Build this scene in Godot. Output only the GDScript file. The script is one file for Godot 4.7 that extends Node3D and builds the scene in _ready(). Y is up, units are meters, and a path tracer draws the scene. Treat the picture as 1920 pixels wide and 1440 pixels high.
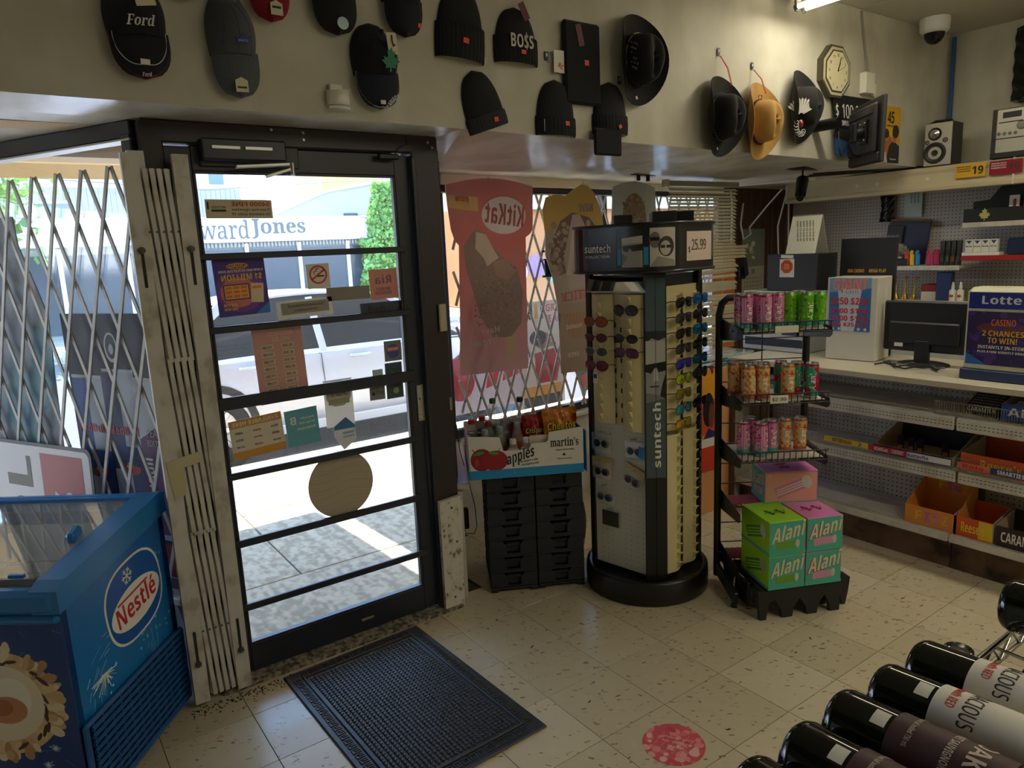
extends Node3D
# Corner convenience store: glazed entrance between two display windows, sunglasses carousel, can rack and a long shop counter.
# Axes: x runs along the street front, z points into the shop, y up. Floor tiles lie on a 0.3048 m grid.

const T := 0.3048
var mats := {}
var meshes := {}
var taken := {}
var texts := {}
var rng := RandomNumberGenerator.new()

# ---------------------------------------------------------------- mesh builder
class MB:
	var v := PackedVector3Array()
	var n := PackedVector3Array()
	var t := PackedVector2Array()
	func tri(a: Vector3, b: Vector3, c: Vector3, na: Vector3, nb: Vector3, nc: Vector3, ua := Vector2.ZERO, ub := Vector2.ZERO, uc := Vector2.ZERO) -> void:
		var g := (b - a).cross(c - a)
		if g.dot(na + nb + nc) > 0.0:
			v.append(a); v.append(c); v.append(b)
			n.append(na); n.append(nc); n.append(nb)
			t.append(ua); t.append(uc); t.append(ub)
		else:
			v.append(a); v.append(b); v.append(c)
			n.append(na); n.append(nb); n.append(nc)
			t.append(ua); t.append(ub); t.append(uc)
	func flat(a: Vector3, b: Vector3, c: Vector3, hint: Vector3) -> void:
		var g := (b - a).cross(c - a)
		if g.length_squared() < 1e-18:
			return
		g = g.normalized()
		if g.dot(hint) < 0.0:
			g = -g
		tri(a, b, c, g, g, g)
	func quad(a: Vector3, b: Vector3, c: Vector3, d: Vector3, hint: Vector3, ua := Vector2(0, 1), ub := Vector2(1, 1), uc := Vector2(1, 0), ud := Vector2(0, 0)) -> void:
		var g := (c - a).cross(d - b)
		if g.length_squared() < 1e-20:
			return
		g = g.normalized()
		if g.dot(hint) < 0.0:
			g = -g
		tri(a, b, c, g, g, g, ua, ub, uc)
		tri(a, c, d, g, g, g, ua, uc, ud)
	func box(c: Vector3, s: Vector3, bev := 0.0, b := Basis.IDENTITY) -> void:
		var h := s * 0.5
		bev = minf(bev, minf(h.x, minf(h.y, h.z)) * 0.9)
		var ax := [b.x, b.y, b.z]
		for i in 3:
			var j := (i + 1) % 3
			var k := (i + 2) % 3
			for q in [-1.0, 1.0]:
				var nn: Vector3 = ax[i] * q
				var o: Vector3 = c + nn * h[i]
				var u: Vector3 = ax[j] * (h[j] - bev)
				var w: Vector3 = ax[k] * (h[k] - bev)
				quad(o - u - w, o + u - w, o + u + w, o - u + w, nn)
			if bev > 0.0:
				for qj in [-1.0, 1.0]:
					for qk in [-1.0, 1.0]:
						var nj: Vector3 = ax[j] * qj
						var nk: Vector3 = ax[k] * qk
						var e: Vector3 = ax[i] * (h[i] - bev)
						var p1: Vector3 = c + nj * h[j] + nk * (h[k] - bev)
						var p2: Vector3 = c + nj * (h[j] - bev) + nk * h[k]
						quad(p1 - e, p1 + e, p2 + e, p2 - e, nj + nk)
		if bev > 0.0:
			for a in [-1.0, 1.0]:
				for e in [-1.0, 1.0]:
					for f in [-1.0, 1.0]:
						var X: Vector3 = ax[0] * a
						var Y: Vector3 = ax[1] * e
						var Z: Vector3 = ax[2] * f
						flat(c + X * h.x + Y * (h.y - bev) + Z * (h.z - bev), c + X * (h.x - bev) + Y * h.y + Z * (h.z - bev), c + X * (h.x - bev) + Y * (h.y - bev) + Z * h.z, X + Y + Z)
	# a board w x h x t with the picture on both big faces, front towards +z
	func sheet(w: float, h: float, th: float, o := Vector3.ZERO) -> void:
		var a := o + Vector3(-w / 2, -h / 2, th / 2)
		var b := o + Vector3(w / 2, -h / 2, th / 2)
		var c := o + Vector3(w / 2, h / 2, th / 2)
		var d := o + Vector3(-w / 2, h / 2, th / 2)
		var z := Vector3(0, 0, -th)
		quad(a, b, c, d, Vector3.BACK)
		quad(a + z, b + z, c + z, d + z, Vector3.FORWARD)
		var e := Vector2(0.5, 0.02)
		quad(a, b, b + z, a + z, Vector3.DOWN, e, e, e, e)
		quad(d, c, c + z, d + z, Vector3.UP, e, e, e, e)
		quad(a, d, d + z, a + z, Vector3.LEFT, e, e, e, e)
		quad(b, c, c + z, b + z, Vector3.RIGHT, e, e, e, e)
	static func frame_of(d: Vector3) -> Basis:
		d = d.normalized()
		var s := Vector3.UP if absf(d.y) < 0.9 else Vector3.RIGHT
		var x := s.cross(d).normalized()
		return Basis(x, d.cross(x), d)
	func cyl(p: Vector3, q: Vector3, r0: float, r1: float, seg := 12, caps := true) -> void:
		var f := frame_of(q - p)
		var sl := (r0 - r1) / maxf((q - p).length(), 1e-6)
		for i in seg:
			var a := TAU * i / seg
			var b := TAU * (i + 1) / seg
			var da := f.x * cos(a) + f.y * sin(a)
			var db := f.x * cos(b) + f.y * sin(b)
			var na := (da + f.z * sl).normalized()
			var nb := (db + f.z * sl).normalized()
			var u0 := float(i) / seg
			var u1 := float(i + 1) / seg
			tri(p + da * r0, p + db * r0, q + db * r1, na, nb, nb, Vector2(u0, 1), Vector2(u1, 1), Vector2(u1, 0))
			tri(p + da * r0, q + db * r1, q + da * r1, na, nb, na, Vector2(u0, 1), Vector2(u1, 0), Vector2(u0, 0))
			if caps:
				if r0 > 0.0:
					tri(p, p + da * r0, p + db * r0, -f.z, -f.z, -f.z)
				if r1 > 0.0:
					tri(q, q + da * r1, q + db * r1, f.z, f.z, f.z)
	func tube(pts: Array, r: float, seg := 6, caps := true) -> void:
		var m := pts.size()
		var fr: Array = []
		for i in m:
			var d: Vector3 = pts[mini(i + 1, m - 1)] - pts[maxi(i - 1, 0)]
			var f := frame_of(d)
			if i > 0:
				var px: Vector3 = fr[i - 1].x
				var x := (px - f.z * px.dot(f.z)).normalized()
				f = Basis(x, f.z.cross(x), f.z)
			fr.append(f)
		for i in m - 1:
			for k in seg:
				var a := TAU * k / seg
				var b := TAU * (k + 1) / seg
				var d00: Vector3 = fr[i].x * cos(a) + fr[i].y * sin(a)
				var d01: Vector3 = fr[i].x * cos(b) + fr[i].y * sin(b)
				var d10: Vector3 = fr[i + 1].x * cos(a) + fr[i + 1].y * sin(a)
				var d11: Vector3 = fr[i + 1].x * cos(b) + fr[i + 1].y * sin(b)
				tri(pts[i] + d00 * r, pts[i] + d01 * r, pts[i + 1] + d11 * r, d00, d01, d11)
				tri(pts[i] + d00 * r, pts[i + 1] + d11 * r, pts[i + 1] + d10 * r, d00, d11, d10)
		if caps:
			for e in [0, m - 1]:
				var z: Vector3 = fr[e].z * (-1.0 if e == 0 else 1.0)
				for k in seg:
					var a := TAU * k / seg
					var b := TAU * (k + 1) / seg
					tri(pts[e], pts[e] + (fr[e].x * cos(a) + fr[e].y * sin(a)) * r, pts[e] + (fr[e].x * cos(b) + fr[e].y * sin(b)) * r, z, z, z)
	# profile of Vector2(radius, height), turned about y; sharp corners where a point is given twice
	func lathe(pr: Array, seg := 20, xf := Transform3D.IDENTITY) -> void:
		var tot := 0.0
		var ln: Array = [0.0]
		for i in range(1, pr.size()):
			tot += (pr[i] - pr[i - 1]).length()
			ln.append(tot)
		var nr: Array = []
		for i in pr.size() - 1:
			var e: Vector2 = pr[i + 1] - pr[i]
			nr.append(Vector2(e.y, -e.x).normalized() if e.length() > 1e-7 else Vector2.ZERO)
		var pn: Array = []
		for i in pr.size():
			var s := Vector2.ZERO
			if i > 0: s += nr[i - 1]
			if i < pr.size() - 1: s += nr[i]
			pn.append(s.normalized() if s.length() > 1e-6 else Vector2(1, 0))
		for i in pr.size() - 1:
			if (pr[i + 1] - pr[i]).length() < 1e-7: continue
			var n0: Vector2 = pn[i]
			var n1: Vector2 = pn[i + 1]
			if i > 0 and nr[i - 1].length() > 0 and nr[i - 1].dot(nr[i]) < 0.5: n0 = nr[i]
			if i < pr.size() - 2 and nr[i + 1].length() > 0 and nr[i + 1].dot(nr[i]) < 0.5: n1 = nr[i]
			for k in seg:
				var a := TAU * k / seg
				var b := TAU * (k + 1) / seg
				var ca := Vector3(cos(a), 0, sin(a))
				var cb := Vector3(cos(b), 0, sin(b))
				var P := [ca * pr[i].x + Vector3.UP * pr[i].y, cb * pr[i].x + Vector3.UP * pr[i].y, cb * pr[i + 1].x + Vector3.UP * pr[i + 1].y, ca * pr[i + 1].x + Vector3.UP * pr[i + 1].y]
				var N := [ca * n0.x + Vector3.UP * n0.y, cb * n0.x + Vector3.UP * n0.y, cb * n1.x + Vector3.UP * n1.y, ca * n1.x + Vector3.UP * n1.y]
				for q in 4:
					P[q] = xf * P[q]
					N[q] = (xf.basis * N[q]).normalized()
				var u0 := 1.0 - float(k) / seg
				var u1 := 1.0 - float(k + 1) / seg
				var w0: float = 1.0 - ln[i] / tot
				var w1: float = 1.0 - ln[i + 1] / tot
				if pr[i].x > 1e-6: tri(P[0], P[1], P[2], N[0], N[1], N[2], Vector2(u0, w0), Vector2(u1, w0), Vector2(u1, w1))
				if pr[i + 1].x > 1e-6: tri(P[0], P[2], P[3], N[0], N[2], N[3], Vector2(u0, w0), Vector2(u1, w1), Vector2(u0, w1))
	# flat outline (x right, y up) given a thickness along z, picture over the outline's box
	func extr(poly: Array, z0: float, z1: float, xf := Transform3D.IDENTITY, bev := 0.0) -> void:
		var pp := PackedVector2Array(poly)
		var ids := Geometry2D.triangulate_polygon(pp)
		var mn := pp[0]
		var mx := pp[0]
		for p in pp:
			mn = mn.min(p)
			mx = mx.max(p)
		var sz := mx - mn
		var front := pp
		if bev > 0.0:
			var off := Geometry2D.offset_polygon(pp, -bev)
			if off.size() == 1 and off[0].size() == pp.size():
				pass
		var nf := xf.basis.z.normalized()
		for i in range(0, ids.size(), 3):
			var A := front[ids[i]]
			var B := front[ids[i + 1]]
			var C := front[ids[i + 2]]
			var ua := Vector2((A.x - mn.x) / sz.x, (mx.y - A.y) / sz.y)
			var ub := Vector2((B.x - mn.x) / sz.x, (mx.y - B.y) / sz.y)
			var uc := Vector2((C.x - mn.x) / sz.x, (mx.y - C.y) / sz.y)
			tri(xf * Vector3(A.x, A.y, z1), xf * Vector3(B.x, B.y, z1), xf * Vector3(C.x, C.y, z1), nf, nf, nf, ua, ub, uc)
			tri(xf * Vector3(A.x, A.y, z0), xf * Vector3(B.x, B.y, z0), xf * Vector3(C.x, C.y, z0), -nf, -nf, -nf, ua, ub, uc)
		var area := 0.0
		for i in pp.size():
			area += pp[i].cross(pp[(i + 1) % pp.size()])
		for i in pp.size():
			var A := pp[i]
			var B := pp[(i + 1) % pp.size()]
			var d := (B - A).normalized()
			var o := Vector2(d.y, -d.x) * signf(area)
			var u := Vector2((A.x - mn.x) / sz.x, (mx.y - A.y) / sz.y)
			quad(xf * Vector3(A.x, A.y, z0), xf * Vector3(B.x, B.y, z0), xf * Vector3(B.x, B.y, z1), xf * Vector3(A.x, A.y, z1), xf.basis * Vector3(o.x, o.y, 0), u, u, u, u)
	# smooth sheet through f(u, v); th gives it a thickness along its normal
	func surf(f: Callable, nu: int, nv: int, th := 0.0) -> void:
		var P: Array = []
		var N: Array = []
		for j in nv + 1:
			for i in nu + 1:
				P.append(f.call(float(i) / nu, float(j) / nv))
		for j in nv + 1:
			for i in nu + 1:
				var du: Vector3 = P[j * (nu + 1) + mini(i + 1, nu)] - P[j * (nu + 1) + maxi(i - 1, 0)]
				var dv: Vector3 = P[mini(j + 1, nv) * (nu + 1) + i] - P[maxi(j - 1, 0) * (nu + 1) + i]
				var g := du.cross(dv)
				N.append(g.normalized() if g.length() > 1e-12 else Vector3.UP)
		for side in ([0] if th == 0.0 else [0, 1]):
			var s := 1.0 if side == 0 else -1.0
			for j in nv:
				for i in nu:
					var a := j * (nu + 1) + i
					var b := a + 1
					var c := a + nu + 2
					var d := a + nu + 1
					var U := Vector2(float(i) / nu, float(j) / nv)
					var du := Vector2(1.0 / nu, 0)
					var dv := Vector2(0, 1.0 / nv)
					var o := -th if side == 1 else 0.0
					tri(P[a] + N[a] * o, P[b] + N[b] * o, P[c] + N[c] * o, N[a] * s, N[b] * s, N[c] * s, U, U + du, U + du + dv)
					tri(P[a] + N[a] * o, P[c] + N[c] * o, P[d] + N[d] * o, N[a] * s, N[c] * s, N[d] * s, U, U + du + dv, U + dv)
		if th != 0.0:
			var ring: Array = []
			for i in nu: ring.append(i)
			for j in nv: ring.append(j * (nu + 1) + nu)
			for i in nu: ring.append(nv * (nu + 1) + nu - i)
			for j in nv: ring.append((nv - j) * (nu + 1))
			var mid := Vector3.ZERO
			for p in P: mid += p
			mid /= P.size()
			for k in ring.size():
				var a: int = ring[k]
				var b: int = ring[(k + 1) % ring.size()]
				quad(P[a], P[b], P[b] - N[b] * th, P[a] - N[a] * th, (P[a] + P[b]) * 0.5 - mid)
	func mesh() -> ArrayMesh:
		var m := ArrayMesh.new()
		if v.is_empty(): return m
		var ar := []
		ar.resize(Mesh.ARRAY_MAX)
		ar[Mesh.ARRAY_VERTEX] = v
		ar[Mesh.ARRAY_NORMAL] = n
		ar[Mesh.ARRAY_TEX_UV] = t
		m.add_surface_from_arrays(Mesh.PRIMITIVE_TRIANGLES, ar)
		return m

# ---------------------------------------------------------------- flat print painter
class Pt:
	var im: Image
	var w: int
	var h: int
	func _init(W: int, H: int, c: Color) -> void:
		w = W; h = H
		im = Image.create(W, H, false, Image.FORMAT_RGB8)
		im.fill(c)
	func rect(x: float, y: float, a: float, b: float, c: Color) -> void:
		im.fill_rect(Rect2i(int(round(x)), int(round(y)), maxi(1, int(round(a))), maxi(1, int(round(b)))), c)
	func ell(cx: float, cy: float, rx: float, ry: float, c: Color, rot := 0.0) -> void:
		if rot != 0.0:
			var pp: Array = []
			for i in 28:
				var a := TAU * i / 28
				pp.append(Vector2(cx, cy) + Vector2(cos(a) * rx, sin(a) * ry).rotated(rot))
			poly(pp, c)
			return
		for y in range(int(cy - ry), int(cy + ry) + 1):
			var q := (y - cy) / ry
			if absf(q) > 1.0: continue
			var e := rx * sqrt(1.0 - q * q)
			rect(cx - e, y, 2 * e, 1, c)
	func poly(p: Array, c: Color) -> void:
		var y0 := 1e9
		var y1 := -1e9
		for q in p:
			y0 = minf(y0, q.y); y1 = maxf(y1, q.y)
		for y in range(maxi(0, int(y0)), mini(h - 1, int(y1)) + 1):
			var xs: Array = []
			var yy := y + 0.5
			for i in p.size():
				var a: Vector2 = p[i]
				var b: Vector2 = p[(i + 1) % p.size()]
				if (a.y <= yy) != (b.y <= yy):
					xs.append(a.x + (yy - a.y) / (b.y - a.y) * (b.x - a.x))
			xs.sort()
			for i in range(0, xs.size() - 1, 2):
				rect(xs[i], y, xs[i + 1] - xs[i], 1, c)
	func line(a: Vector2, b: Vector2, k: float, c: Color) -> void:
		var d := (b - a).normalized().orthogonal() * k * 0.5
		poly([a + d, b + d, b - d, a - d], c)
	func specks(num: int, cols: Array, s0: float, s1: float, seed_: int, area := Rect2(0, 0, 1, 1)) -> void:
		var r := RandomNumberGenerator.new()
		r.seed = seed_
		for i in num:
			var c: Color = cols[r.randi() % cols.size()]
			var s := r.randf_range(s0, s1)
			ell((area.position.x + r.randf() * area.size.x) * w, (area.position.y + r.randf() * area.size.y) * h, s, s * r.randf_range(0.5, 1.0), c, r.randf() * 3.0)
	func tex() -> ImageTexture:
		im.generate_mipmaps()
		return ImageTexture.create_from_image(im)

# ---------------------------------------------------------------- scene helpers
func rgb(r: float, g: float, b: float) -> Color:
	return Color(r / 255.0, g / 255.0, b / 255.0)

func mat(key: String, c: Color, rough := 0.6, metal := 0.0, spec := 0.5) -> StandardMaterial3D:
	if mats.has(key): return mats[key]
	var m := StandardMaterial3D.new()
	m.albedo_color = c
	m.roughness = rough
	m.metallic = metal
	m.metallic_specular = spec
	m.cull_mode = BaseMaterial3D.CULL_DISABLED
	mats[key] = m
	return m

func glass(key: String, c: Color, alpha: float, rough := 0.02) -> StandardMaterial3D:
	if mats.has(key): return mats[key]
	var m := mat(key, Color(c.r, c.g, c.b, alpha), rough)
	m.transparency = BaseMaterial3D.TRANSPARENCY_ALPHA
	return m

func printed(key: String, p: Pt, rough := 0.45, back := 0.0) -> StandardMaterial3D:
	var m := mat(key, Color.WHITE, rough)
	m.albedo_texture = p.tex()
	if back > 0.0:
		m.backlight_enabled = true
		m.backlight = Color(back, back, back)
	return m

func noise_tex(seed_: int, freq: float, cols: Array, offs: Array, size := 256, oct := 4, stretch := 1.0) -> ImageTexture:
	var f := FastNoiseLite.new()
	f.seed = seed_
	f.frequency = freq
	f.fractal_octaves = oct
	var g := Gradient.new()
	g.offsets = PackedFloat32Array(offs)
	g.colors = PackedColorArray(cols)
	var im := Image.create(size, size, false, Image.FORMAT_RGB8)
	for y in size:
		for x in size:
			var a := TAU * x / size
			var b := TAU * y / size
			var q := size / TAU
			var val := f.get_noise_3d(cos(a) * q, sin(a) * q, sin(b) * q * stretch) * 0.5 + f.get_noise_3d(sin(a) * q + 900.0, cos(b) * q * stretch, cos(a) * q) * 0.5
			im.set_pixel(x, y, g.sample(clampf(val + 0.5, 0, 1)))
	im.generate_mipmaps()
	return ImageTexture.create_from_image(im)

func tri_tex(m: StandardMaterial3D, tex: Texture2D, per_metre: Vector3, world := true) -> StandardMaterial3D:
	m.albedo_texture = tex
	m.uv1_triplanar = true
	m.uv1_world_triplanar = world
	m.uv1_scale = per_metre
	return m

func numbered(s: String) -> String:
	taken[s] = taken.get(s, -1) + 1
	return s if taken[s] == 0 else "%s_%03d" % [s, taken[s]]

func tag(o: Node, label: String, cat: String, group := "") -> Node:
	o.set_meta("label", label)
	o.set_meta("category", cat)
	if group: o.set_meta("group", group)
	return o

func thing(called: String, label: String, cat: String, at := Vector3.ZERO, turn := 0.0, group := "") -> Node3D:
	var o := Node3D.new()
	o.name = numbered(called)
	add_child(o)
	o.position = at
	o.rotation.y = turn
	tag(o, label, cat, group)
	return o

func setting(called: String, mesh: Mesh, m: Material, at := Vector3.ZERO) -> MeshInstance3D:
	var o := MeshInstance3D.new()
	o.name = called
	o.mesh = mesh
	o.material_override = m
	o.position = at
	add_child(o)
	o.set_meta("kind", "structure")
	return o

func setting_node(called: String, at := Vector3.ZERO) -> Node3D:
	var o := Node3D.new()
	o.name = called
	o.position = at
	add_child(o)
	o.set_meta("kind", "structure")
	return o

func part(called: String, mesh: Mesh, m: Material, parent: Node, xf := Transform3D.IDENTITY, label := "") -> MeshInstance3D:
	var o := MeshInstance3D.new()
	o.name = called
	o.mesh = mesh
	o.material_override = m
	o.transform = xf
	parent.add_child(o, true)
	if label: o.set_meta("label", label)
	return o

func single(called: String, mesh: Mesh, m: Material, label: String, cat: String, xf := Transform3D.IDENTITY, group := "") -> MeshInstance3D:
	var o := MeshInstance3D.new()
	o.name = numbered(called)
	o.mesh = mesh
	o.material_override = m
	o.transform = xf
	add_child(o)
	tag(o, label, cat, group)
	return o

func copy(o: Node3D, called: String, xf: Transform3D, label := "", group := "") -> Node3D:
	var c: Node3D = o.duplicate()
	c.name = numbered(called)
	add_child(c)
	c.transform = xf
	if label: c.set_meta("label", label)
	if group: c.set_meta("group", group)
	return c

func bx(s: Vector3, bev := 0.0) -> ArrayMesh:
	var key := "bx%s/%s" % [s, bev]
	if not meshes.has(key):
		var b := MB.new()
		b.box(Vector3.ZERO, s, bev)
		meshes[key] = b.mesh()
	return meshes[key]

func sheet_mesh(w: float, h: float, th := 0.0012) -> ArrayMesh:
	var key := "sh%.4f/%.4f/%.4f" % [w, h, th]
	if not meshes.has(key):
		var b := MB.new()
		b.sheet(w, h, th)
		meshes[key] = b.mesh()
	return meshes[key]

func at(p: Vector3, yaw := 0.0, pitch := 0.0, roll := 0.0) -> Transform3D:
	return Transform3D(Basis.from_euler(Vector3(pitch, yaw, roll)), p)

func seg_box(a: Vector3, b: Vector3, w: float, h: float, bev := 0.0, up := Vector3.UP) -> MB:
	var m := MB.new()
	var d := (b - a).normalized()
	var s := up.cross(d)
	if s.length() < 1e-4: s = Vector3.RIGHT
	s = s.normalized()
	m.box((a + b) * 0.5, Vector3(w, h, (b - a).length()), bev, Basis(s, d.cross(s), d))
	return m

func text_arrays(s: String, face: String, weight: int, slant: bool) -> Array:
	var key := s + "|" + face + str(weight) + str(slant)
	if not texts.has(key):
		var f := SystemFont.new()
		f.font_names = PackedStringArray([face])
		f.font_weight = weight
		f.font_italic = slant
		var tm := TextMesh.new()
		tm.font = f
		tm.font_size = 48
		tm.pixel_size = 0.01
		tm.depth = 0.02
		tm.curve_step = 3.0
		tm.text = s
		var ar := tm.get_mesh_arrays()
		var pv: PackedVector3Array = ar[Mesh.ARRAY_VERTEX]
		var mn := Vector3(1e9, 1e9, 1e9)
		var mx := -mn
		for p in pv:
			mn = mn.min(p)
			mx = mx.max(p)
		texts[key] = [ar, mn, mx]
	return texts[key]

# lettering laid on a surface: centre at xf.origin, x right, y up, z out of the surface.
# o: face, bold, slant, skew, mirror, bend (radius of a round surface, axis along y), bendx (axis along x), name, depth
func letter(parent: Node, s: String, w: float, h: float, m: Material, xf: Transform3D, o := {}) -> MeshInstance3D:
	var mk := "%s|%.4f|%.4f|%s" % [s, w, h, o]
	if not meshes.has(mk):
		var ta := text_arrays(s, o.get("face", "Droid Sans"), 700 if o.get("bold", true) else 400, o.get("slant", false))
		var ar: Array = ta[0]
		var mn: Vector3 = ta[1]
		var mx: Vector3 = ta[2]
		var sz := mx - mn
		if sz.x < 1e-6 or sz.y < 1e-6:
			return null
		var sx := w / sz.x
		var sy := h / sz.y
		if h <= 0.0: sy = sx
		if w <= 0.0: sx = sy
		var mid := (mn + mx) * 0.5
		var pv: PackedVector3Array = ar[Mesh.ARRAY_VERTEX]
		var ix: PackedInt32Array = ar[Mesh.ARRAY_INDEX]
		var dep: float = o.get("depth", 0.0006)
		var q := PackedVector3Array()
		var mir := -1.0 if o.get("mirror", false) else 1.0
		var sk: float = o.get("skew", 0.0)
		var arc: float = o.get("arc", 0.0)
		for p in pv:
			var a := (p.x - mid.x) * sx
			var b := (p.y - mid.y) * sy
			var z := dep if p.z > mid.z else 0.0
			a += b * sk
			a *= mir
			if arc != 0.0:
				var th := a / arc
				var rr := arc - b
				a = sin(th) * rr
				b = arc - cos(th) * rr
			if o.has("bend"):
				var R: float = o.bend
				q.append(Vector3(sin(a / R) * (R + z), b, cos(a / R) * (R + z)))
			elif o.has("bendx"):
				var R: float = o.bendx
				q.append(Vector3(a, sin(b / R) * (R + z), cos(b / R) * (R + z)))
			else:
				q.append(Vector3(a, b, z))
		var mb := MB.new()
		for i in range(0, ix.size(), 3):
			var A := q[ix[i]]
			var B := q[ix[i + 1]]
			var C := q[ix[i + 2]]
			var g := (C - A).cross(B - A) * mir
			if g.length_squared() > 1e-22:
				g = g.normalized()
				mb.tri(A, B, C, g, g, g)
		meshes[mk] = mb.mesh()
	return part(o.get("name", "lettering"), meshes[mk], m, parent, xf)

func dict_rows(parent: Node, rows: Array, m: Material, xf: Transform3D, o := {}) -> void:
	# rows of [text, x, y, w, h] in the surface's own plane
	for r in rows:
		letter(parent, r[0], r[3], r[4], m, xf * Transform3D(Basis.IDENTITY, Vector3(r[1], r[2], 0)), o)

func V(x: float, y: float, z: float) -> Vector3:
	return Vector3(x, y, z)

func P2(x: float, y: float) -> Vector2:
	return Vector2(x, y)
# ---------------------------------------------------------------- light and camera
func _ready() -> void:
	rng.seed = 7
	var cam = Camera3D.new()
	cam.name = "camera"
	cam.fov = 56.34
	cam.near = 0.05
	cam.far = 300.0
	cam.transform = Transform3D(Basis(V(0.8119, -0.04412, 0.58213), V(0.14225, 0.98204, -0.12396), V(-0.5662, 0.18346, 0.80359)).orthonormalized(), V(-1.4673, 1.6565, 2.5522))
	add_child(cam)
	cam.current = true
	var sky_m = ProceduralSkyMaterial.new()
	sky_m.sky_top_color = rgb(128, 172, 226)
	sky_m.sky_horizon_color = rgb(222, 234, 246)
	sky_m.ground_bottom_color = rgb(120, 116, 110)
	sky_m.ground_horizon_color = rgb(200, 205, 210)
	sky_m.sky_energy_multiplier = 2.0
	var sky = Sky.new()
	sky.sky_material = sky_m
	var env = Environment.new()
	env.background_mode = Environment.BG_SKY
	env.sky = sky
	env.ambient_light_source = Environment.AMBIENT_SOURCE_SKY
	env.tonemap_mode = Environment.TONE_MAPPER_LINEAR
	env.tonemap_exposure = 2.0
	env.sdfgi_enabled = true
	env.ssao_enabled = true
	env.ssil_enabled = true
	var we = WorldEnvironment.new()
	we.name = "world"
	we.environment = env
	add_child(we)
	var sun = DirectionalLight3D.new()
	sun.name = "sun"
	add_child(sun)
	sun.look_at_from_position(Vector3.ZERO, V(0.2, -1.0, 0.58), Vector3.BACK)
	sun.light_energy = 3.0
	sun.light_color = rgb(255, 244, 226)
	sun.light_angular_distance = 0.53
	sun.shadow_enabled = true
	shell()
	ceiling_lights()
	doorway()
	gates()
	street()
	freezer_corner()
	door_stickers()
	floor_things()
	header_things()
	window_signs()
	crate_corner()
	sunglass_tower()
	can_rack()
	counter()
	back_wall()
	valance_top()
	wine_rack()
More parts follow.
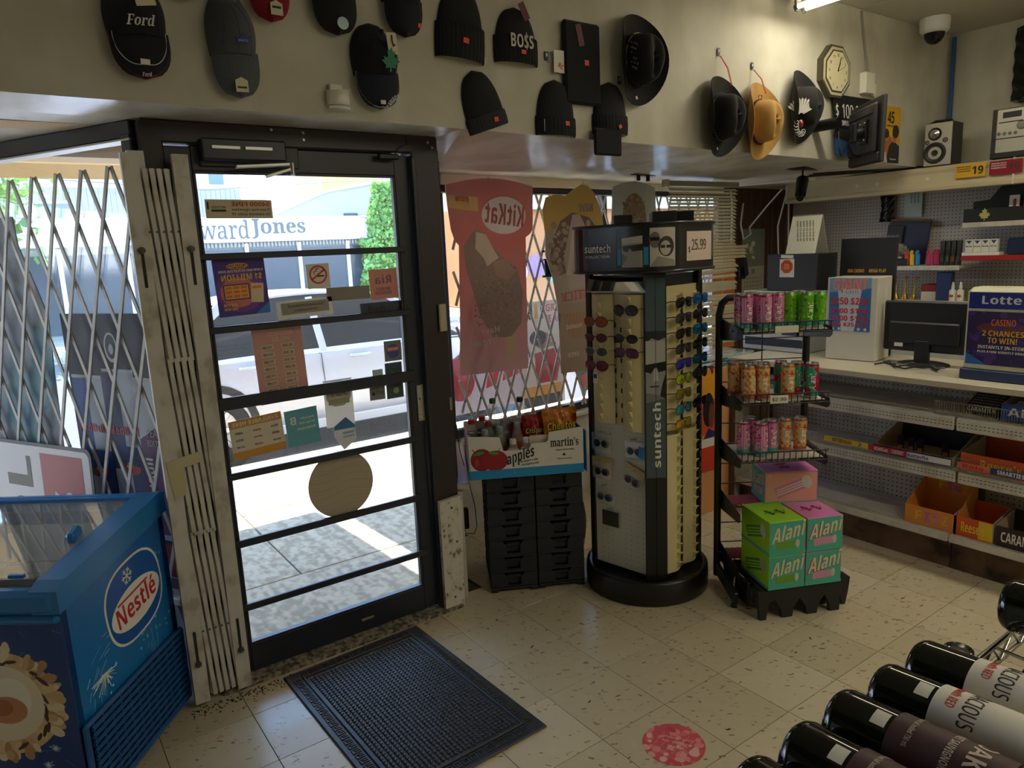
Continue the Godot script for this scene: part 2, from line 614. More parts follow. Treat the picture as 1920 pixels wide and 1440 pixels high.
# ---------------------------------------------------------------- the room
const L0 := Vector3(-1.0, 2.15, -0.28)
const L1 := Vector3(-1.57, 2.155, -1.336)
const R0 := Vector3(0.158, 2.146, -0.28)
const R1 := Vector3(0.56, 2.085, -1.0)
const R2 := Vector3(3.25, 2.06, -1.2)
const R3 := Vector3(4.3, 2.06, -1.28)
func hb(x: float) -> float:
	return 2.148 - 0.0117 * clampf(x, -1.5, 4.3)
func shell() -> void:
	var wall = mat("wall_paint", rgb(206, 203, 190), 0.62)
	tri_tex(wall, noise_tex(3, 0.02, [rgb(240, 239, 234), rgb(248, 247, 244), rgb(255, 255, 253)], [0.3, 0.5, 0.72], 256, 4), V(0.7, 0.7, 0.7))
	var white = mat("gloss_white", rgb(226, 224, 220), 0.24)
	tri_tex(white, noise_tex(13, 0.03, [rgb(232, 229, 224), rgb(248, 247, 244), rgb(255, 255, 255)], [0.3, 0.48, 0.7], 256, 5), V(0.5, 0.5, 0.5))
	var ceil_m = mat("ceiling_paint", rgb(196, 192, 178), 0.7)
	var b = MB.new()
	var xs = [-4.2, -1.5, 0.0, 1.5, 3.0, 4.3]
	for i in xs.size() - 1:
		var x0: float = xs[i]
		var x1: float = xs[i + 1]
		for zz in [[-0.02, 1.0], [-0.14, -1.0]]:
			b.quad(V(x0, hb(x0), zz[0]), V(x1, hb(x1), zz[0]), V(x1, 3.02, zz[0]), V(x0, 3.02, zz[0]), V(0, 0, zz[1]))
		b.quad(V(x0, hb(x0), -0.02), V(x1, hb(x1), -0.02), V(x1, hb(x1), -0.14), V(x0, hb(x0), -0.14), Vector3.DOWN)
		b.quad(V(x0, 3.02, -0.02), V(x1, 3.02, -0.02), V(x1, 3.02, -0.14), V(x0, 3.02, -0.14), Vector3.UP)
	setting("wall_front", b.mesh(), wall)
	b = MB.new()
	var h0 = V(-4.2, hb(-4.2), -0.021)
	var h1 = V(-1.0, hb(-1.0), -0.021)
	var h2 = V(0.158, hb(0.158), -0.021)
	var h3 = V(3.25, hb(3.25), -0.021)
	var h4 = V(4.3, hb(4.3), -0.021)
	var l2 = V(-4.2, 2.155, -1.336)
	var up = V(0, 0.06, 0)
	for f in [[h0, h1, L0], [h0, L0, L1], [h0, L1, l2], [h1, h2, R0], [h1, R0, L0], [h2, h3, R2], [h2, R2, R1], [h2, R1, R0], [h3, h4, R3], [h3, R3, R2]]:
		b.flat(f[0], f[1], f[2], Vector3.DOWN)
		b.flat(f[0] + up, f[1] + up, f[2] + up, Vector3.UP)
	var edge = [h0, h1, h2, h3, h4, R3, R2, R1, R0, L0, L1, l2]
	for i in edge.size():
		var p: Vector3 = edge[i]
		var q: Vector3 = edge[(i + 1) % edge.size()]
		b.quad(p, q, q + up, p + up, (p + q) * 0.5 - V(0, 2.1, -0.5))
	setting("trim_1", b.mesh(), white).set_meta("label", "glossy white soffit over the entrance")
	b = MB.new()
	b.box(V(0.05, 3.12, 2.4), V(8.7, 0.2, 7.6))
	var cl = setting("ceiling", b.mesh(), mat("ceiling_joint", rgb(110, 106, 96), 0.8))
	var pan = bx(V(1.214, 0.012, 0.604), 0.003)
	for i in 5:
		for j in 6:
			part("panel", pan, ceil_m, cl, at(V(4.3 - 0.61 - 1.22 * i, 3.016, 0.285 + 0.61 * j)))
	b = MB.new()
	b.box(V(4.36, 1.5, 2.3), V(0.12, 3.06, 7.4))
	var wr_m = mat("wall_paint_right", rgb(206, 203, 190), 0.65)
	tri_tex(wr_m, mats["wall_paint"].albedo_texture, V(0.7, 0.7, 0.7))
	setting("wall_right", b.mesh(), wr_m)
	b = MB.new()
	b.box(V(-4.26, 1.5, 2.3), V(0.12, 3.06, 7.4))
	setting("wall_left", b.mesh(), wall)
	b = MB.new()
	b.box(V(0.05, 1.5, 6.06), V(8.7, 3.06, 0.12))
	setting("wall_back", b.mesh(), wall)
	b = MB.new()
	b.box(V(-2.9, 3.0, -1.46), V(2.7, 1.7, 0.16))
	b.box(V(1.6, 3.0, -1.38), V(6.0, 1.7, 0.2))
	b.box(V(-0.5, 3.0, -0.5), V(2.4, 1.7, 0.16))
	b.box(V(-1.6, 3.0, -1.0), V(0.16, 1.7, 1.0))
	setting("wall_facade", b.mesh(), mat("facade", rgb(196, 178, 148), 0.8))
	b = MB.new()
	b.box(V(0.05, -0.053, 2.4), V(8.7, 0.1, 7.6))
	var fl = setting("floor", b.mesh(), mat("tile_joint", rgb(70, 62, 50), 0.8))
	var p = Pt.new(1024, 1024, rgb(236, 232, 220))
	p.specks(2600, [rgb(233, 229, 216), rgb(239, 235, 224), rgb(234, 230, 218)], 3, 9, 5)
	var r = RandomNumberGenerator.new()
	r.seed = 11
	for i in 3000:
		var c: Color = [rgb(186, 178, 162), rgb(166, 156, 140), rgb(206, 199, 184), rgb(140, 130, 116), rgb(214, 208, 194)][r.randi() % 5]
		var q = P2(r.randf() * 1024, r.randf() * 1024)
		var dir = P2(1, 0).rotated(r.randf_range(-0.5, 0.5) + 0.6)
		p.line(q, q + dir * r.randf_range(2, 9), r.randf_range(1.2, 2.6), c)
	for i in 44:
		var q = P2(r.randf() * 1024, r.randf() * 1024)
		p.line(q, q + P2(1, 0).rotated(r.randf() * 6.28) * r.randf_range(5, 12), r.randf_range(1.6, 3.0), rgb(92, 84, 74))
	var ttex = p.tex()
	var tms: Array = []
	for k in 4:
		var tm = mat("vinyl_tile_%d" % k, [rgb(214, 205, 184), rgb(208, 200, 178), rgb(217, 209, 190), rgb(204, 195, 174)][k], 0.27)
		tri_tex(tm, ttex, V(0.41, 0.41, 0.41))
		tms.append(tm)
	var tile = MB.new()
	tile.box(V(0, 0.0, 0), V(T - 0.0022, 0.003, T - 0.0022), 0.0007)
	var tmesh = tile.mesh()
	for i in range(-5, 9):
		for j in range(-4, 9):
			var cx = (i + 0.5) * T
			var cz = (j + 0.5) * T
			if cz < -0.3:
				var lx = lerpf(-1.0, -1.39, (-0.28 - cz) / 0.72)
				var rx = lerpf(0.158, 0.56, (-0.28 - cz) / 0.72)
				if cx > lx and cx < rx: continue
			if cx + cz < -1.7: continue
			part("tile", tmesh, tms[r.randi() % 4], fl, at(V(cx, -0.0015, cz)))
	b = MB.new()
	b.box(V(0.05, -0.0015, 4.5), V(8.6, 0.003, 3.5))
	b.box(V(3.55, -0.0015, 0.8), V(1.5, 0.003, 3.8))
	b.box(V(-2.9, -0.0015, 0.9), V(2.6, 0.003, 3.7))
	part("tiled_area", b.mesh(), tms[0], fl)
	var bronze = mat("bronze", rgb(44, 40, 42), 0.42, 0.1)
	var pane = glass("pane", rgb(236, 242, 240), 0.05)
	glazing("window_1", L1 - V(0, 0, 0), L0, 0.40, 2.15, bronze, pane, white, 0.0)
	glazing("window_2", V(-4.2, 2.155, -1.336), L1, 0.40, 2.15, bronze, pane, white, 0.0)
	glazing("window_3", R0, R1, 0.56, 2.1, bronze, pane, white, 0.0)
	glazing("window_4", R1, R2, 0.56, 2.05, bronze, pane, white, 0.9)
	setting("trim_2", seg_box(R1 + V(0.03, -0.028, 0.03), R2 + V(0, -0.01, 0.03), 0.025, 0.06, 0.004).mesh(), mat("cream_trim", rgb(226, 214, 188), 0.5))
	var wood = mat("panelling", rgb(92, 66, 46), 0.4)
	tri_tex(wood, noise_tex(31, 0.05, [rgb(150, 120, 92), rgb(214, 196, 172), rgb(255, 246, 232)], [0.25, 0.5, 0.75], 256, 4, 0.12), V(3.0, 0.9, 3.0))
	var pn = setting("wall_panelling", seg_box(R2 + V(0.0, -1.03, 0.0), R3 + V(0, -1.03, 0), 0.05, 2.12).mesh(), mat("groove", rgb(34, 24, 17), 0.6))
	var d = (R3 - R2)
	d.y = 0
	var nb = 9
	for i in nb:
		var a = R2 + d * (float(i) / nb) + V(0.004, -1.0, 0.03)
		var e = R2 + d * (float(i + 1) / nb) + V(-0.004, -1.0, 0.03)
		part("board", seg_box(a, e, 0.012, 2.06, 0.003).mesh(), wood, pn)
	setting("trim_3", seg_box(V(3.2, 2.07, -1.12), V(3.62, 2.085, -0.62), 0.02, 0.03, 0.004).mesh(), mat("pale_strip", rgb(222, 222, 214), 0.5))
func glazing(called: String, a: Vector3, e: Vector3, sill: float, top: float, fr: Material, pane: Material, low: Material, mull: float) -> void:
	var w = setting_node(called)
	var A = V(a.x, 0, a.z)
	var E = V(e.x, 0, e.z)
	var d = (E - A).normalized()
	var y = Vector3.UP
	part("knee_wall", seg_box(A + y * (sill / 2 - 0.01), E + y * (sill / 2 - 0.01), 0.09, sill - 0.02).mesh(), low, w)
	part("sill", seg_box(A + y * (sill + 0.005), E + y * (sill + 0.005), 0.16, 0.03, 0.004).mesh(), low, w)
	part("rail", seg_box(A + y * (sill + 0.045), E + y * (sill + 0.045), 0.05, 0.05, 0.004).mesh(), fr, w)
	part("rail", seg_box(A + y * (top - 0.03), E + y * (top - 0.03), 0.05, 0.06, 0.004).mesh(), fr, w)
	part("rail_bead", seg_box(A + y * (top - 0.064), E + y * (top - 0.064), 0.06, 0.007, 0.001).mesh(), mat("brushed", rgb(176, 176, 174), 0.35, 0.8), w)
	var L = (E - A).length()
	var posts = [0.025, L - 0.025]
	if mull > 0.0:
		var k = int(L / mull)
		for i in range(1, k): posts.append(L * i / k)
	for q in posts:
		part("post", bx(V(0.05, top - sill - 0.09, 0.055), 0.004), fr, w, Transform3D(Basis(d, Vector3.UP, d.cross(Vector3.UP)), A + d * q + y * ((sill + top) / 2)))
	part("glass", seg_box(A + d * 0.04 + y * ((sill + top) / 2), E - d * 0.04 + y * ((sill + top) / 2), 0.006, top - sill - 0.12).mesh(), pane, w)
func ceiling_lights() -> void:
	var body = mat("batten", rgb(216, 214, 204), 0.45)
	var tube = mat("lit_tube", rgb(255, 250, 232), 0.5)
	tube.emission_enabled = true
	tube.emission = rgb(255, 244, 214)
	tube.emission_energy_multiplier = 9.0
	var k = 0
	for q in [[2.27, 0.07], [2.27, 1.75], [2.27, 3.6], [0.75, 2.3], [0.75, 4.0]]:
		var t = thing("fluorescent_light", ["fluorescent batten with bare lit tubes against the hat wall", "fluorescent batten with bare lit tubes over the counter aisle"][0 if k == 0 else 1], "ceiling light", V(q[0], 2.87, q[1]), 0.0, "" if k == 0 else "battens further into the shop")
		part("housing", bx(V(0.13, 0.075, 1.24), 0.008), body, t, at(V(0, 0.085, 0.62)))
		var b = MB.new()
		b.extr([P2(-0.1, 0.125), P2(0.1, 0.125), P2(0.065, 0.04), P2(-0.065, 0.04)], 0.0, 0.012)
		part("end_plate", b.mesh(), body, t)
		for s in [-1, 1]:
			b = MB.new()
			b.cyl(V(s * 0.035, 0.0, 0.045), V(s * 0.035, 0.0, 1.2), 0.013, 0.013, 12)
			part("tube", b.mesh(), tube, t)
			for z in [0.03, 1.21]:
				b = MB.new()
				b.box(V(s * 0.035, 0.012, z), V(0.022, 0.07, 0.014), 0.003)
				b.cyl(V(s * 0.035, 0.0, z - 0.008), V(s * 0.035, 0, z + 0.012), 0.016, 0.016, 10)
				part("lamp_holder", b.mesh(), mat("holder", rgb(90, 88, 82), 0.5), t)
		var l = AreaLight3D.new()
		l.name = "tube_light"
		t.add_child(l, true)
		l.position = V(0, -0.02, 0.62)
		l.rotation.x = -PI / 2
		l.area_size = P2(0.1, 1.15)
		l.light_color = rgb(255, 246, 224)
		l.light_energy = 0.31
		l.area_range = 12.0
		l.shadow_enabled = true
		k += 1
# ---------------------------------------------------------------- the entrance
func doorway() -> void:
	var dark = mat("door_paint", rgb(40, 43, 54), 0.38)
	var brown = mat("frame_paint", rgb(46, 38, 40), 0.4)
	var steel = mat("steel", rgb(178, 178, 174), 0.32, 0.9)
	var worn = mat("worn_plate", rgb(150, 142, 126), 0.5, 0.5)
	var fr = setting_node("trim_4", V(0, 0, -0.28))
	fr.set_meta("label", "dark painted entrance frame")
	part("jamb", bx(V(0.075, 2.145, 0.1), 0.005), brown, fr, at(V(-0.965, 1.0725, 0)))
	part("jamb", bx(V(0.13, 2.145, 0.1), 0.005), brown, fr, at(V(0.093, 1.0725, 0)))
	part("head", bx(V(1.15, 0.075, 0.1), 0.005), brown, fr, at(V(-0.42, 2.112, 0)))
	part("stop", bx(V(0.02, 2.06, 0.03), 0.003), dark, fr, at(V(0.036, 1.03, 0.04)))
	var bolt = MB.new()
	bolt.cyl(Vector3.ZERO, V(0, 0, 0.004), 0.006, 0.005, 10)
	for q in [P2(-0.55, 2.135), P2(-0.43, 2.13), P2(-0.43, 2.105), P2(0.11, 2.12), P2(0.13, 2.10)]:
		part("screw", bolt.mesh(), steel, fr, at(V(q.x, q.y, 0.05)))
	var d = setting_node("door_1", V(0, 0, -0.28))
	part("stile", bx(V(0.092, 2.045, 0.045), 0.004), dark, d, at(V(-0.882, 1.045, 0)))
	part("stile", bx(V(0.066, 2.045, 0.045), 0.004), dark, d, at(V(-0.010, 1.045, 0)))
	part("rail", bx(V(0.80, 0.09, 0.045), 0.004), dark, d, at(V(-0.439, 2.028, 0)))
	part("rail", bx(V(0.80, 0.118, 0.045), 0.004), dark, d, at(V(-0.439, 0.079, 0)))
	part("glass", bx(V(0.794, 1.852, 0.006)), glass("pane", Color.WHITE, 0.05), d, at(V(-0.439, 1.06, 0)))
	var bead = MB.new()
	for q in [[V(-0.832, 1.06, 0.014), V(0.01, 1.85, 0.014)], [V(-0.046, 1.06, 0.014), V(0.01, 1.85, 0.014)], [V(-0.439, 1.98, 0.014), V(0.794, 0.01, 0.014)], [V(-0.439, 0.14, 0.014), V(0.794, 0.01, 0.014)]]:
		bead.box(q[0], q[1], 0.002)
	part("glazing_bead", bead.mesh(), dark, d)
	var th = [0.024, 0.026, 0.048, 0.028, 0.03, 0.028]
	var ys = [1.680, 1.412, 1.132, 0.846, 0.572, 0.305]
	for i in 6:
		part("security_bar", bx(V(0.83, th[i], 0.016), 0.003), dark, d, at(V(-0.436, ys[i], 0.034)))
	var lat = MB.new()
	lat.box(V(0, 0, 0), V(0.034, 0.165, 0.006), 0.002)
	lat.cyl(V(0, 0.02, 0), V(0, 0.02, 0.012), 0.007, 0.006, 10)
	lat.cyl(V(0, -0.05, 0), V(0, -0.05, 0.01), 0.005, 0.005, 10)
	for s in [-1, 1]:
		lat.cyl(V(0.008, s * 0.07, 0), V(0.008, s * 0.07, 0.006), 0.004, 0.004, 8)
		lat.cyl(V(-0.008, s * 0.07, 0), V(-0.008, s * 0.07, 0.006), 0.004, 0.004, 8)
	part("lock_plate", lat.mesh(), steel, d, at(V(0.006, 1.003, 0.026)))
	part("kick_badge", bx(V(0.06, 0.012, 0.004), 0.002), worn, d, at(V(-0.33, 0.075, 0.024)))
	var hg = MB.new()
	hg.box(Vector3.ZERO, V(0.032, 0.12, 0.012), 0.002)
	hg.cyl(V(-0.016, -0.06, 0.004), V(-0.016, 0.06, 0.004), 0.007, 0.007, 10)
	part("hinge", hg.mesh(), mat("old_brass", rgb(186, 176, 146), 0.5, 0.3), fr, at(V(0.13, 1.375, 0.055)))
	part("strike", bx(V(0.014, 0.06, 0.008), 0.002), worn, fr, at(V(0.145, 0.98, 0.052)))
	var c = thing("door_closer", "dark overhead door closer with folded steel arm on entrance head", "door closer", V(-0.66, 2.055, -0.225))
	part("body", bx(V(0.30, 0.075, 0.05), 0.006), mat("closer", rgb(52, 54, 60), 0.35, 0.4), c)
	part("mounting_plate", bx(V(0.36, 0.14, 0.012), 0.003), mat("closer_plate", rgb(44, 46, 54), 0.4), c, at(V(0.03, 0.015, -0.025)))
	for s in [-1, 1]:
		part("trim_strip", bx(V(0.1, 0.014, 0.006), 0.002), steel, c, at(V(-0.01 + s * 0.058, 0.006, 0.027)))
	var arm = MB.new()
	arm.box(Vector3.ZERO, V(0.2, 0.012, 0.018), 0.002)
	part("arm", arm.mesh(), steel, c, at(V(0.06, -0.052, 0.02), 0, 0, 0.07))
	part("arm", bx(V(0.1, 0.012, 0.018), 0.002), steel, c, at(V(0.11, -0.078, 0.026), 0, 0, 0.3))
	var pv = MB.new()
	pv.cyl(V(0, -0.028, 0), V(0, 0.016, 0), 0.009, 0.009, 10)
	part("pivot", pv.mesh(), steel, c, at(V(0.165, -0.056, 0.026)))
	c = thing("door_contact", "small black alarm contact with thin wire on entrance head", "sensor", V(-0.08, 2.055, -0.225))
	part("body", bx(V(0.09, 0.022, 0.022), 0.004), mat("black_plastic", rgb(24, 24, 27), 0.45), c)
	var wr = MB.new()
	wr.tube([V(0.03, 0.01, 0), V(0.05, 0.04, 0.01), V(0.085, 0.05, 0.01), V(0.09, 0.085, 0.0)], 0.0022, 5)
	part("wire", wr.mesh(), mats["black_plastic"], c)
	var sill = MB.new()
	sill.box(V(-0.42, 0.004, -0.27), V(1.1, 0.022, 0.16), 0.005)
	var ws = mat("worn_sill", rgb(158, 150, 134), 0.75)
	tri_tex(ws, noise_tex(17, 0.06, [rgb(120, 112, 98), rgb(205, 200, 190), rgb(255, 252, 244)], [0.3, 0.5, 0.7]), V(2, 2, 2))
	setting("trim_5", sill.mesh(), ws).set_meta("label", "worn entrance threshold")
	var pl = MB.new()
	pl.extr([P2(-0.052, 0), P2(0.05, 0), P2(0.064, 0.548), P2(-0.052, 0.54)], 0.0, 0.022)
	var plm = mat("plinth_paint", rgb(216, 212, 200), 0.6)
	tri_tex(plm, noise_tex(23, 0.09, [rgb(150, 138, 120), rgb(242, 239, 232), rgb(255, 255, 255)], [0.12, 0.26, 0.55]), V(1.3, 1.3, 1.3))
	var po = setting("baseboard_right", pl.mesh(), plm, V(0.09, 0.0, -0.222))
	for q in [P2(0.01, 0.5), P2(0.028, 0.33), P2(0.0, 0.06)]:
		part("nail", bolt.mesh(), mat("nail", rgb(70, 60, 50), 0.5, 0.6), po, at(V(q.x, q.y, 0.02)))
# ---------------------------------------------------------------- folding security gates
func gates() -> void:
	var paint = mat("gate_paint", rgb(206, 203, 196), 0.4)
	tri_tex(paint, noise_tex(41, 0.05, [rgb(214, 209, 200), rgb(246, 244, 241), rgb(255, 255, 255)], [0.18, 0.36, 0.6]), V(0.8, 0.8, 0.8))
	var dark = mat("gate_bolt", rgb(96, 92, 84), 0.5, 0.6)
	var t = thing("folding_gate_stack", "folded end of white steel scissor gate beside the door", "security gate", V(-0.97, 0.0, -0.185), 0.0)
	var ch = MB.new()
	ch.extr([P2(-0.026, -0.014), P2(0.026, -0.014), P2(0.026, 0.014), P2(0.021, 0.014), P2(0.021, -0.009), P2(-0.021, -0.009), P2(-0.021, 0.014), P2(-0.026, 0.014)], 0.0, 2.01, Transform3D(Basis(Vector3.RIGHT, Vector3.FORWARD, Vector3.UP), Vector3.ZERO))
	var cm = ch.mesh()
	for q in [[-0.078, 0.018, 0.0], [0.078, 0.018, 0.0], [-0.052, 0.03, -0.04]]:
		part("channel", cm, paint, t, at(V(q[0], q[1], q[2])))
	for s in [-0.078, 0.078]:
		for yy in [1.66, 0.25]:
			var b = MB.new()
			b.extr([P2(-0.005, -0.075), P2(0.005, -0.075), P2(0.005, 0.06), P2(-0.005, 0.06)], 0.0, 0.001)
			part("slot", b.mesh(), mat("slot_dark", rgb(40, 38, 38), 0.7), t, at(V(s, yy, 0.0142)))
			b = MB.new()
			b.cyl(Vector3.ZERO, V(0, 0, 0.01), 0.012, 0.011, 12)
			b.cyl(Vector3.ZERO, V(0, 0, 0.016), 0.006, 0.006, 8)
			part("bolt", b.mesh(), dark, t, at(V(s, yy + (0.05 if yy > 1.0 else -0.07), 0.0145)))
	var bar = bx(V(0.0155, 0.66, 0.006), 0.0015)
	for i in 5:
		for k in 3:
			var y0 = 0.36 + k * 0.645
			part("bar", bar, paint, t, at(V(-0.045 + 0.0225 * i, y0, 0.006), 0, 0, 0.045))
			part("bar", bar, paint, t, at(V(-0.045 + 0.0225 * i, y0, -0.007), 0, 0, -0.045))
	var rv = MB.new()
	rv.cyl(V(0, 0, 0.002), V(0, 0, 0.006), 0.004, 0.003, 6)
	for i in 5:
		for k in 4:
			part("rivet", rv.mesh(), dark, t, at(V(-0.045 + 0.0225 * i, 0.3 + k * 0.49, 0.007)))
	var tp = MB.new()
	tp.extr([P2(-0.06, 0.0), P2(0.055, 0.02), P2(0.06, -0.02), P2(-0.005, -0.03), P2(-0.005, -0.13), P2(-0.045, -0.14)], 0.0, 0.0006)
	single("masking_tape", tp.mesh(), mat("tape", rgb(196, 188, 150), 0.6), "yellowed masking tape strip stuck on the folded gate", "tape", at(V(-1.005, 0.97, -0.169)))
	gate_run("scissor_gate", "white steel scissor gate stretched across window behind freezer", V(-1.02, 0, -0.20), V(-0.475, 0, -0.88).normalized(), 1.42, 0.05, 2.0, 0.144, paint, dark)
	gate_run("scissor_gate", "white steel scissor gate stretched across window behind ice cream signs", R1 + V(0.05, -R1.y, 0.09), V(2.69, 0, -0.2).normalized(), 2.5, 0.63, 1.98, 0.113, paint, dark)
func gate_run(called: String, label: String, o: Vector3, d: Vector3, L: float, y0: float, y1: float, step: float, paint: Material, dark: Material) -> void:
	var g = thing(called, label, "security gate", V(o.x, 0, o.z), atan2(-d.z, d.x))
	var k = 0.367
	var H = y1 - y0
	var run = H * k
	var n = int((L + run) / step)
	var hole = MB.new()
	hole.cyl(V(0, 0, 0), V(0, 0, 0.004), 0.005, 0.004, 6)
	var rm = hole.mesh()
	for i in range(0, n + 1):
		for s in [1.0, -1.0]:
			var c = i * step + (0.0 if s < 0 else -run)
			var ua = c
			var ub = c + s * run
			var ya = y0
			var yb = y1
			if minf(ua, ub) > L or maxf(ua, ub) < 0.0: continue
			for e in 2:
				if s > 0:
					if ua < 0.0: ya = y0 + (0.0 - c) / k
					if ub > L: yb = y0 + (L - c) / k
				else:
					if ua > L: ya = y0 + (c - L) / k
					if ub < 0.0: yb = y0 + c / k
			var A = V(c + s * k * (ya - y0), ya, 0.004 * s)
			var B = V(c + s * k * (yb - y0), yb, 0.004 * s)
			if (B - A).length() < 0.05: continue
			part("bar", seg_box(A, B, 0.006, 0.017, 0.0012, Vector3.RIGHT).mesh(), paint, g)
			if s > 0:
				for m in range(0, 24):
					var yy = y0 + 0.03 + m * step / (2 * k)
					var uu = c + k * (yy - y0)
					if yy < yb and yy > ya: part("rivet", rm, dark, g, at(V(uu, yy, 0.007)))
# ---------------------------------------------------------------- the street
func street() -> void:
	var conc = mat("concrete", rgb(196, 188, 170), 0.9)
	tri_tex(conc, noise_tex(51, 0.09, [rgb(206, 202, 192), rgb(236, 233, 226), rgb(255, 253, 246)], [0.3, 0.5, 0.72], 256, 5), V(0.8, 0.8, 0.8))
	var sw = setting_node("ground_sidewalk")
	var base = MB.new()
	base.box(V(1, -0.09, -2.2), V(34, 0.16, 2.26))
	part("bedding", base.mesh(), mat("joint_grey", rgb(120, 112, 100), 0.9), sw)
	var slab = bx(V(1.49, 0.012, 1.12), 0.004)
	for i in range(-6, 10):
		for j in 2:
			part("slab", slab, conc, sw, at(V(0.4 + i * 1.5, -0.004, -1.63 - j * 1.128)))
	var rec = MB.new()
	rec.extr([P2(-0.96, 0.35), P2(0.12, 0.35), P2(0.50, 1.06), P2(-1.33, 1.06)], -0.006, 0.002, Transform3D(Basis(Vector3.RIGHT, Vector3.FORWARD, Vector3.UP), Vector3.ZERO))
	part("porch_slab", rec.mesh(), conc, sw)
	part("kerb", bx(V(34, 0.2, 0.15), 0.02), conc, sw, at(V(1, -0.1, -3.4)))
	var asph = mat("asphalt", rgb(112, 110, 108), 0.95)
	tri_tex(asph, noise_tex(52, 0.3, [rgb(170, 168, 165), rgb(225, 224, 222), rgb(255, 255, 255)], [0.3, 0.5, 0.7]), V(1.2, 1.2, 1.2))
	setting("ground_road", bx(V(60, 0.1, 10.5)), asph, V(4, -0.2, -8.7))
	setting("ground_far_sidewalk", bx(V(60, 0.16, 16)), conc, V(4, -0.1, -21.9))
	var cv = mat("awning_canvas", rgb(232, 214, 176), 0.85)
	cv.backlight_enabled = true
	cv.backlight = Color(0.35, 0.3, 0.22)
	var b: MB
	for w in [[-3.75, 3.35, 2.36, "cream canvas awning reaching out over the left window"], [2.85, 3.2, 2.72, "cream canvas awning set higher over the door and right window"]]:
		var aw = thing("awning", w[3], "awning", V(w[0], w[2], -1.5))
		var hw: float = w[1]
		b = MB.new()
		b.surf(func(u: float, v: float) -> Vector3: return V(-hw + 2 * hw * u, 0.55 - 0.55 * v - 0.03 * sin(v * PI), -1.75 * v), 2, 8, 0.004)
		part("canvas", b.mesh(), cv, aw)
		part("valance", bx(V(2 * hw, 0.1, 0.006)), cv, aw, at(V(0, -0.05, -1.753)))
		for i in 4:
			b = MB.new()
			b.cyl(V(-hw + 0.1 + i * (hw - 0.1) * 0.66, 0.5, -0.02), V(-hw + 0.1 + i * (hw - 0.1) * 0.66, -0.03, -1.73), 0.014, 0.014, 8)
			part("arm", b.mesh(), mat("awning_steel", rgb(150, 146, 138), 0.5, 0.5), aw)
	var stucco = mat("stucco", rgb(226, 228, 230), 0.85)
	var fasc = mat("fascia", rgb(240, 242, 246), 0.6)
	var darkgl = mat("far_glass", rgb(62, 74, 84), 0.15)
	var e = thing("office_building", "low white office across the street with grey lettered sign band", "building", V(3.5, 0, -18))
	part("body", bx(V(13.4, 2.3, 5)), mat("office_body", rgb(150, 156, 158), 0.8), e, at(V(-1.4, 1.1, -2.55)))
	part("sign_band", bx(V(13.6, 0.62, 0.3), 0.02), fasc, e, at(V(-1.4, 2.5, 0.0)))
	part("sign_band_line", bx(V(13.6, 0.02, 0.02)), mat("pinkline", rgb(214, 190, 190), 0.7), e, at(V(-1.4, 2.36, 0.155)))
	part("band_cap", bx(V(13.7, 0.05, 0.4), 0.01), stucco, e, at(V(-1.4, 2.83, 0.0)))
	for i in 9:
		part("window", bx(V(1.36, 1.9, 0.06)), darkgl, e, at(V(-7.3 + i * 1.47, 1.05, -0.02)))
		part("mullion", bx(V(0.1, 2.1, 0.12), 0.01), stucco, e, at(V(-6.56 + i * 1.47, 1.1, 0.02)))
	for i in 60:
		part("blind_fringe", bx(V(0.06, 0.12, 0.02)), mat("fringe", rgb(150, 152, 152), 0.8), e, at(V(-1.3 + i * 0.1, 2.12, 0.05)))
	var gl = mat("sign_grey", rgb(96, 102, 106), 0.6)
	letter(e, "Edward", 1.95, 0.50, gl, at(V(-0.09, 2.53, 0.152)), {"face": "Droid Serif", "bold": false, "depth": 0.02})
	letter(e, "Jones", 1.5, 0.52, gl, at(V(1.70, 2.535, 0.152)), {"face": "Droid Serif", "bold": true, "depth": 0.02})
	e = thing("apartment_block", "pale stucco apartment block rising behind the low office", "building", V(-2.0, 0, -22))
	part("wall", bx(V(15.0, 7.0, 4)), mat("block_wall", rgb(216, 210, 204), 0.85), e, at(V(0, 3.5, -2.2)))
	var sid = mat("siding", rgb(168, 160, 160), 0.85)
	for i in 46:
		part("siding_board", bx(V(0.145, 1.15, 0.03), 0.006), sid, e, at(V(0.62 + i * 0.15, 3.42, -0.19)))
	for i in 20:
		part("siding_board", bx(V(0.145, 1.15, 0.03), 0.006), sid, e, at(V(-2.4 + i * 0.15, 3.42, -0.19)))
	for q in [[2.25, 3.33, 0.9, 0.52], [5.2, 4.35, 0.7, 0.5], [6.75, 4.35, 0.55, 0.55], [-4.2, 3.4, 0.9, 0.6]]:
		var w = part("window", bx(V(q[2], q[3], 0.06), 0.01), mat("win_frame", rgb(236, 238, 238), 0.6), e, at(V(q[0], q[1], -0.17)))
		part("pane", bx(V(q[2] - 0.1, q[3] - 0.1, 0.02)), mat("far_pane", rgb(96, 122, 130), 0.1), w, at(V(0, 0, 0.03)))
	var bal = part("balcony", bx(V(0.6, 0.06, 0.8)), stucco, e, at(V(7.8, 3.2, 0.0)))
	part("railing", bx(V(0.6, 0.7, 0.02)), glass("rail_glass", rgb(150, 200, 196), 0.45), bal, at(V(0, 0.38, 0.38)))
	e = thing("gabled_wall", "plain grey gable wall with pale coping behind the office", "building", V(7.7, 0, -20))
	b = MB.new()
	b.extr([P2(-2.2, 0), P2(2.6, 0), P2(2.6, 4.2), P2(-0.2, 3.72), P2(-2.0, 3.0), P2(-2.2, 2.9)], -3.0, 0.0)
	part("wall", b.mesh(), mat("gable_grey", rgb(170, 174, 182), 0.85), e)
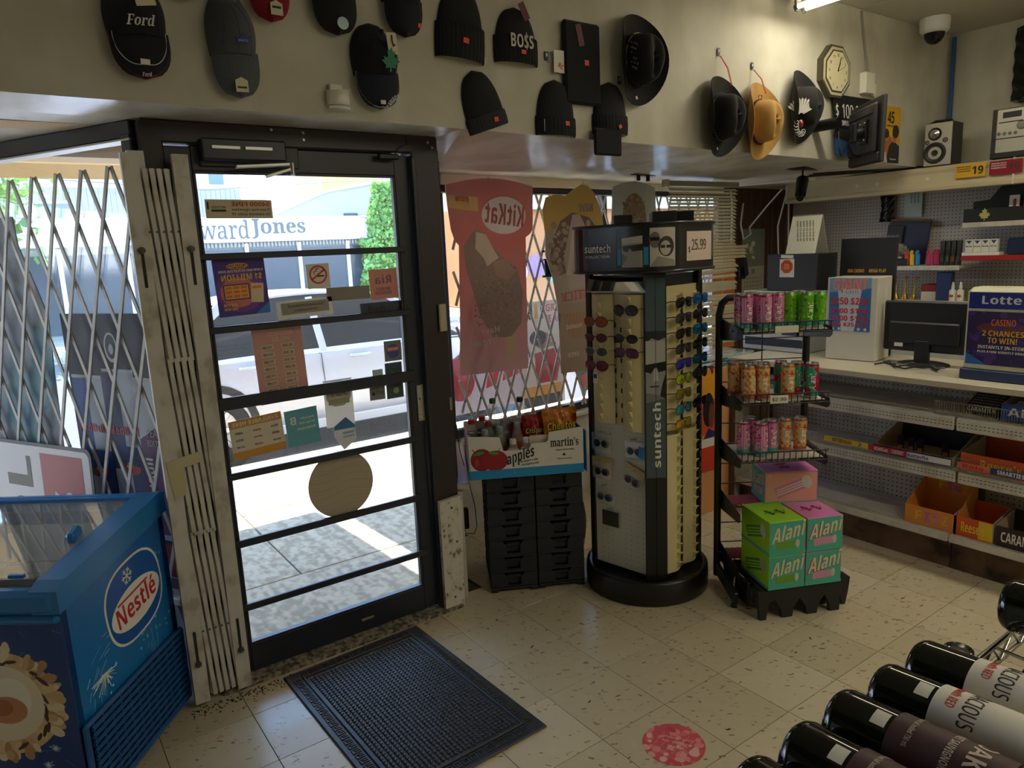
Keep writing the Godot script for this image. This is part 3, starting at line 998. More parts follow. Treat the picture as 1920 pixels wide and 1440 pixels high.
	part("coping", seg_box(V(-2.05, 3.02, 0.0), V(-0.2, 3.76, 0.0), 0.14, 0.08).mesh(), fasc, e)
	part("coping", seg_box(V(-0.2, 3.76, 0.0), V(2.6, 4.24, 0.0), 0.14, 0.08).mesh(), fasc, e)
	b = MB.new()
	b.cyl(V(0.35, 3.0, 0.05), V(0.8, 3.0, 0.05), 0.07, 0.07, 10)
	part("vent_pipe", b.mesh(), mat("vent", rgb(70, 74, 80), 0.5), e)
	var tan_m = mat("tan_brick", rgb(206, 180, 136), 0.9)
	tri_tex(tan_m, noise_tex(53, 0.4, [rgb(200, 190, 170), rgb(240, 236, 228), rgb(255, 255, 250)], [0.3, 0.5, 0.7]), V(0.6, 2.2, 0.6))
	e = thing("brick_block", "tan brick block rising behind the grey gable", "building", V(12.4, 0, -26))
	part("wall", bx(V(5.2, 8, 3)), tan_m, e, at(V(0, 4, -1.5)))
	part("lintel", bx(V(0.6, 0.16, 0.1)), mat("brown_bit", rgb(120, 96, 66), 0.8), e, at(V(-1.4, 4.35, 0)))
	var ob = mat("orange_brick", rgb(204, 142, 92), 0.9)
	tri_tex(ob, noise_tex(54, 0.5, [rgb(190, 170, 150), rgb(236, 226, 214), rgb(255, 250, 240)], [0.3, 0.5, 0.7]), V(0.8, 2.6, 0.8))
	e = thing("brick_terrace", "orange brick terrace with painted mural beyond the wide window", "building", V(15.5, 0, -15))
	part("wall", bx(V(11, 2.9, 4)), ob, e, at(V(0, 1.45, -2)))
	part("upper_storey", bx(V(11, 2.6, 4)), mat("terrace_top", rgb(196, 186, 160), 0.9), e, at(V(0, 4.2, -2)))
	part("cornice", bx(V(11.2, 0.16, 0.3), 0.02), stucco, e, at(V(0, 2.9, 0.1)))
	for i in 6:
		part("window", bx(V(0.9, 1.2, 0.06)), darkgl, e, at(V(-4.6 + i * 1.8, 4.3, 0.02)))
	for q in [[-3.5, 1.15, rgb(150, 110, 178)], [-2.9, 1.0, rgb(96, 168, 140)], [-4.2, 1.0, rgb(226, 226, 214)], [-2.2, 1.1, rgb(226, 190, 90)]]:
		b = MB.new()
		b.lathe([P2(0.0, 0.0), P2(0.3, 0.01), P2(0.36, 0.0)], 12, Transform3D(Basis(Vector3.RIGHT, PI / 2), Vector3.ZERO))
		part("mural_blob", b.mesh(), mat("mural%s" % q[2], q[2], 0.8), e, at(V(q[0], q[1], 0.012)))
	var ivy = thing("ivy", "bright green ivy climbing the corner of the office", "plant", V(8.35, 0, -17.72))
	var r = RandomNumberGenerator.new()
	r.seed = 21
	for k in 3:
		b = MB.new()
		for i in 900:
			var y = r.randf_range(0.3, 3.8)
			var wv = 0.42 + 0.12 * sin(y * 3.0) + (0.25 if y < 2.2 else 0.0)
			var p = V(r.randf_range(-wv, wv) - (0.2 if y < 2.2 else 0.0), y, r.randf_range(-0.1, 0.16))
			var s = r.randf_range(0.04, 0.09)
			var f = Basis.from_euler(V(r.randf_range(-0.9, 0.9), r.randf_range(-0.9, 0.9), r.randf() * 6.28))
			b.flat(p - f.x * s, p + f.x * s, p + f.y * s * 1.4, f.z)
			b.flat(p - f.x * s, p + f.x * s, p - f.y * s * 0.7, f.z)
		var lm = mat("ivy_%d" % k, [rgb(112, 160, 84), rgb(142, 186, 104), rgb(86, 130, 74)][k], 0.7)
		lm.backlight_enabled = true
		lm.backlight = Color(0.4, 0.5, 0.2)
		part("leaves", b.mesh(), lm, ivy).set_meta("kind", "stuff")
	b = MB.new()
	for i in 5:
		b.tube([V(-0.3 + i * 0.14, 0, 0), V(-0.2 + i * 0.12, 1.4, 0.02), V(-0.25 + i * 0.13, 2.6, 0.0), V(-0.2 + i * 0.1, 3.6, 0)], 0.012, 5)
	part("stems", b.mesh(), mat("ivy_stem", rgb(120, 98, 70), 0.9), ivy)
	var tr = thing("street_tree", "leafy green tree past the edge of the apartment block", "tree", V(-2.45, 0, -15.6))
	b = MB.new()
	b.tube([V(0, 0, 0), V(0.1, 1.5, 0), V(0.0, 2.8, 0), V(0.2, 3.6, 0)], 0.11, 8)
	part("trunk", b.mesh(), mats["ivy_stem"], tr)
	for k in 3:
		b = MB.new()
		for i in 800:
			var q = V(r.randfn(), r.randfn() * 0.8, r.randfn()) * 0.75
			var p = V(0.3, 3.2, 0) + q
			var s = r.randf_range(0.06, 0.12)
			var f = Basis.from_euler(V(r.randf() * 3, r.randf() * 6, r.randf() * 6))
			b.flat(p - f.x * s, p + f.x * s, p + f.y * s * 1.6, f.z)
			b.flat(p - f.x * s, p + f.x * s, p - f.y * s, f.z)
		part("leaves", b.mesh(), mats["ivy_%d" % k], tr).set_meta("kind", "stuff")
	car("parked_car", "silver white car parked at the kerb outside the door", V(1.25, -0.15, -4.87), rgb(214, 216, 224))
	car("parked_car", "pale blue car parked further along the kerb", V(7.6, -0.15, -5.1), rgb(176, 200, 216))
	b = MB.new()
	for q in [[4.9, 0.0], [4.4, 0.3], [3.9, 0.5]]:
		b.tube([V(-4, q[0] + 0.4, -20.5), V(4, q[0] - 0.1, -20.5), V(12, q[0] + 0.5, -20.5)], 0.012, 4)
	single("overhead_cables", b.mesh(), mat("cable_grey", rgb(120, 130, 140), 0.7), "thin cables strung across the sky above the office", "cable")
func car(called: String, label: String, o: Vector3, col: Color) -> void:
	var c = thing(called, label, "car", o)
	var paint = mat("paint%s" % col, col, 0.22, 0.25)
	paint.clearcoat_enabled = true
	paint.clearcoat = 0.8
	var gl = mat("car_glass", rgb(40, 50, 58), 0.06)
	var blk = mat("tyre", rgb(30, 30, 32), 0.8)
	var chrome = mat("chrome", rgb(210, 212, 214), 0.12, 1.0)
	var top = func(x: float) -> float:
		var q = x / 2.3
		return 0.98 - 0.10 * smoothstep(0.35, 1.0, q) - 0.05 * smoothstep(-0.6, -1.0, q)
	var body = func(u: float, v: float) -> Vector3:
		var x = lerpf(-2.25, 2.3, u)
		var endf = 1.0 - 0.16 * pow(absf(u - 0.5) * 2.0, 6.0)
		var t: float = top.call(x)
		var P = [P2(0.78, 0.20), P2(0.85, 0.30), P2(0.865, 0.42), P2(0.875, 0.60), P2(0.87, 0.74), P2(0.85, t - 0.06), P2(0.80, t), P2(0.4, t + 0.03), P2(-0.4, t + 0.03), P2(-0.80, t), P2(-0.87, 0.7), P2(-0.85, 0.3), P2(-0.78, 0.2)]
		var f = v * (P.size() - 1)
		var i = mini(int(f), P.size() - 2)
		var p: Vector2 = P[i].lerp(P[i + 1], f - i)
		var nose = pow(absf(u - 0.5) * 2.0, 8.0)
		return V(x - signf(u - 0.5) * 0.12 * nose * absf(p.y - 0.6), p.y, p.x * endf)
	var b = MB.new()
	b.surf(body, 24, 36)
	part("body", b.mesh(), paint, c)
	var cab = func(u: float, v: float) -> Vector3:
		var t = absf(v * 2 - 1)
		var hgt = clampf((1.0 - t) * 2.6, 0, 1)
		var lo = P2(-1.75, 1.35)
		var hi = P2(-1.05, 0.45)
		var x = lerpf(lerpf(lo.x, hi.x, hgt), lerpf(lo.y, hi.y, hgt), u)
		return V(x, 0.94 + 0.50 * hgt + 0.05 * (1.0 - pow(2 * u - 1, 2)) * hgt, lerpf(0.82, 0.60, hgt) * signf(0.5 - v) if t > 0.385 else lerpf(0.60, -0.60, (v - 0.3075) / 0.385))
	b = MB.new()
	b.surf(cab, 14, 26)
	part("glazing", b.mesh(), gl, c)
	b = MB.new()
	b.surf(func(u: float, v: float) -> Vector3: return V(lerpf(-1.1, 0.5, u), 1.432 + 0.062 * (1.0 - pow(2 * u - 1, 2)) + 0.012 * (1.0 - pow(2 * v - 1, 2)), lerpf(0.615, -0.615, v)), 12, 8, 0.02)
	part("roof", b.mesh(), paint, c)
	for s in [1.0, -1.0]:
		for q in [[V(-1.75, 0.93, 0.83), V(-1.06, 1.44, 0.605), 0.1], [V(1.35, 0.93, 0.83), V(0.46, 1.44, 0.605), 0.05], [V(-0.25, 0.93, 0.832), V(-0.28, 1.45, 0.608), 0.07]]:
			part("pillar", seg_box(V(q[0].x, q[0].y, q[0].z * s), V(q[1].x, q[1].y, q[1].z * s), q[2], 0.02, 0.004, V(0, 0, 1)).mesh(), paint, c)
		part("belt_trim", bx(V(3.1, 0.022, 0.014), 0.004), chrome, c, at(V(-0.15, 0.925, 0.842 * s)))
		part("sill_trim", bx(V(2.6, 0.09, 0.02), 0.008), mat("sill_white", rgb(232, 232, 232), 0.4), c, at(V(-0.05, 0.25, 0.845 * s)))
		for x in [-0.95, 0.1]:
			b = MB.new()
			b.tube([V(-0.1, 0, 0), V(-0.07, 0, 0.035), V(0.07, 0, 0.035), V(0.1, 0, 0)], 0.016, 8)
			part("handle", b.mesh(), paint, c, at(V(x, 0.87, 0.862 * s), 0.0 if s > 0 else PI))
		for x in [-0.28, 0.92, -1.25]:
			part("door_seam", bx(V(0.008, 0.62, 0.006)), mat("seam", rgb(84, 88, 96), 0.7), c, at(V(x, 0.62, 0.872 * s), 0, 0, 0.05))
		var mi = MB.new()
		mi.lathe([P2(0, -0.07), P2(0.06, -0.06), P2(0.085, 0), P2(0.06, 0.06), P2(0, 0.07)], 14, Transform3D(Basis.IDENTITY.scaled(V(0.8, 1, 1.3)), Vector3.ZERO))
		part("mirror", mi.mesh(), paint, c, at(V(0.92, 1.0, 0.95 * s)))
		for x in [-1.32, 1.38]:
			b = MB.new()
			b.lathe([P2(0.2, -0.1), P2(0.31, -0.1), P2(0.325, -0.08), P2(0.325, 0.08), P2(0.31, 0.1), P2(0.2, 0.1)], 28, Transform3D(Basis(Vector3.RIGHT, PI / 2), Vector3.ZERO))
			var w = part("wheel", b.mesh(), blk, c, at(V(x, 0.34, 0.78 * s)))
			b = MB.new()
			for k in 7:
				var a = TAU * k / 7
				b.box(V(cos(a), sin(a), 0) * 0.12 + V(0, 0, 0.08 * s), V(0.2, 0.045, 0.03), 0.006, Basis(Vector3.BACK, a))
			b.cyl(V(0, 0, 0.05 * s), V(0, 0, 0.1 * s), 0.05, 0.045, 12)
			part("rim", b.mesh(), chrome, w)
			b = MB.new()
			b.lathe([P2(0.33, -0.02), P2(0.40, -0.02), P2(0.40, 0.02), P2(0.33, 0.02)], 28, Transform3D(Basis(Vector3.RIGHT, PI / 2), Vector3.ZERO))
			part("wheel_arch", b.mesh(), mat("arch", rgb(44, 46, 50), 0.7), c, at(V(x, 0.36, 0.862 * s)))
# ---------------------------------------------------------------- freezer and the left window display
func freezer_corner() -> void:
	var blue = mat("freezer_rim", rgb(34, 118, 186), 0.32)
	var navy = mat("freezer_front", rgb(24, 58, 122), 0.35)
	var inner = mat("freezer_liner", rgb(206, 210, 210), 0.5)
	var f = thing("chest_freezer", "blue printed ice cream chest freezer with sloping glass lid", "freezer", V(-1.088, 0, -0.262), -0.6634)
	var L = 1.12
	var D = 0.585
	var p = Pt.new(512, 640, rgb(16, 92, 178))
	for y in 640:
		var k = y / 640.0
		p.rect(0, y, 512, 1, rgb(26 - 8 * k, 96 + 22 * sin(k * 3.1), 176 + 14 * sin(k * 3.1)))
	var r = RandomNumberGenerator.new()
	r.seed = 5
	for i in 70:
		var a = r.randf() * TAU
		var q = P2(215, 400) + P2(cos(a), sin(a)) * r.randf_range(120, 190)
		p.line(q, q + P2(cos(a + 1.9), sin(a + 1.9)) * r.randf_range(15, 60), r.randf_range(1, 3), rgb(96 + r.randf() * 60, 160 + r.randf() * 50, 226))
	for i in 90:
		var q = P2(150 + r.randfn() * 46, 480 + r.randfn() * 38)
		p.ell(q.x, q.y, r.randf_range(1.5, 5), r.randf_range(1.5, 5), rgb(206, 228, 244))
	for i in 46:
		var a = r.randf() * PI * 0.9 + 0.2
		var q = P2(120, 330) + P2(-cos(a), sin(a)) * r.randf_range(5, 70)
		p.line(P2(130, 335), q, r.randf_range(1, 3), rgb(226, 228, 214))
	for i in 46:
		var q = P2(r.randf_range(180, 500), r.randf_range(120, 560))
		var s = r.randf_range(2, 8)
		p.line(q - P2(s, 0), q + P2(s, 0), 1.6, rgb(190, 222, 246))
		p.line(q - P2(0, s), q + P2(0, s), 1.6, rgb(190, 222, 246))
		p.line(q - P2(s, s) * 0.6, q + P2(s, s) * 0.6, 1.2, rgb(150, 196, 236))
	var side = printed("freezer_side", p, 0.33)
	var sideframe = Transform3D(Basis(V(0, 0, -1), Vector3.UP, Vector3.RIGHT), Vector3.ZERO)
	var b = MB.new()
	b.extr([P2(-D, 0.03), P2(0, 0.03), P2(0, 0.79), P2(-D, 0.71)], -0.04, 0.0, sideframe)
	part("end_panel", b.mesh(), side, f)
	b = MB.new()
	b.extr([P2(-D, 0.03), P2(0, 0.03), P2(0, 0.79), P2(-D, 0.71)], -L, -L + 0.04, sideframe)
	part("end_panel", b.mesh(), navy, f)
	p = Pt.new(768, 480, rgb(24, 62, 130))
	r.seed = 9
	for i in 260:
		var q = P2(r.randf() * 768, r.randf() * 480)
		var c = rgb(26 + r.randf() * 20, 70 + r.randf() * 60, 140 + r.randf() * 60)
		p.line(q, q + P2(r.randf_range(-30, 30), r.randf_range(-20, 20)), r.randf_range(1, 3), c)
	for q in [P2(712, 330), P2(690, 370), P2(700, 440), P2(640, 455)]:
		for k in 9:
			var a = TAU * k / 9
			p.line(q, q + P2(cos(a), sin(a)) * r.randf_range(6, 16), 2.2, rgb(206, 226, 240))
	var cc = P2(617, 222)
	var R = 122.0
	p.ell(cc.x, cc.y, R, R * 0.98, rgb(222, 190, 142))
	for i in 110:
		var a = r.randf() * TAU
		var q = cc + P2(cos(a), sin(a)) * R * r.randf_range(0.82, 1.05)
		p.ell(q.x, q.y, r.randf_range(9, 17), r.randf_range(6, 11), [rgb(232, 202, 156), rgb(214, 178, 126), rgb(242, 222, 186), rgb(192, 148, 98)][r.randi() % 4], a)
	for i in 26:
		var a = r.randf() * TAU
		var q = cc + P2(cos(a), sin(a)) * R * r.randf_range(0.72, 0.86)
		p.ell(q.x, q.y, r.randf_range(8, 16), 4, rgb(72, 44, 40), a + 1.2)
	p.ell(cc.x, cc.y, R * 0.72, R * 0.72, rgb(238, 224, 198))
	p.ell(cc.x + 20, cc.y - 10, R * 0.34, R * 0.4, rgb(246, 238, 222))
	p.ell(cc.x + 6, cc.y + 16, R * 0.36, R * 0.26, rgb(204, 142, 96))
	p.ell(cc.x - 4, cc.y + 10, R * 0.2, R * 0.16, rgb(178, 108, 66))
	b = MB.new()
	b.sheet(L, 0.68, 0.03)
	part("front_panel", b.mesh(), printed("freezer_cone", p, 0.4), f, at(V(-L / 2, 0.37, D - 0.01)))
	part("back_panel", bx(V(L, 0.76, 0.03)), navy, f, at(V(-L / 2, 0.41, 0.016)))
	part("base", bx(V(L - 0.06, 0.05, D - 0.06)), mat("black_plastic", Color.BLACK), f, at(V(-L / 2, 0.026, D / 2)))
	part("liner_floor", bx(V(L - 0.1, 0.03, D - 0.1)), inner, f, at(V(-L / 2, 0.3, D / 2)))
	part("liner_wall", bx(V(L - 0.1, 0.44, 0.012)), inner, f, at(V(-L / 2, 0.53, 0.05)))
	part("liner_wall", bx(V(L - 0.1, 0.36, 0.012)), inner, f, at(V(-L / 2, 0.49, D - 0.05)))
	part("liner_wall", bx(V(0.012, 0.4, D - 0.1)), inner, f, at(V(-0.05, 0.5, D / 2)))
	b = MB.new()
	b.extr([P2(-D - 0.02, 0.685), P2(0.01, 0.77), P2(0.01, 0.842), P2(-0.02, 0.85), P2(-D + 0.02, 0.775), P2(-D - 0.02, 0.755)], -0.07, 0.014, sideframe)
	part("rim", b.mesh(), blue, f)
	b = MB.new()
	b.extr([P2(-D - 0.02, 0.685), P2(0.01, 0.77), P2(0.01, 0.842), P2(-0.02, 0.85), P2(-D + 0.02, 0.775), P2(-D - 0.02, 0.755)], -L - 0.014, -L + 0.07, sideframe)
	part("rim", b.mesh(), blue, f)
	b = MB.new()
	b.box(V(-L / 2, 0.72, D + 0.002), V(L, 0.075, 0.05), 0.015)
	b.box(V(-L / 2, 0.665, D + 0.006), V(L, 0.03, 0.03), 0.01)
	part("rim", b.mesh(), blue, f)
	part("rim", bx(V(L, 0.06, 0.045), 0.012), blue, f, at(V(-L / 2, 0.815, 0.018)))
	for k in 2:
		part("lid_rail", bx(V(L - 0.1, 0.012, 0.012), 0.003), mat("freezer_rail", rgb(28, 132, 216), 0.3), f, at(V(-L / 2, 0.842, 0.03 + 0.022 * k)))
	var tilt = -atan2(0.072, D)
	var lid = part("lid", bx(V(L - 0.14, 0.006, D - 0.06)), glass("lid_glass", rgb(228, 236, 240), 0.14), f, Transform3D(Basis(Vector3.RIGHT, -tilt), V(-L / 2, 0.806, D / 2)))
	part("handle", bx(V(0.03, 0.035, 0.075), 0.008), blue, lid, at(V(L / 2 - 0.11, 0.014, 0.03), 0.3))
	part("lid_edge", bx(V(L - 0.14, 0.014, 0.014), 0.003), mat("freezer_rail", Color.BLUE), lid, at(V(0, 0, -D / 2 + 0.03)))
	part("latch", bx(V(0.05, 0.012, 0.014), 0.003), blue, lid, at(V(0.42, 0.006, D / 2 - 0.035)))
	b = MB.new()
	for k in 6:
		var x = -0.1 - k * 0.18
		b.tube([V(x, 0.42, 0.08), V(x, 0.62, 0.08), V(x, 0.66, 0.2), V(x, 0.58, 0.35), V(x, 0.36, 0.4)], 0.004, 6)
	for k in 5:
		b.tube([V(-0.08, 0.44 + k * 0.045, 0.085 - k * 0.002), V(-L + 0.08, 0.44 + k * 0.045, 0.085)], 0.0025, 5)
	part("basket", b.mesh(), mat("basket_wire", rgb(150, 152, 152), 0.35, 0.7), f)
	var gr = part("grille", bx(V(0.012, 0.29, 0.575), 0.01), mat("grille_back", rgb(22, 40, 66), 0.6), f, at(V(0.006, 0.165, 0.295)))
	var slat = MB.new()
	slat.extr([P2(-0.27, -0.006), P2(0.27, -0.006), P2(0.27, 0.008), P2(-0.27, 0.008)], 0.0, 0.008, Transform3D(Basis(V(0, 0, -1), V(0.45, 0.89, 0), V(0.89, -0.45, 0)), Vector3.ZERO))
	var gb = mat("grille_blue", rgb(36, 92, 156), 0.4)
	var sm = slat.mesh()
	for k in 11:
		part("slat", sm, gb, gr, at(V(0.012, -0.125 + k * 0.0245, 0)))
	for k in 12:
		part("rib", bx(V(0.008, 0.27, 0.005)), gb, gr, at(V(0.012, 0, -0.26 + k * 0.0472)))
	for q in [[V(0.008, 0.139, 0), V(0.02, 0.016, 0.585)], [V(0.008, -0.139, 0), V(0.02, 0.016, 0.585)], [V(0.008, 0, 0.287), V(0.02, 0.29, 0.016)], [V(0.008, 0, -0.287), V(0.02, 0.29, 0.016)]]:
		part("grille_frame", bx(q[1], 0.006), gb, gr, at(q[0]))
	var bs = sideframe * Transform3D(Basis(Vector3.BACK, 0.12), V(-0.228, 0.552, 0.0))
	var egg = func(k: float) -> Array:
		var o: Array = []
		for i in 40:
			var a = TAU * i / 40
			var ca = cos(a)
			var sa = sin(a)
			o.append(P2(signf(ca) * pow(absf(ca), 0.75) * 0.168 * k, signf(sa) * pow(absf(sa), 0.75) * 0.142 * k))
		return o
	var wht = mat("print_white", rgb(232, 232, 224), 0.4)
	var badge_blue = mat("print_blue", rgb(18, 88, 172), 0.35)
	var bz = 0
	for q in [[1.0, wht], [0.945, badge_blue]]:
		b = MB.new()
		b.extr(egg.call(q[0]), 0.0005 + bz * 0.0006, 0.001 + bz * 0.0006, bs)
		part("badge", b.mesh(), q[1], f)
		bz += 1
	var ov: Array = []
	for i in 36:
		var a = TAU * i / 36
		ov.append(P2(cos(a) * 0.148, sin(a) * 0.072 - 0.022))
	b = MB.new()
	b.extr(ov, 0.0018, 0.0024, bs)
	part("badge", b.mesh(), wht, f)
	var red = mat("print_red", rgb(196, 38, 44), 0.45)
	letter(f, "Nestlé", 0.235, 0.072, red, bs * at(V(0.0, -0.02, 0.0025)), {"bold": true})
	part("lettering_bar", bx(V(0.18, 0.007, 0.001)), red, f, bs * at(V(-0.01, 0.021, 0.0026)))
	b = MB.new()
	for k in 6:
		var a = TAU * k / 6
		var e = V(cos(a), sin(a), 0)
		b.box(e * 0.014, V(0.03, 0.004, 0.001), 0, Basis(Vector3.BACK, a))
		b.box(e * 0.02 + V(-e.y, e.x, 0) * 0.004, V(0.012, 0.0035, 0.001), 0, Basis(Vector3.BACK, a + 0.9))
		b.box(e * 0.02 - V(-e.y, e.x, 0) * 0.004, V(0.012, 0.0035, 0.001), 0, Basis(Vector3.BACK, a - 0.9))
	part("snowflake", b.mesh(), wht, f, bs * at(V(-0.02, 0.09, 0.002)))
	var fx = Transform3D(Basis(Vector3.UP, -0.6634), V(-1.088, 0, -0.262))
	var pk = [[V(-0.33, 0.36, 0.40), V(0.2, 0.09, 0.3), rgb(236, 236, 240), "white ice cream carton lying in the freezer", 0.1], [V(-0.56, 0.38, 0.36), V(0.2, 0.12, 0.26), rgb(196, 66, 44), "red striped ice cream carton lying in the freezer", -0.15], [V(-0.80, 0.37, 0.38), V(0.2, 0.1, 0.26), rgb(222, 196, 156), "tan ice cream carton lying in the freezer", 0.05]]
	for q in pk:
		var c = thing("ice_cream_carton", q[3], "carton")
		c.transform = fx * at(q[0], q[4], 0.06)
		part("box", bx(q[1], 0.004), mat("carton%s" % q[2], q[2], 0.6), c)
		letter(c, "GLACE", 0.14, 0.03, mat("carton_navy", rgb(40, 52, 110), 0.6), Transform3D(Basis(Vector3.RIGHT, -PI / 2), V(0, q[1].y / 2 + 0.0005, 0)), {"bold": true})
		part("stripe", bx(V(q[1].x, 0.001, 0.05)), red, c, at(V(0, q[1].y / 2, 0.09)))
	var sgn = thing("shop_sign", "white and red metal sign turned sideways behind the freezer", "sign")
	var so = V(-1.44, 0.578, -0.915)
	sgn.transform = Transform3D(Basis(V(0.475, 0.0, 0.88), Vector3.UP, V(-0.88, 0, 0.475)).orthonormalized() * Basis(Vector3.RIGHT, -0.04), so)
	var rr = func(w: float, h: float, k: float) -> Array:
		var o: Array = []
		for q in [[1, 1, 0.0], [-1, 1, 0.5], [-1, -1, 1.0], [1, -1, 1.5]]:
			for i in 6:
				var a: float = (q[2] + i / 10.0) * PI
				o.append(P2(q[0] * (w / 2 - k) + cos(a) * k, q[1] * (h / 2 - k) + sin(a) * k))
		return o
	b = MB.new()
	b.extr(rr.call(0.72, 0.78, 0.035), 0.0, 0.003)
	part("plate", b.mesh(), mat("sign_black", rgb(28, 28, 32), 0.4), sgn)
	b = MB.new()
	b.extr(rr.call(0.69, 0.75, 0.03), 0.003, 0.0035)
	part("face", b.mesh(), mat("sign_white", rgb(226, 224, 222), 0.4), sgn)
	part("red_field", bx(V(0.27, 0.70, 0.0006)), mat("sign_red", rgb(168, 26, 42), 0.4), sgn, at(V(0.165, 0, 0.0038)))
	var rot = Basis(Vector3.BACK, PI / 2)
	letter(sgn, "SOL", 0.56, 0.17, mats["sign_black"], Transform3D(rot, V(-0.125, 0.05, 0.0036)), {"bold": true})
	letter(sgn, "ES", 0.3, 0.14, mats["sign_white"], Transform3D(rot, V(0.17, 0.05, 0.0043)), {"bold": true})
	var sp = Basis(V(0.475, 0, 0.88).normalized(), Vector3.UP, V(-0.88, 0, 0.475).normalized())
	var o = V(-1.0, 0, -0.28)
	var flute = mat("flute_board", rgb(186, 192, 198), 0.45)
	flute.backlight_enabled = true
	flute.backlight = Color(0.7, 0.72, 0.74)
	var fp = Pt.new(256, 256, rgb(214, 216, 220))
	for i in 64:
		fp.rect(i * 4, 0, 1, 256, rgb(198, 202, 208))
	fp.specks(16, [rgb(150, 210, 220), rgb(176, 222, 228)], 12, 34, 3, Rect2(0.45, 0.45, 0.45, 0.5))
	flute.albedo_texture = fp.tex()
	b = MB.new()
	b.extr([P2(-1.28, 0.7), P2(-0.65, 0.74), P2(-0.62, 1.25), P2(-0.60, 1.48), P2(-0.64, 1.58), P2(-0.72, 1.76), P2(-0.725, 1.87), P2(-1.28, 1.88)], 0.0, 0.005, Transform3D(sp, o + sp.z * 0.03))
	single("fluted_board", b.mesh(), flute, "grey fluted plastic cutout board behind the scissor gate", "board")
	p = Pt.new(384, 640, rgb(22, 24, 42))
	for q in [[70, 150, 0], [200, 132, 1], [318, 150, 2]]:
		var x: float = q[0]
		p.rect(x - 62, q[1], 124, 400, [rgb(30, 84, 160), rgb(36, 52, 108), rgb(206, 214, 222)][q[2]])
		if q[2] < 2:
			p.poly([P2(x - 4, q[1]), P2(x + 62, q[1]), P2(x + 62, q[1] + 190), P2(x - 4, q[1] + 190)], rgb(186, 196, 208))
			p.rect(x - 62, q[1] + 250, 66, 150, rgb(190, 200, 212))
		else:
			p.poly([P2(x - 62, q[1] + 150), P2(x + 62, q[1] + 90), P2(x + 62, q[1] + 400), P2(x - 62, q[1] + 400)], rgb(112, 66, 104))
		p.rect(x - 62, q[1], 124, 8, rgb(206, 210, 214))
		p.rect(x - 62, q[1] + 386, 124, 14, rgb(196, 202, 208))
		if q[2] < 2:
			p.ell(x, q[1] + 246, 16, 16, rgb(236, 196, 70))
			p.ell(x - 22, q[1] + 250, 20, 10, rgb(196, 50, 64), 0.3)
			p.ell(x + 22, q[1] + 250, 20, 10, rgb(196, 50, 64), -0.3)
	p.rect(0, 560, 384, 80, rgb(150, 34, 52))
	p.ell(190, 80, 26, 36, rgb(206, 210, 214))
	p.ell(190, 78, 20, 29, rgb(22, 24, 42))
	p.ell(190, 84, 9, 13, rgb(206, 210, 214))
	var po = thing("drink_poster", "tall energy drink poster with three cans behind scissor gate", "poster")
	po.transform = Transform3D(sp, o + sp.x * -0.28 + sp.z * 0.012 + V(0, 0.98, 0))
	part("sheet", sheet_mesh(0.56, 1.02, 0.002), printed("drink_poster", p, 0.5, 0.35), po)
	for q in [-0.18, 0.012]:
		letter(po, "RedBull", 0.16, 0.036, red, at(V(q, 0.06, 0.002)), {"bold": true})
		letter(po, "ENERGY", 0.12, 0.018, mat("print_grey", rgb(120, 130, 150), 0.5), at(V(q, -0.07, 0.002)), {"bold": false})
	letter(po, "PEACH", 0.1, 0.03, wht, at(V(0.185, 0.06, 0.002)), {"bold": false})
	letter(po, "EDITION", 0.1, 0.022, wht, at(V(0.185, 0.02, 0.002)), {"bold": false})
	letter(po, "RedBull", 0.2, 0.04, wht, Transform3D(Basis(Vector3.BACK, PI / 2), V(0.13, -0.14, 0.002)), {"bold": true})
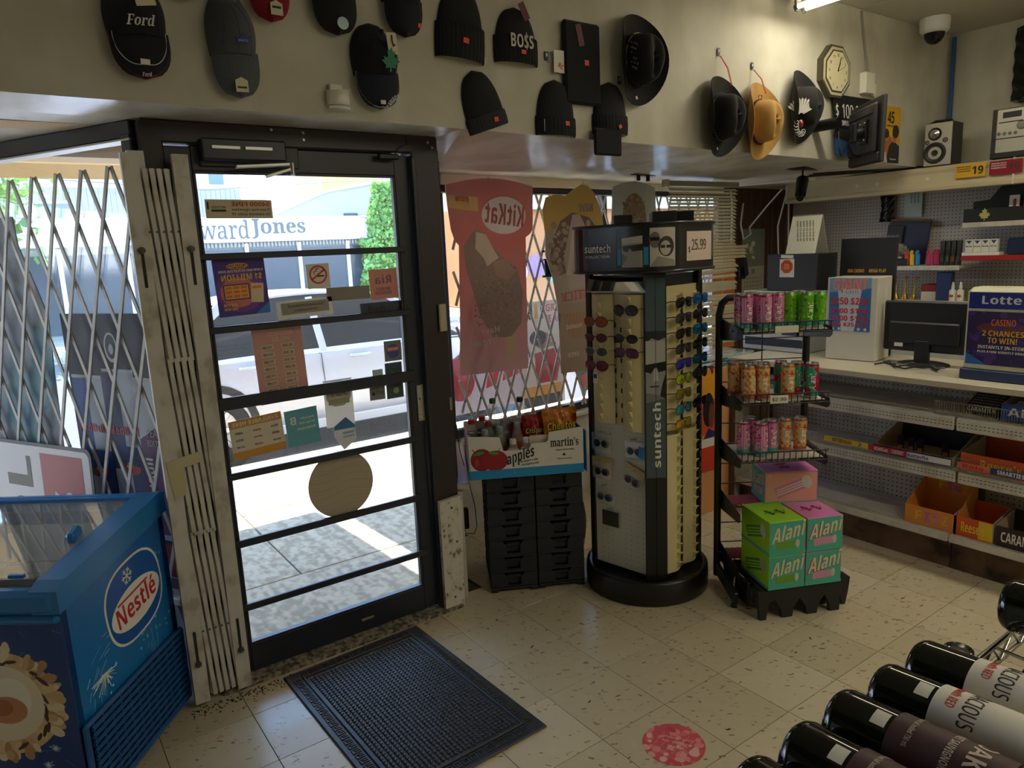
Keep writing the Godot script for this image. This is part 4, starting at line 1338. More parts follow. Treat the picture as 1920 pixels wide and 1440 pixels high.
# ---------------------------------------------------------------- papers on the door glass
func paper(label: String, cat: String, x0: float, x1: float, y0: float, y1: float, m: Material, tilt := 0.0, z := -0.2745, called := "door_notice") -> Node3D:
	var t = thing(called, label, cat, V((x0 + x1) / 2, (y0 + y1) / 2, z))
	t.rotation.z = tilt
	part("sheet", sheet_mesh(x1 - x0, y1 - y0, 0.0008), m, t)
	return t
func thin(key: String, c: Color, back := 0.45) -> StandardMaterial3D:
	var m = mat(key, c, 0.6)
	m.backlight_enabled = true
	m.backlight = Color(back, back, back)
	return m
func door_stickers() -> void:
	var red = thin("ink_red", rgb(200, 70, 66))
	var grey = thin("ink_grey", rgb(96, 94, 90))
	var wht = thin("ink_white", rgb(236, 234, 228))
	var blk = mat("ink_black", rgb(34, 34, 36), 0.6)
	var M = {"mirror": true, "depth": 0.0005}
	var t = paper("beige mirrored fine notice about cigarettes on door glass", "notice", -0.805, -0.562, 1.818, 1.886, thin("beige_notice", rgb(206, 190, 150)), -0.008)
	letter(t, "$4000 FINE", 0.14, 0.018, red, at(V(0.042, 0.018, 0.0006)), M)
	letter(t, "If you buy cigarettes", 0.14, 0.012, grey, at(V(0.042, -0.003, 0.0006)), M)
	letter(t, "for someone under 19", 0.14, 0.011, grey, at(V(0.042, -0.018, 0.0006)), M)
	letter(t, "NOT TO KIDS", 0.05, 0.008, grey, at(V(-0.075, 0.006, 0.0006)), M)
	part("bar", bx(V(0.052, 0.007, 0.0005)), blk, t, at(V(-0.075, -0.006, 0.0006)))
	part("mark", bx(V(0.006, 0.026, 0.0005)), blk, t, at(V(-0.112, 0.012, 0.0006)))
	var p = Pt.new(256, 288, rgb(78, 56, 150))
	p.ell(120, 160, 120, 110, rgb(120, 70, 160))
	p.ell(110, 170, 90, 76, rgb(206, 120, 120))
	p.rect(36, 128, 130, 80, rgb(70, 50, 140))
	p.rect(42, 134, 118, 68, rgb(236, 170, 80))
	for i in 9:
		p.rect(48 + (i % 3) * 38, 140 + int(i / 3) * 21, 28, 12, rgb(206, 120, 50))
	p.poly([P2(176, 128), P2(238, 134), P2(228, 232), P2(166, 226)], rgb(226, 206, 170))
	p.rect(180, 146, 46, 12, rgb(226, 130, 60))
	p.poly([P2(180, 288), P2(256, 230), P2(256, 288)], rgb(56, 130, 210))
	p.ell(120, 38, 54, 16, rgb(226, 140, 60))
	p.ell(120, 38, 44, 11, rgb(96, 50, 110))
	t = paper("purple mirrored lottery poster with gold headline on door glass", "poster", -0.803, -0.612, 1.458, 1.672, printed("lotto_purple", p, 0.5, 0.4), 0.03)
	var gold = thin("ink_gold", rgb(240, 200, 60))
	letter(t, "$1 MILLION", 0.15, 0.026, gold, at(V(0.005, 0.036, 0.0006)), M)
	letter(t, "A NEW WAY TO PLAY FOR OVER", 0.165, 0.009, wht, at(V(0.005, 0.06, 0.0006)), M)
	letter(t, "CASINO", 0.06, 0.014, gold, at(V(-0.005, 0.08, 0.0006)), M)
	letter(t, "ASK FOR", 0.05, 0.011, gold, at(V(-0.05, -0.065, 0.0006)), M)
	letter(t, "ONE NOW", 0.05, 0.011, gold, at(V(-0.05, -0.08, 0.0006)), M)
	t = paper("white no smoking sign with red ring on door glass", "notice", -0.452, -0.357, 1.539, 1.637, thin("notice_white", rgb(226, 214, 196)), 0.02)
	var b = MB.new()
	b.lathe([P2(0.03, 0), P2(0.03, 0.0006), P2(0.037, 0.0006), P2(0.037, 0)], 28, Transform3D(Basis(Vector3.RIGHT, PI / 2), Vector3.ZERO))
	b.box(V(0, 0, 0.0003), V(0.066, 0.007, 0.0006), 0, Basis(Vector3.BACK, 0.6))
	part("ring", b.mesh(), red, t, at(V(0, 0.006, 0.0006)))
	part("cigarette", bx(V(0.036, 0.006, 0.0004)), blk, t, at(V(0.006, 0.0, 0.0005)))
	b = MB.new()
	b.tube([V(-0.016, 0.006, 0), V(-0.018, 0.014, 0), V(-0.008, 0.017, 0), V(-0.006, 0.026, 0), V(0.004, 0.027, 0)], 0.0016, 5)
	part("smoke", b.mesh(), blk, t, at(V(0, 0.003, 0.0006)))
	paper("plain grey blank strip on door glass", "notice", -0.377, -0.187, 1.484, 1.538, thin("strip_grey", rgb(140, 134, 118), 0.3))
	t = paper("pink mirrored money transfer sticker on door glass", "sticker", -0.186, -0.056, 1.476, 1.602, thin("ria_pink", rgb(214, 140, 124)), 0.02, -0.2735)
	letter(t, "Ria", 0.075, 0.036, thin("ink_mauve", rgb(140, 96, 110)), at(V(0.0, 0.02, 0.0006)), M)
	letter(t, "MONEY", 0.066, 0.014, thin("ink_mauve", Color.WHITE), at(V(-0.004, -0.02, 0.0006)), M)
	letter(t, "TRANSFER", 0.08, 0.014, thin("ink_mauve", Color.WHITE), at(V(-0.004, -0.037, 0.0006)), M)
	t = paper("torn white label about shoplifters on door glass", "notice", -0.582, -0.356, 1.430, 1.500, wht, 0.03)
	part("grey_panel", sheet_mesh(0.195, 0.046, 0.0006), thin("strip_grey2", rgb(162, 154, 140), 0.3), t, at(V(0, 0.004, 0.0006)))
	letter(t, "This store is monitored", 0.15, 0.013, grey, at(V(0.004, 0.014, 0.001)), {"mirror": true, "face": "Droid Serif"})
	letter(t, "for shoplifters.", 0.1, 0.014, grey, at(V(0.0, -0.006, 0.001)), {"mirror": true, "face": "Droid Serif"})
	t = paper("dark strip reading push on door glass", "notice", -0.235, -0.048, 1.408, 1.464, mat("push_dark", rgb(58, 64, 74), 0.5), 0.01)
	letter(t, "Push", 0.075, 0.036, mat("push_ink", rgb(30, 36, 56), 0.5), at(V(-0.02, 0.0, 0.0006)), {"bold": true})
	t = paper("pink mirrored business hours card on door glass", "notice", -0.688, -0.492, 1.102, 1.400, thin("hours_pink", rgb(206, 150, 136)), 0.03)
	letter(t, "BUSINESS", 0.1, 0.018, thin("ink_pale", rgb(226, 190, 176)), at(V(0.01, 0.125, 0.0006)), M)
	letter(t, "HOURS", 0.07, 0.018, thin("ink_pale", Color.WHITE), at(V(0.01, 0.102, 0.0006)), M)
	for i in 7:
		var y = 0.074 - i * 0.0285
		for q in [[0.035, "6:30" if i < 5 else "7:00"], [-0.045, "11:00"]]:
			part("slip", sheet_mesh(0.052, 0.021, 0.0005), thin("slip", rgb(214, 196, 172)), t, at(V(q[0], y, 0.0005)))
			letter(t, q[1], 0.038, 0.011, grey, at(V(q[0], y, 0.0009)), M)
	t = paper("round red and blue badge on grey card on door glass", "sticker", -0.142, -0.06, 1.205, 1.294, thin("card_grey", rgb(120, 120, 118), 0.3))
	b = MB.new()
	b.cyl(Vector3.ZERO, V(0, 0, 0.0005), 0.031, 0.031, 20)
	part("disc", b.mesh(), mat("badge_navy", rgb(58, 84, 150), 0.5), t, at(V(0, -0.002, 0.0004)))
	part("disc_band", bx(V(0.056, 0.02, 0.0004)), red, t, at(V(0, 0.008, 0.0009)))
	letter(t, "WINNER", 0.05, 0.011, wht, at(V(0, 0.008, 0.0012)), M)
	t = paper("dark teal card with sketch lines on door glass", "sticker", -0.145, -0.064, 1.04, 1.198, mat("card_teal", rgb(62, 82, 88), 0.5))
	b = MB.new()
	b.tube([V(-0.02, 0.03, 0), V(0.0, 0.038, 0), V(0.012, 0.03, 0), V(0.03, 0.04, 0)], 0.0012, 5)
	b.cyl(V(0.005, -0.045, 0), V(0.005, -0.045, 0.0008), 0.014, 0.014, 14)
	part("drawing", b.mesh(), mat("card_line", rgb(150, 160, 110), 0.5), t, at(V(0, 0, 0.0006)))
	paper("small pale green card on door glass", "sticker", -0.205, -0.157, 1.118, 1.177, thin("pale_green", rgb(186, 206, 190)))
	t = paper("grey phone payment sticker on door glass", "sticker", -0.225, -0.153, 1.045, 1.105, thin("pay_grey", rgb(132, 132, 128), 0.25), -0.02)
	letter(t, "Pay", 0.036, 0.022, blk, at(V(0.014, 0.0, 0.0006)), {"bold": false})
	b = MB.new()
	b.cyl(Vector3.ZERO, V(0, 0, 0.0005), 0.0075, 0.0075, 14)
	b.box(V(0.003, 0.011, 0.0002), V(0.003, 0.006, 0.0005), 0, Basis(Vector3.BACK, -0.6))
	part("fruit_mark", b.mesh(), blk, t, at(V(-0.018, -0.002, 0.0005)))
	t = thing("alarm_sticker", "octagonal cream security sticker on door glass", "sticker", V(-0.365, 1.07, -0.2745))
	part("backing", sheet_mesh(0.125, 0.2, 0.0005), thin("film", rgb(232, 226, 212), 0.8), t, at(V(0, -0.01, -0.0006)))
	b = MB.new()
	b.cyl(Vector3.ZERO, V(0, 0, 0.0006), 0.058, 0.058, 8)
	part("octagon", b.mesh(), thin("oct_cream", rgb(196, 190, 164)), t, at(V(0, 0.03, 0), 0, 0, PI / 8))
	part("band", sheet_mesh(0.092, 0.022, 0.0006), thin("oct_band", rgb(168, 164, 140)), t, at(V(0, -0.004, 0.0008)))
	letter(t, "ADT", 0.07, 0.034, thin("oct_line", rgb(130, 128, 110)), at(V(0, 0.036, 0.0008)), M)
	t = paper("orange and white payment options strip on door glass", "sticker", -0.812, -0.607, 0.905, 1.06, thin("avail_paper", rgb(216, 204, 176)), 0.06)
	for s in [-1, 1]:
		part("orange_band", sheet_mesh(0.205, 0.03, 0.0006), thin("avail_orange", rgb(216, 156, 66)), t, at(V(0, s * 0.0625, 0.0006)))
	letter(t, "AVAILABLE HERE", 0.18, 0.016, wht, at(V(0, 0.062, 0.001)), M)
	var wd = ["VISA", "debit", "AMEX", "amex", "plus", "VISA", "bank", "card", "JCB"]
	for i in 9:
		letter(t, wd[i], 0.03, 0.009, [grey, red, thin("ink_blue", rgb(70, 90, 140))][i % 3], at(V(0.07 - (i % 3) * 0.07, 0.026 - int(i / 3) * 0.028, 0.0008)), M)
	t = paper("teal withdrawal sticker with white letter mark on door glass", "sticker", -0.597, -0.461, 0.912, 1.062, thin("teal_card", rgb(92, 168, 180)), 0.045)
	letter(t, "B", 0.024, 0.032, wht, at(V(-0.036, 0.03, 0.0006)), M)
	for i in 3: letter(t, ["Deposits", "Drop-Off", "Withdrawals"][i], 0.055 + 0.012 * i, 0.012, wht, at(V(0.024 - i * 0.004, 0.034 - i * 0.02, 0.0006)), M)
	b = MB.new()
	b.extr([P2(-0.048, -0.01), P2(-0.012, -0.07), P2(0.048, -0.03), P2(0.04, 0.035), P2(0.005, 0.07), P2(-0.05, 0.035)], 0.0, 0.0008)
	t = thing("inspection_sticker", "white and blue folded point sticker on door glass", "sticker", V(-0.348, 0.925, -0.275))
	part("sheet", b.mesh(), thin("insp_white", rgb(228, 230, 232)), t)
	b = MB.new()
	b.extr([P2(-0.05, 0.02), P2(0.042, 0.02), P2(0.04, 0.035), P2(0.005, 0.07), P2(-0.05, 0.035)], 0.0008, 0.0014)
	part("blue_cap", b.mesh(), thin("insp_blue", rgb(72, 120, 180)), t)
	letter(t, "Freezies", 0.05, 0.012, thin("insp_blue", Color.WHITE), at(V(0.012, 0.004, 0.0009)), M)
	letter(t, "Freezies", 0.05, 0.012, thin("insp_cyan", rgb(90, 180, 210)), at(V(0.012, -0.012, 0.0009)), M)
	p = Pt.new(256, 256, rgb(190, 176, 150))
	for i in 64:
		p.rect(0, i * 4, 256, 2, [rgb(206, 176, 150), rgb(170, 186, 160), rgb(186, 172, 160)][i % 3])
	for i in 26:
		var y = i * 10.0
		for k in 16:
			p.line(P2(k * 16, y + 10 * sin(k * 0.45)), P2(k * 16 + 16, y + 10 * sin((k + 1) * 0.45)), 2.2, [rgb(226, 176, 156), rgb(156, 192, 168), rgb(206, 190, 160)][i % 3])
	b = MB.new()
	var circ: Array = []
	for i in 48:
		circ.append(P2(cos(TAU * i / 48), sin(TAU * i / 48)) * 0.145)
	b.extr(circ, 0.0, 0.0008)
	single("round_decal", b.mesh(), printed("mesh_film", p, 0.6, 0.5), "large round perforated film decal low on door glass", "sticker", at(V(-0.387, 0.71, -0.275)))
func floor_things() -> void:
	var rub = mat("rubber", rgb(44, 47, 54), 0.5)
	var m = thing("rubber_mat", "black rubber entrance mat with studs and Greek key border", "mat", V(-0.43, 0.0, 0.233), 0.03)
	var W = 0.615
	var D = 0.92
	var b = MB.new()
	b.box(V(0, 0.004, D / 2 - 0.46 + 0.06), V(W, 0.008, D), 0.004)
	part("slab", b.mesh(), rub, m)
	var oz = 0.06
	var stud = MB.new()
	stud.box(V(0, 0.0105, 0), V(0.0125, 0.006, 0.0125), 0.003)
	var mm = MultiMesh.new()
	mm.transform_format = MultiMesh.TRANSFORM_3D
	mm.mesh = stud.mesh()
	var nx = 27
	var nz = 44
	mm.instance_count = nx * nz
	for i in nx:
		for j in nz:
			mm.set_instance_transform(i * nz + j, Transform3D(Basis.IDENTITY, V((i - (nx - 1) / 2.0) * 0.0172, 0, (j - (nz - 1) / 2.0) * 0.0172 + oz)))
	var mi = MultiMeshInstance3D.new()
	mi.name = "studs"
	mi.multimesh = mm
	mi.material_override = rub
	m.add_child(mi)
	mi.set_meta("kind", "stuff")
	for q in [[0.0, -D / 2 + 0.062, W - 0.11, 0.008], [0.0, D / 2 - 0.062, W - 0.11, 0.008], [-W / 2 + 0.062, 0.0, 0.008, D - 0.11], [W / 2 - 0.062, 0.0, 0.008, D - 0.11]]:
		part("ridge", bx(V(q[2], 0.008, q[3]), 0.002), rub, m, at(V(q[0], 0.0105, q[1] + oz)))
	var key = MB.new()
	for q in [[0.0, 0.0, 0.004, 0.03], [0.010, -0.013, 0.02, 0.004], [0.02, 0.0, 0.004, 0.026], [0.0145, 0.012, 0.011, 0.004], [0.0105, 0.003, 0.004, 0.016], [0.005, 0.013, 0.008, 0.004]]:
		key.box(V(q[0] - 0.01, 0.009, q[1]), V(q[2], 0.005, q[3]), 0.001)
	var km = key.mesh()
	var kr = mat("rubber_key", rgb(36, 38, 44), 0.4)
	for i in 26:
		for s in [-1, 1]:
			part("key_motif", km, kr, m, at(V(s * (W / 2 - 0.036), 0, (i - 12.5) * 0.031 + oz), PI / 2))
	for i in 16:
		for s in [-1, 1]:
			part("key_motif", km, kr, m, at(V((i - 7.5) * 0.031, 0, s * (D / 2 - 0.036) + oz)))
	var p = Pt.new(256, 256, rgb(196, 78, 86))
	p.specks(60, [rgb(206, 104, 108), rgb(186, 66, 76), rgb(214, 128, 128)], 6, 26, 8)
	p.specks(14, [rgb(214, 166, 160), rgb(206, 150, 146)], 8, 24, 4)
	for i in 5:
		p.line(P2(40 + i * 30, 190), P2(80 + i * 34, 60), 2, rgb(216, 150, 150))
	b = MB.new()
	b.cyl(Vector3.ZERO, V(0, 0.0008, 0), 0.118, 0.118, 40)
	var circ: Array = []
	for i in 44: circ.append(P2(cos(TAU * i / 44), sin(TAU * i / 44)) * 0.104)
	b = MB.new()
	b.extr(circ, 0.0, 0.0008, Transform3D(Basis(Vector3.RIGHT, -PI / 2), Vector3.ZERO))
	var d = thing("floor_decal", "worn round pink distancing decal on the floor tiles", "decal", V(0.168, 0.0002, 1.08), -1.0)
	part("disc", b.mesh(), printed("decal_pink", p, 0.5), d)
	var wm = mat("decal_white", rgb(226, 196, 190), 0.6)
	var up = Basis(Vector3.RIGHT, -PI / 2)
	letter(d, "thank you", 0.1, 0.012, wm, Transform3D(up, V(0.01, 0.0009, -0.03)), {"bold": false})
	letter(d, "for waiting", 0.1, 0.012, wm, Transform3D(up, V(0.01, 0.0009, -0.008)), {"bold": false})
	letter(d, "here", 0.05, 0.012, wm, Transform3D(up, V(0.01, 0.0009, 0.014)), {"bold": false})
	b = MB.new()
	b.box(Vector3.ZERO, V(0.016, 0.003, 0.006), 0.001)
	single("wood_chip", b.mesh(), mat("chip", rgb(196, 150, 104), 0.8), "small tan wood chip lying on the floor by the freezer", "debris", at(V(-1.049, 0.0018, 0.052), 0.4))
	var r = RandomNumberGenerator.new()
	r.seed = 3
	b = MB.new()
	for i in 160:
		var q = V(-1.1 + r.randf() * 0.42, 0.001, -0.17 + absf(r.randfn()) * 0.035)
		b.box(q, V(r.randf_range(0.002, 0.007), 0.002, r.randf_range(0.002, 0.006)), 0, Basis(Vector3.UP, r.randf() * 3))
	var dirt = single("swept_dirt", b.mesh(), mat("dirt", rgb(48, 42, 36), 0.95), "dark swept dirt gathered along the foot of the gate", "dirt")
	dirt.set_meta("kind", "stuff")
# ---------------------------------------------------------------- hats and fittings on the header wall
func cloth(key: String, c: Color) -> StandardMaterial3D:
	if mats.has(key): return mats[key]
	var m = mat(key, c, 0.92)
	m.rim_enabled = true
	m.rim = 0.25
	tri_tex(m, noise_tex(61, 0.35, [rgb(196, 196, 196), rgb(235, 235, 235), rgb(255, 255, 255)], [0.25, 0.5, 0.75], 128, 3), V(9, 9, 9))
	return m
func price(parent: Node, p: Vector3, w := 0.02, h := 0.016, tilt := 0.0, key := "price_orange") -> void:
	var m = mat("price_orange", rgb(236, 84, 58), 0.6) if key == "price_orange" else mat("price_white", rgb(226, 222, 206), 0.6)
	var s = part("price_sticker", sheet_mesh(w, h, 0.0008), m, parent, at(p, 0, 0, tilt))
	s.set_meta("label", "orange price sticker" if key == "price_orange" else "white price sticker")
func cap(label: String, x: float, y0: float, y1: float, w: float, crown_c: Color, brim_c: Color, tilt := 0.0, edge = null) -> Node3D:
	var t = thing("baseball_cap", label, "cap", V(x, y0, -0.02))
	t.rotation.z = tilt
	var H = y1 - y0
	var B = H * 0.40
	var C = H - B
	var crown = func(u: float, v: float) -> Vector3:
		var a = PI * u
		var s = pow(maxf(0.0, 1.0 - pow(v, 2.6)), 0.5)
		var side = 0.86 + 0.14 * sin(minf(v * 1.4, 1.0) * PI * 0.5)
		return V(-cos(a) * w * 0.5 * s * side, B + C * v, sin(a) * (0.05 + 0.065 * sin(clampf(v * 1.15 + 0.12, 0, 1) * PI)) * pow(s, 0.6) + 0.004)
	var b = MB.new()
	b.surf(crown, 22, 14)
	var cm = cloth("cloth%s" % crown_c, crown_c)
	part("crown", b.mesh(), cm, t)
	var brim = func(u: float, v: float) -> Vector3:
		var k = 2.0 * u - 1.0
		var ww = w * 0.47 * pow(maxf(0.0, 1.0 - pow(v, 3.2)), 0.5) * (0.93 + 0.07 * v)
		return V(k * ww, B + 0.012 - v * B, 0.066 - 0.018 * v - 0.034 * k * k * (1.0 - 0.4 * v))
	b = MB.new()
	b.surf(brim, 18, 10, 0.004)
	var bm = cloth("cloth%s" % brim_c, brim_c)
	part("peak", b.mesh(), bm, t)
	b = MB.new()
	b.lathe([P2(0.0, 0.006), P2(0.006, 0.003), P2(0.008, -0.002)], 10)
	part("button", b.mesh(), cm, t, Transform3D(Basis(Vector3.RIGHT, PI / 2), V(0.0, B + C * 0.72, 0.105)))
	for s in [-1.0, 0.0, 1.0]:
		var pts: Array = []
		for i in 9:
			var f = i / 8.0
			var q: Vector3 = crown.call(0.5 + s * (0.05 + 0.17 * (1.0 - f * 0.7)), 0.02 + f * 0.74)
			pts.append(q + V(0, 0, 0.0008))
		b = MB.new()
		b.tube(pts, 0.0011, 4)
		part("seam", b.mesh(), cm, t)
	if edge != null:
		var pts: Array = []
		for i in 23:
			var a = i / 22.0
			var vv = sin(a * PI)
			var k = -cos(a * PI)
			var q: Vector3 = brim.call(0.5 + 0.5 * signf(k) * minf(1.0, pow(absf(k), 0.35)), clampf(vv * 1.0, 0, 0.985))
			pts.append(q + V(0, 0, 0.001))
		b = MB.new()
		b.tube(pts, 0.0035, 5)
		part("peak_edge", b.mesh(), cloth("cloth%s" % edge, edge), t)
	return t
func beanie(label: String, x: float, y0: float, y1: float, w: float, c: Color, tilt := 0.0, cuff := 0.075, cuff_c = null) -> Node3D:
	var t = thing("knit_beanie", label, "beanie", V(x, y0, -0.02))
	t.rotation.z = tilt
	var H = y1 - y0
	var m = cloth("knit%s" % c, c)
	var b = MB.new()
	b.surf(func(u: float, v: float) -> Vector3:
		var a = PI * u
		var s = pow(maxf(0.0, 1.0 - pow(v, 3.0)), 0.5)
		return V(-cos(a) * w * 0.48 * s, 0.012 + (H - 0.012) * v, sin(a) * 0.034 * pow(s, 0.5) + 0.003), 20, 12)
	part("crown", b.mesh(), m, t)
	b = MB.new()
	b.surf(func(u: float, v: float) -> Vector3:
		var a = PI * u
		var bul = sin(v * PI) * 0.006
		return V(-cos(a) * (w * 0.5 + bul * 0.3), cuff * v, sin(a) * (0.042 + bul) + 0.002), 20, 6, 0.004)
	var cm = m if cuff_c == null else cloth("knit%s" % cuff_c, cuff_c)
	part("cuff", b.mesh(), cm, t)
	for i in 17:
		var a = PI * (i + 0.5) / 17
		b = MB.new()
		b.tube([V(-cos(a) * w * 0.502, 0.004, sin(a) * 0.0425 + 0.002), V(-cos(a) * (w * 0.503), cuff * 0.5, sin(a) * 0.0485 + 0.002), V(-cos(a) * w * 0.502, cuff - 0.004, sin(a) * 0.0425 + 0.002)], 0.0022, 4)
		part("rib", b.mesh(), cm, t)
	return t
func cowboy(label: String, x: float, y: float, c: Color, band_c: Color, tilt := 0.0, spin := 0.0) -> Node3D:
	var t = thing("cowboy_hat", label, "hat", V(x, y, 0.0))
	t.rotation = V(0, spin, tilt)
	var m = cloth("felt%s" % c, c)
	var rx = 0.172
	var ry = 0.2
	var brim = func(u: float, v: float) -> Vector3:
		var a = TAU * u
		var k = lerpf(0.52, 1.0, v)
		var curl = 0.075 * pow(absf(cos(a)), 2.4) * pow((k - 0.5) / 0.5, 1.6)
		return V(cos(a) * rx * k * (1.0 - 0.12 * pow(absf(cos(a)), 3.0) * v), sin(a) * ry * k, 0.008 + curl)
	var b = MB.new()
	b.surf(brim, 44, 8, 0.003)
	part("brim", b.mesh(), m, t)
	var crown = func(u: float, v: float) -> Vector3:
		var a = TAU * u
		var k = cos(v * PI * 0.5)
		var kk = pow(k, 0.42)
		var p = V(cos(a) * 0.088 * kk, sin(a) * 0.112 * kk - 0.004, 0.008 + 0.135 * pow(sin(v * PI * 0.5), 0.8))
		var gx = p.x / 0.024
		var dent = 0.034 * exp(-gx * gx) * smoothstep(0.45, 0.9, v) * (0.6 + 0.4 * clampf(-p.y / 0.08 + 0.3, 0, 1))
		var pinch = 0.014 * exp(-pow((p.y + 0.06) / 0.035, 2.0)) * smoothstep(0.35, 0.8, v) * absf(cos(a))
		return p - V(signf(p.x) * pinch, 0, dent)
	b = MB.new()
	b.surf(crown, 40, 18)
	part("crown", b.mesh(), m, t)
	var pts: Array = []
	for i in 33:
		var q: Vector3 = crown.call(i / 32.0, 0.045)
		pts.append(V(q.x * 1.02, q.y * 1.02, 0.02))
	b = MB.new()
	for z in [0.0, 0.005, 0.01]:
		var pp: Array = []
		for q in pts: pp.append(q + V(0, 0, z))
		b.tube(pp, 0.0035, 5, false)
	part("band", b.mesh(), cloth("felt%s" % band_c, band_c), t)
	return t
func hanger(p: Vector3, q = null) -> void:
	var t = thing("hook_strip", "small blue hook tag pinned to hat wall", "hook", p, 0.0, "blue hook tags on the hat wall")
	part("tag", bx(V(0.022, 0.036, 0.003), 0.002), mat("hook_blue", rgb(44, 60, 120), 0.5), t)
	part("mark", bx(V(0.008, 0.014, 0.001)), mat("price_white", rgb(226, 222, 206), 0.6), t, at(V(0, 0.004, 0.002)))
	var b = MB.new()
	b.tube([V(0, -0.012, 0.002), V(0, -0.026, 0.006), V(0, -0.03, 0.014), V(0, -0.022, 0.02)], 0.0016, 5)
	part("hook", b.mesh(), mats["steel"], t)
	if q != null:
		b = MB.new()
		for s in [-1, 1]:
			b.tube([p + V(s * 0.002, -0.024, 0.012), (p + q) * 0.5 + V(s * 0.004, 0, 0.02), q + V(s * 0.004, 0, 0.01)], 0.0018, 5)
		single("hanging_ribbon", b.mesh(), mat("ribbon_red", rgb(206, 66, 46), 0.6), "thin red ribbon loop from blue hook down to a cowboy hat", "ribbon", Transform3D.IDENTITY, "red ribbons on the hat wall")
func header_things() -> void:
	var black = rgb(30, 30, 34)
	var navy = rgb(30, 32, 44)
	var wht = mat("thread_white", rgb(214, 214, 212), 0.8)
	var t = cap("navy cap with red peak edge and white script lettering", -0.998, 2.213, 2.53, 0.185, navy, navy, 0.05, rgb(150, 26, 48))
	var b = MB.new()
	var brim_y = 0.0
	letter(t, "Ford", 0.075, 0.03, wht, at(V(0.0, 0.158, 0.108), 0, 0.4), {"face": "Droid Serif", "slant": true, "skew": 0.25, "bold": true})
	letter(t, "Ford", 0.026, 0.012, wht, at(V(0.0, 0.018, 0.056)), {"face": "Droid Serif", "slant": true, "skew": 0.25})
	price(t, V(0.0, 0.052, 0.062), 0.026, 0.016, -0.1, "w")
	part("hang_tag", sheet_mesh(0.055, 0.09, 0.001), mat("tag_cream", rgb(214, 206, 176), 0.7), t, at(V(0.015, 0.24, 0.112), 0, -0.1, 0.12))
	part("white_piping", piping(0.185, 0.127), wht, t)
	t = cap("plain grey cap with small blue crown emblem", -0.72, 2.179, 2.525, 0.165, rgb(92, 96, 102), rgb(92, 98, 108), 0.03)
	b = MB.new()
	b.extr([P2(-0.018, -0.012), P2(0.018, -0.012), P2(0.024, 0.012), P2(0.012, 0.002), P2(0.0, 0.02), P2(-0.012, 0.002), P2(-0.024, 0.012)], 0.0, 0.001)
	part("emblem", b.mesh(), mat("thread_blue", rgb(56, 72, 140), 0.8), t, at(V(0.01, 0.172, 0.11), 0.05, 0.4))
	letter(t, "MAPLE", 0.03, 0.007, mat("thread_lilac", rgb(170, 176, 206), 0.8), at(V(0.01, 0.169, 0.1115), 0.05, 0.4), {})
	b = MB.new()
	b.extr([P2(-0.02, -0.022), P2(0.02, -0.022), P2(0.02, 0.014), P2(0.0, 0.024), P2(-0.02, 0.014)], 0.0, 0.0008)
	part("hang_tag", b.mesh(), mat("tag_cream", rgb(214, 206, 176), 0.7), t, at(V(0.0, 0.044, 0.066)))
	part("tag_bar", bx(V(0.03, 0.006, 0.001)), mat("black_plastic", Color.BLACK), t, at(V(0, 0.036, 0.0672)))
	t = cap("plain red cap above the grey one", -0.592, 2.431, 2.74, 0.15, rgb(128, 22, 42), rgb(150, 24, 46), 0.0)
	part("hang_tag", b.mesh(), mats["tag_cream"], t, at(V(0.01, 0.044, 0.066)))
	part("tag_bar", bx(V(0.03, 0.007, 0.001)), mats["black_plastic"], t, at(V(0.01, 0.046, 0.0672)))
	cap("plain black cap between the navy and the grey caps", -0.85, 2.462, 2.76, 0.15, black, black, 0.0)
	t = cap("black cap with grey block lettering and round sticker", -0.36, 2.419, 2.72, 0.178, black, black, 0.03)
	letter(t, "BOSS", 0.11, 0.045, mat("thread_grey", rgb(120, 124, 128), 0.8), at(V(0.01, 0.152, 0.108), 0, 0.4), {"skew": -0.1})
	b = MB.new()
	b.cyl(Vector3.ZERO, V(0, 0, 0.001), 0.021, 0.021, 20)
	part("hologram", b.mesh(), mat("hologram", rgb(150, 170, 176), 0.2, 0.8), t, at(V(0.01, 0.04, 0.064)))
	t = cap("navy cap with white maple leaf crest", -0.093, 2.444, 2.76, 0.172, navy, navy, 0.0)
	var leaf = leaf_mesh()
	part("leaf_crest", leaf, wht, t, Transform3D(Basis(Vector3.RIGHT, 0.3).scaled(V(0.75, 0.75, 1)), V(0.02, 0.17, 0.116)))
	price(t, V(0.052, 0.05, 0.056), 0.014, 0.016)
	t = cap("navy cap with green maple leaf and white edged peak", -0.214, 2.181, 2.492, 0.188, rgb(28, 30, 38), rgb(30, 36, 54), 0.04, rgb(170, 172, 176))
	part("leaf_crest", leaf, mat("thread_green", rgb(66, 138, 112), 0.8), t, Transform3D(Basis(Vector3.RIGHT, 0.3), V(0.02, 0.158, 0.112)))
	part("hang_tag", sheet_mesh(0.04, 0.072, 0.001), mats["tag_cream"], t, at(V(0.03, 0.218, 0.116), 0.1, 0.0, 0.06))
	b = MB.new()
	b.tube([V(0.03, 0.244, 0.119), V(0.028, 0.225, 0.122), V(0.034, 0.207, 0.119), V(0.04, 0.214, 0.119)], 0.0026, 5)
	part("tag_loop", b.mesh(), mats["black_plastic"], t)
	letter(t, "CANADA", 0.07, 0.017, wht, at(V(0.038, 0.036, 0.06), 0, 0, 0.7), {"arc": -0.08})
	price(t, V(-0.002, 0.028, 0.062), 0.02, 0.014, 0.0, "w")
	t = beanie("black beanie with wide cuff and small white side label", 0.16, 2.403, 2.69, 0.225, black, -0.06, 0.13)
	price(t, V(0.0, 0.065, 0.053), 0.026, 0.02, -0.1)
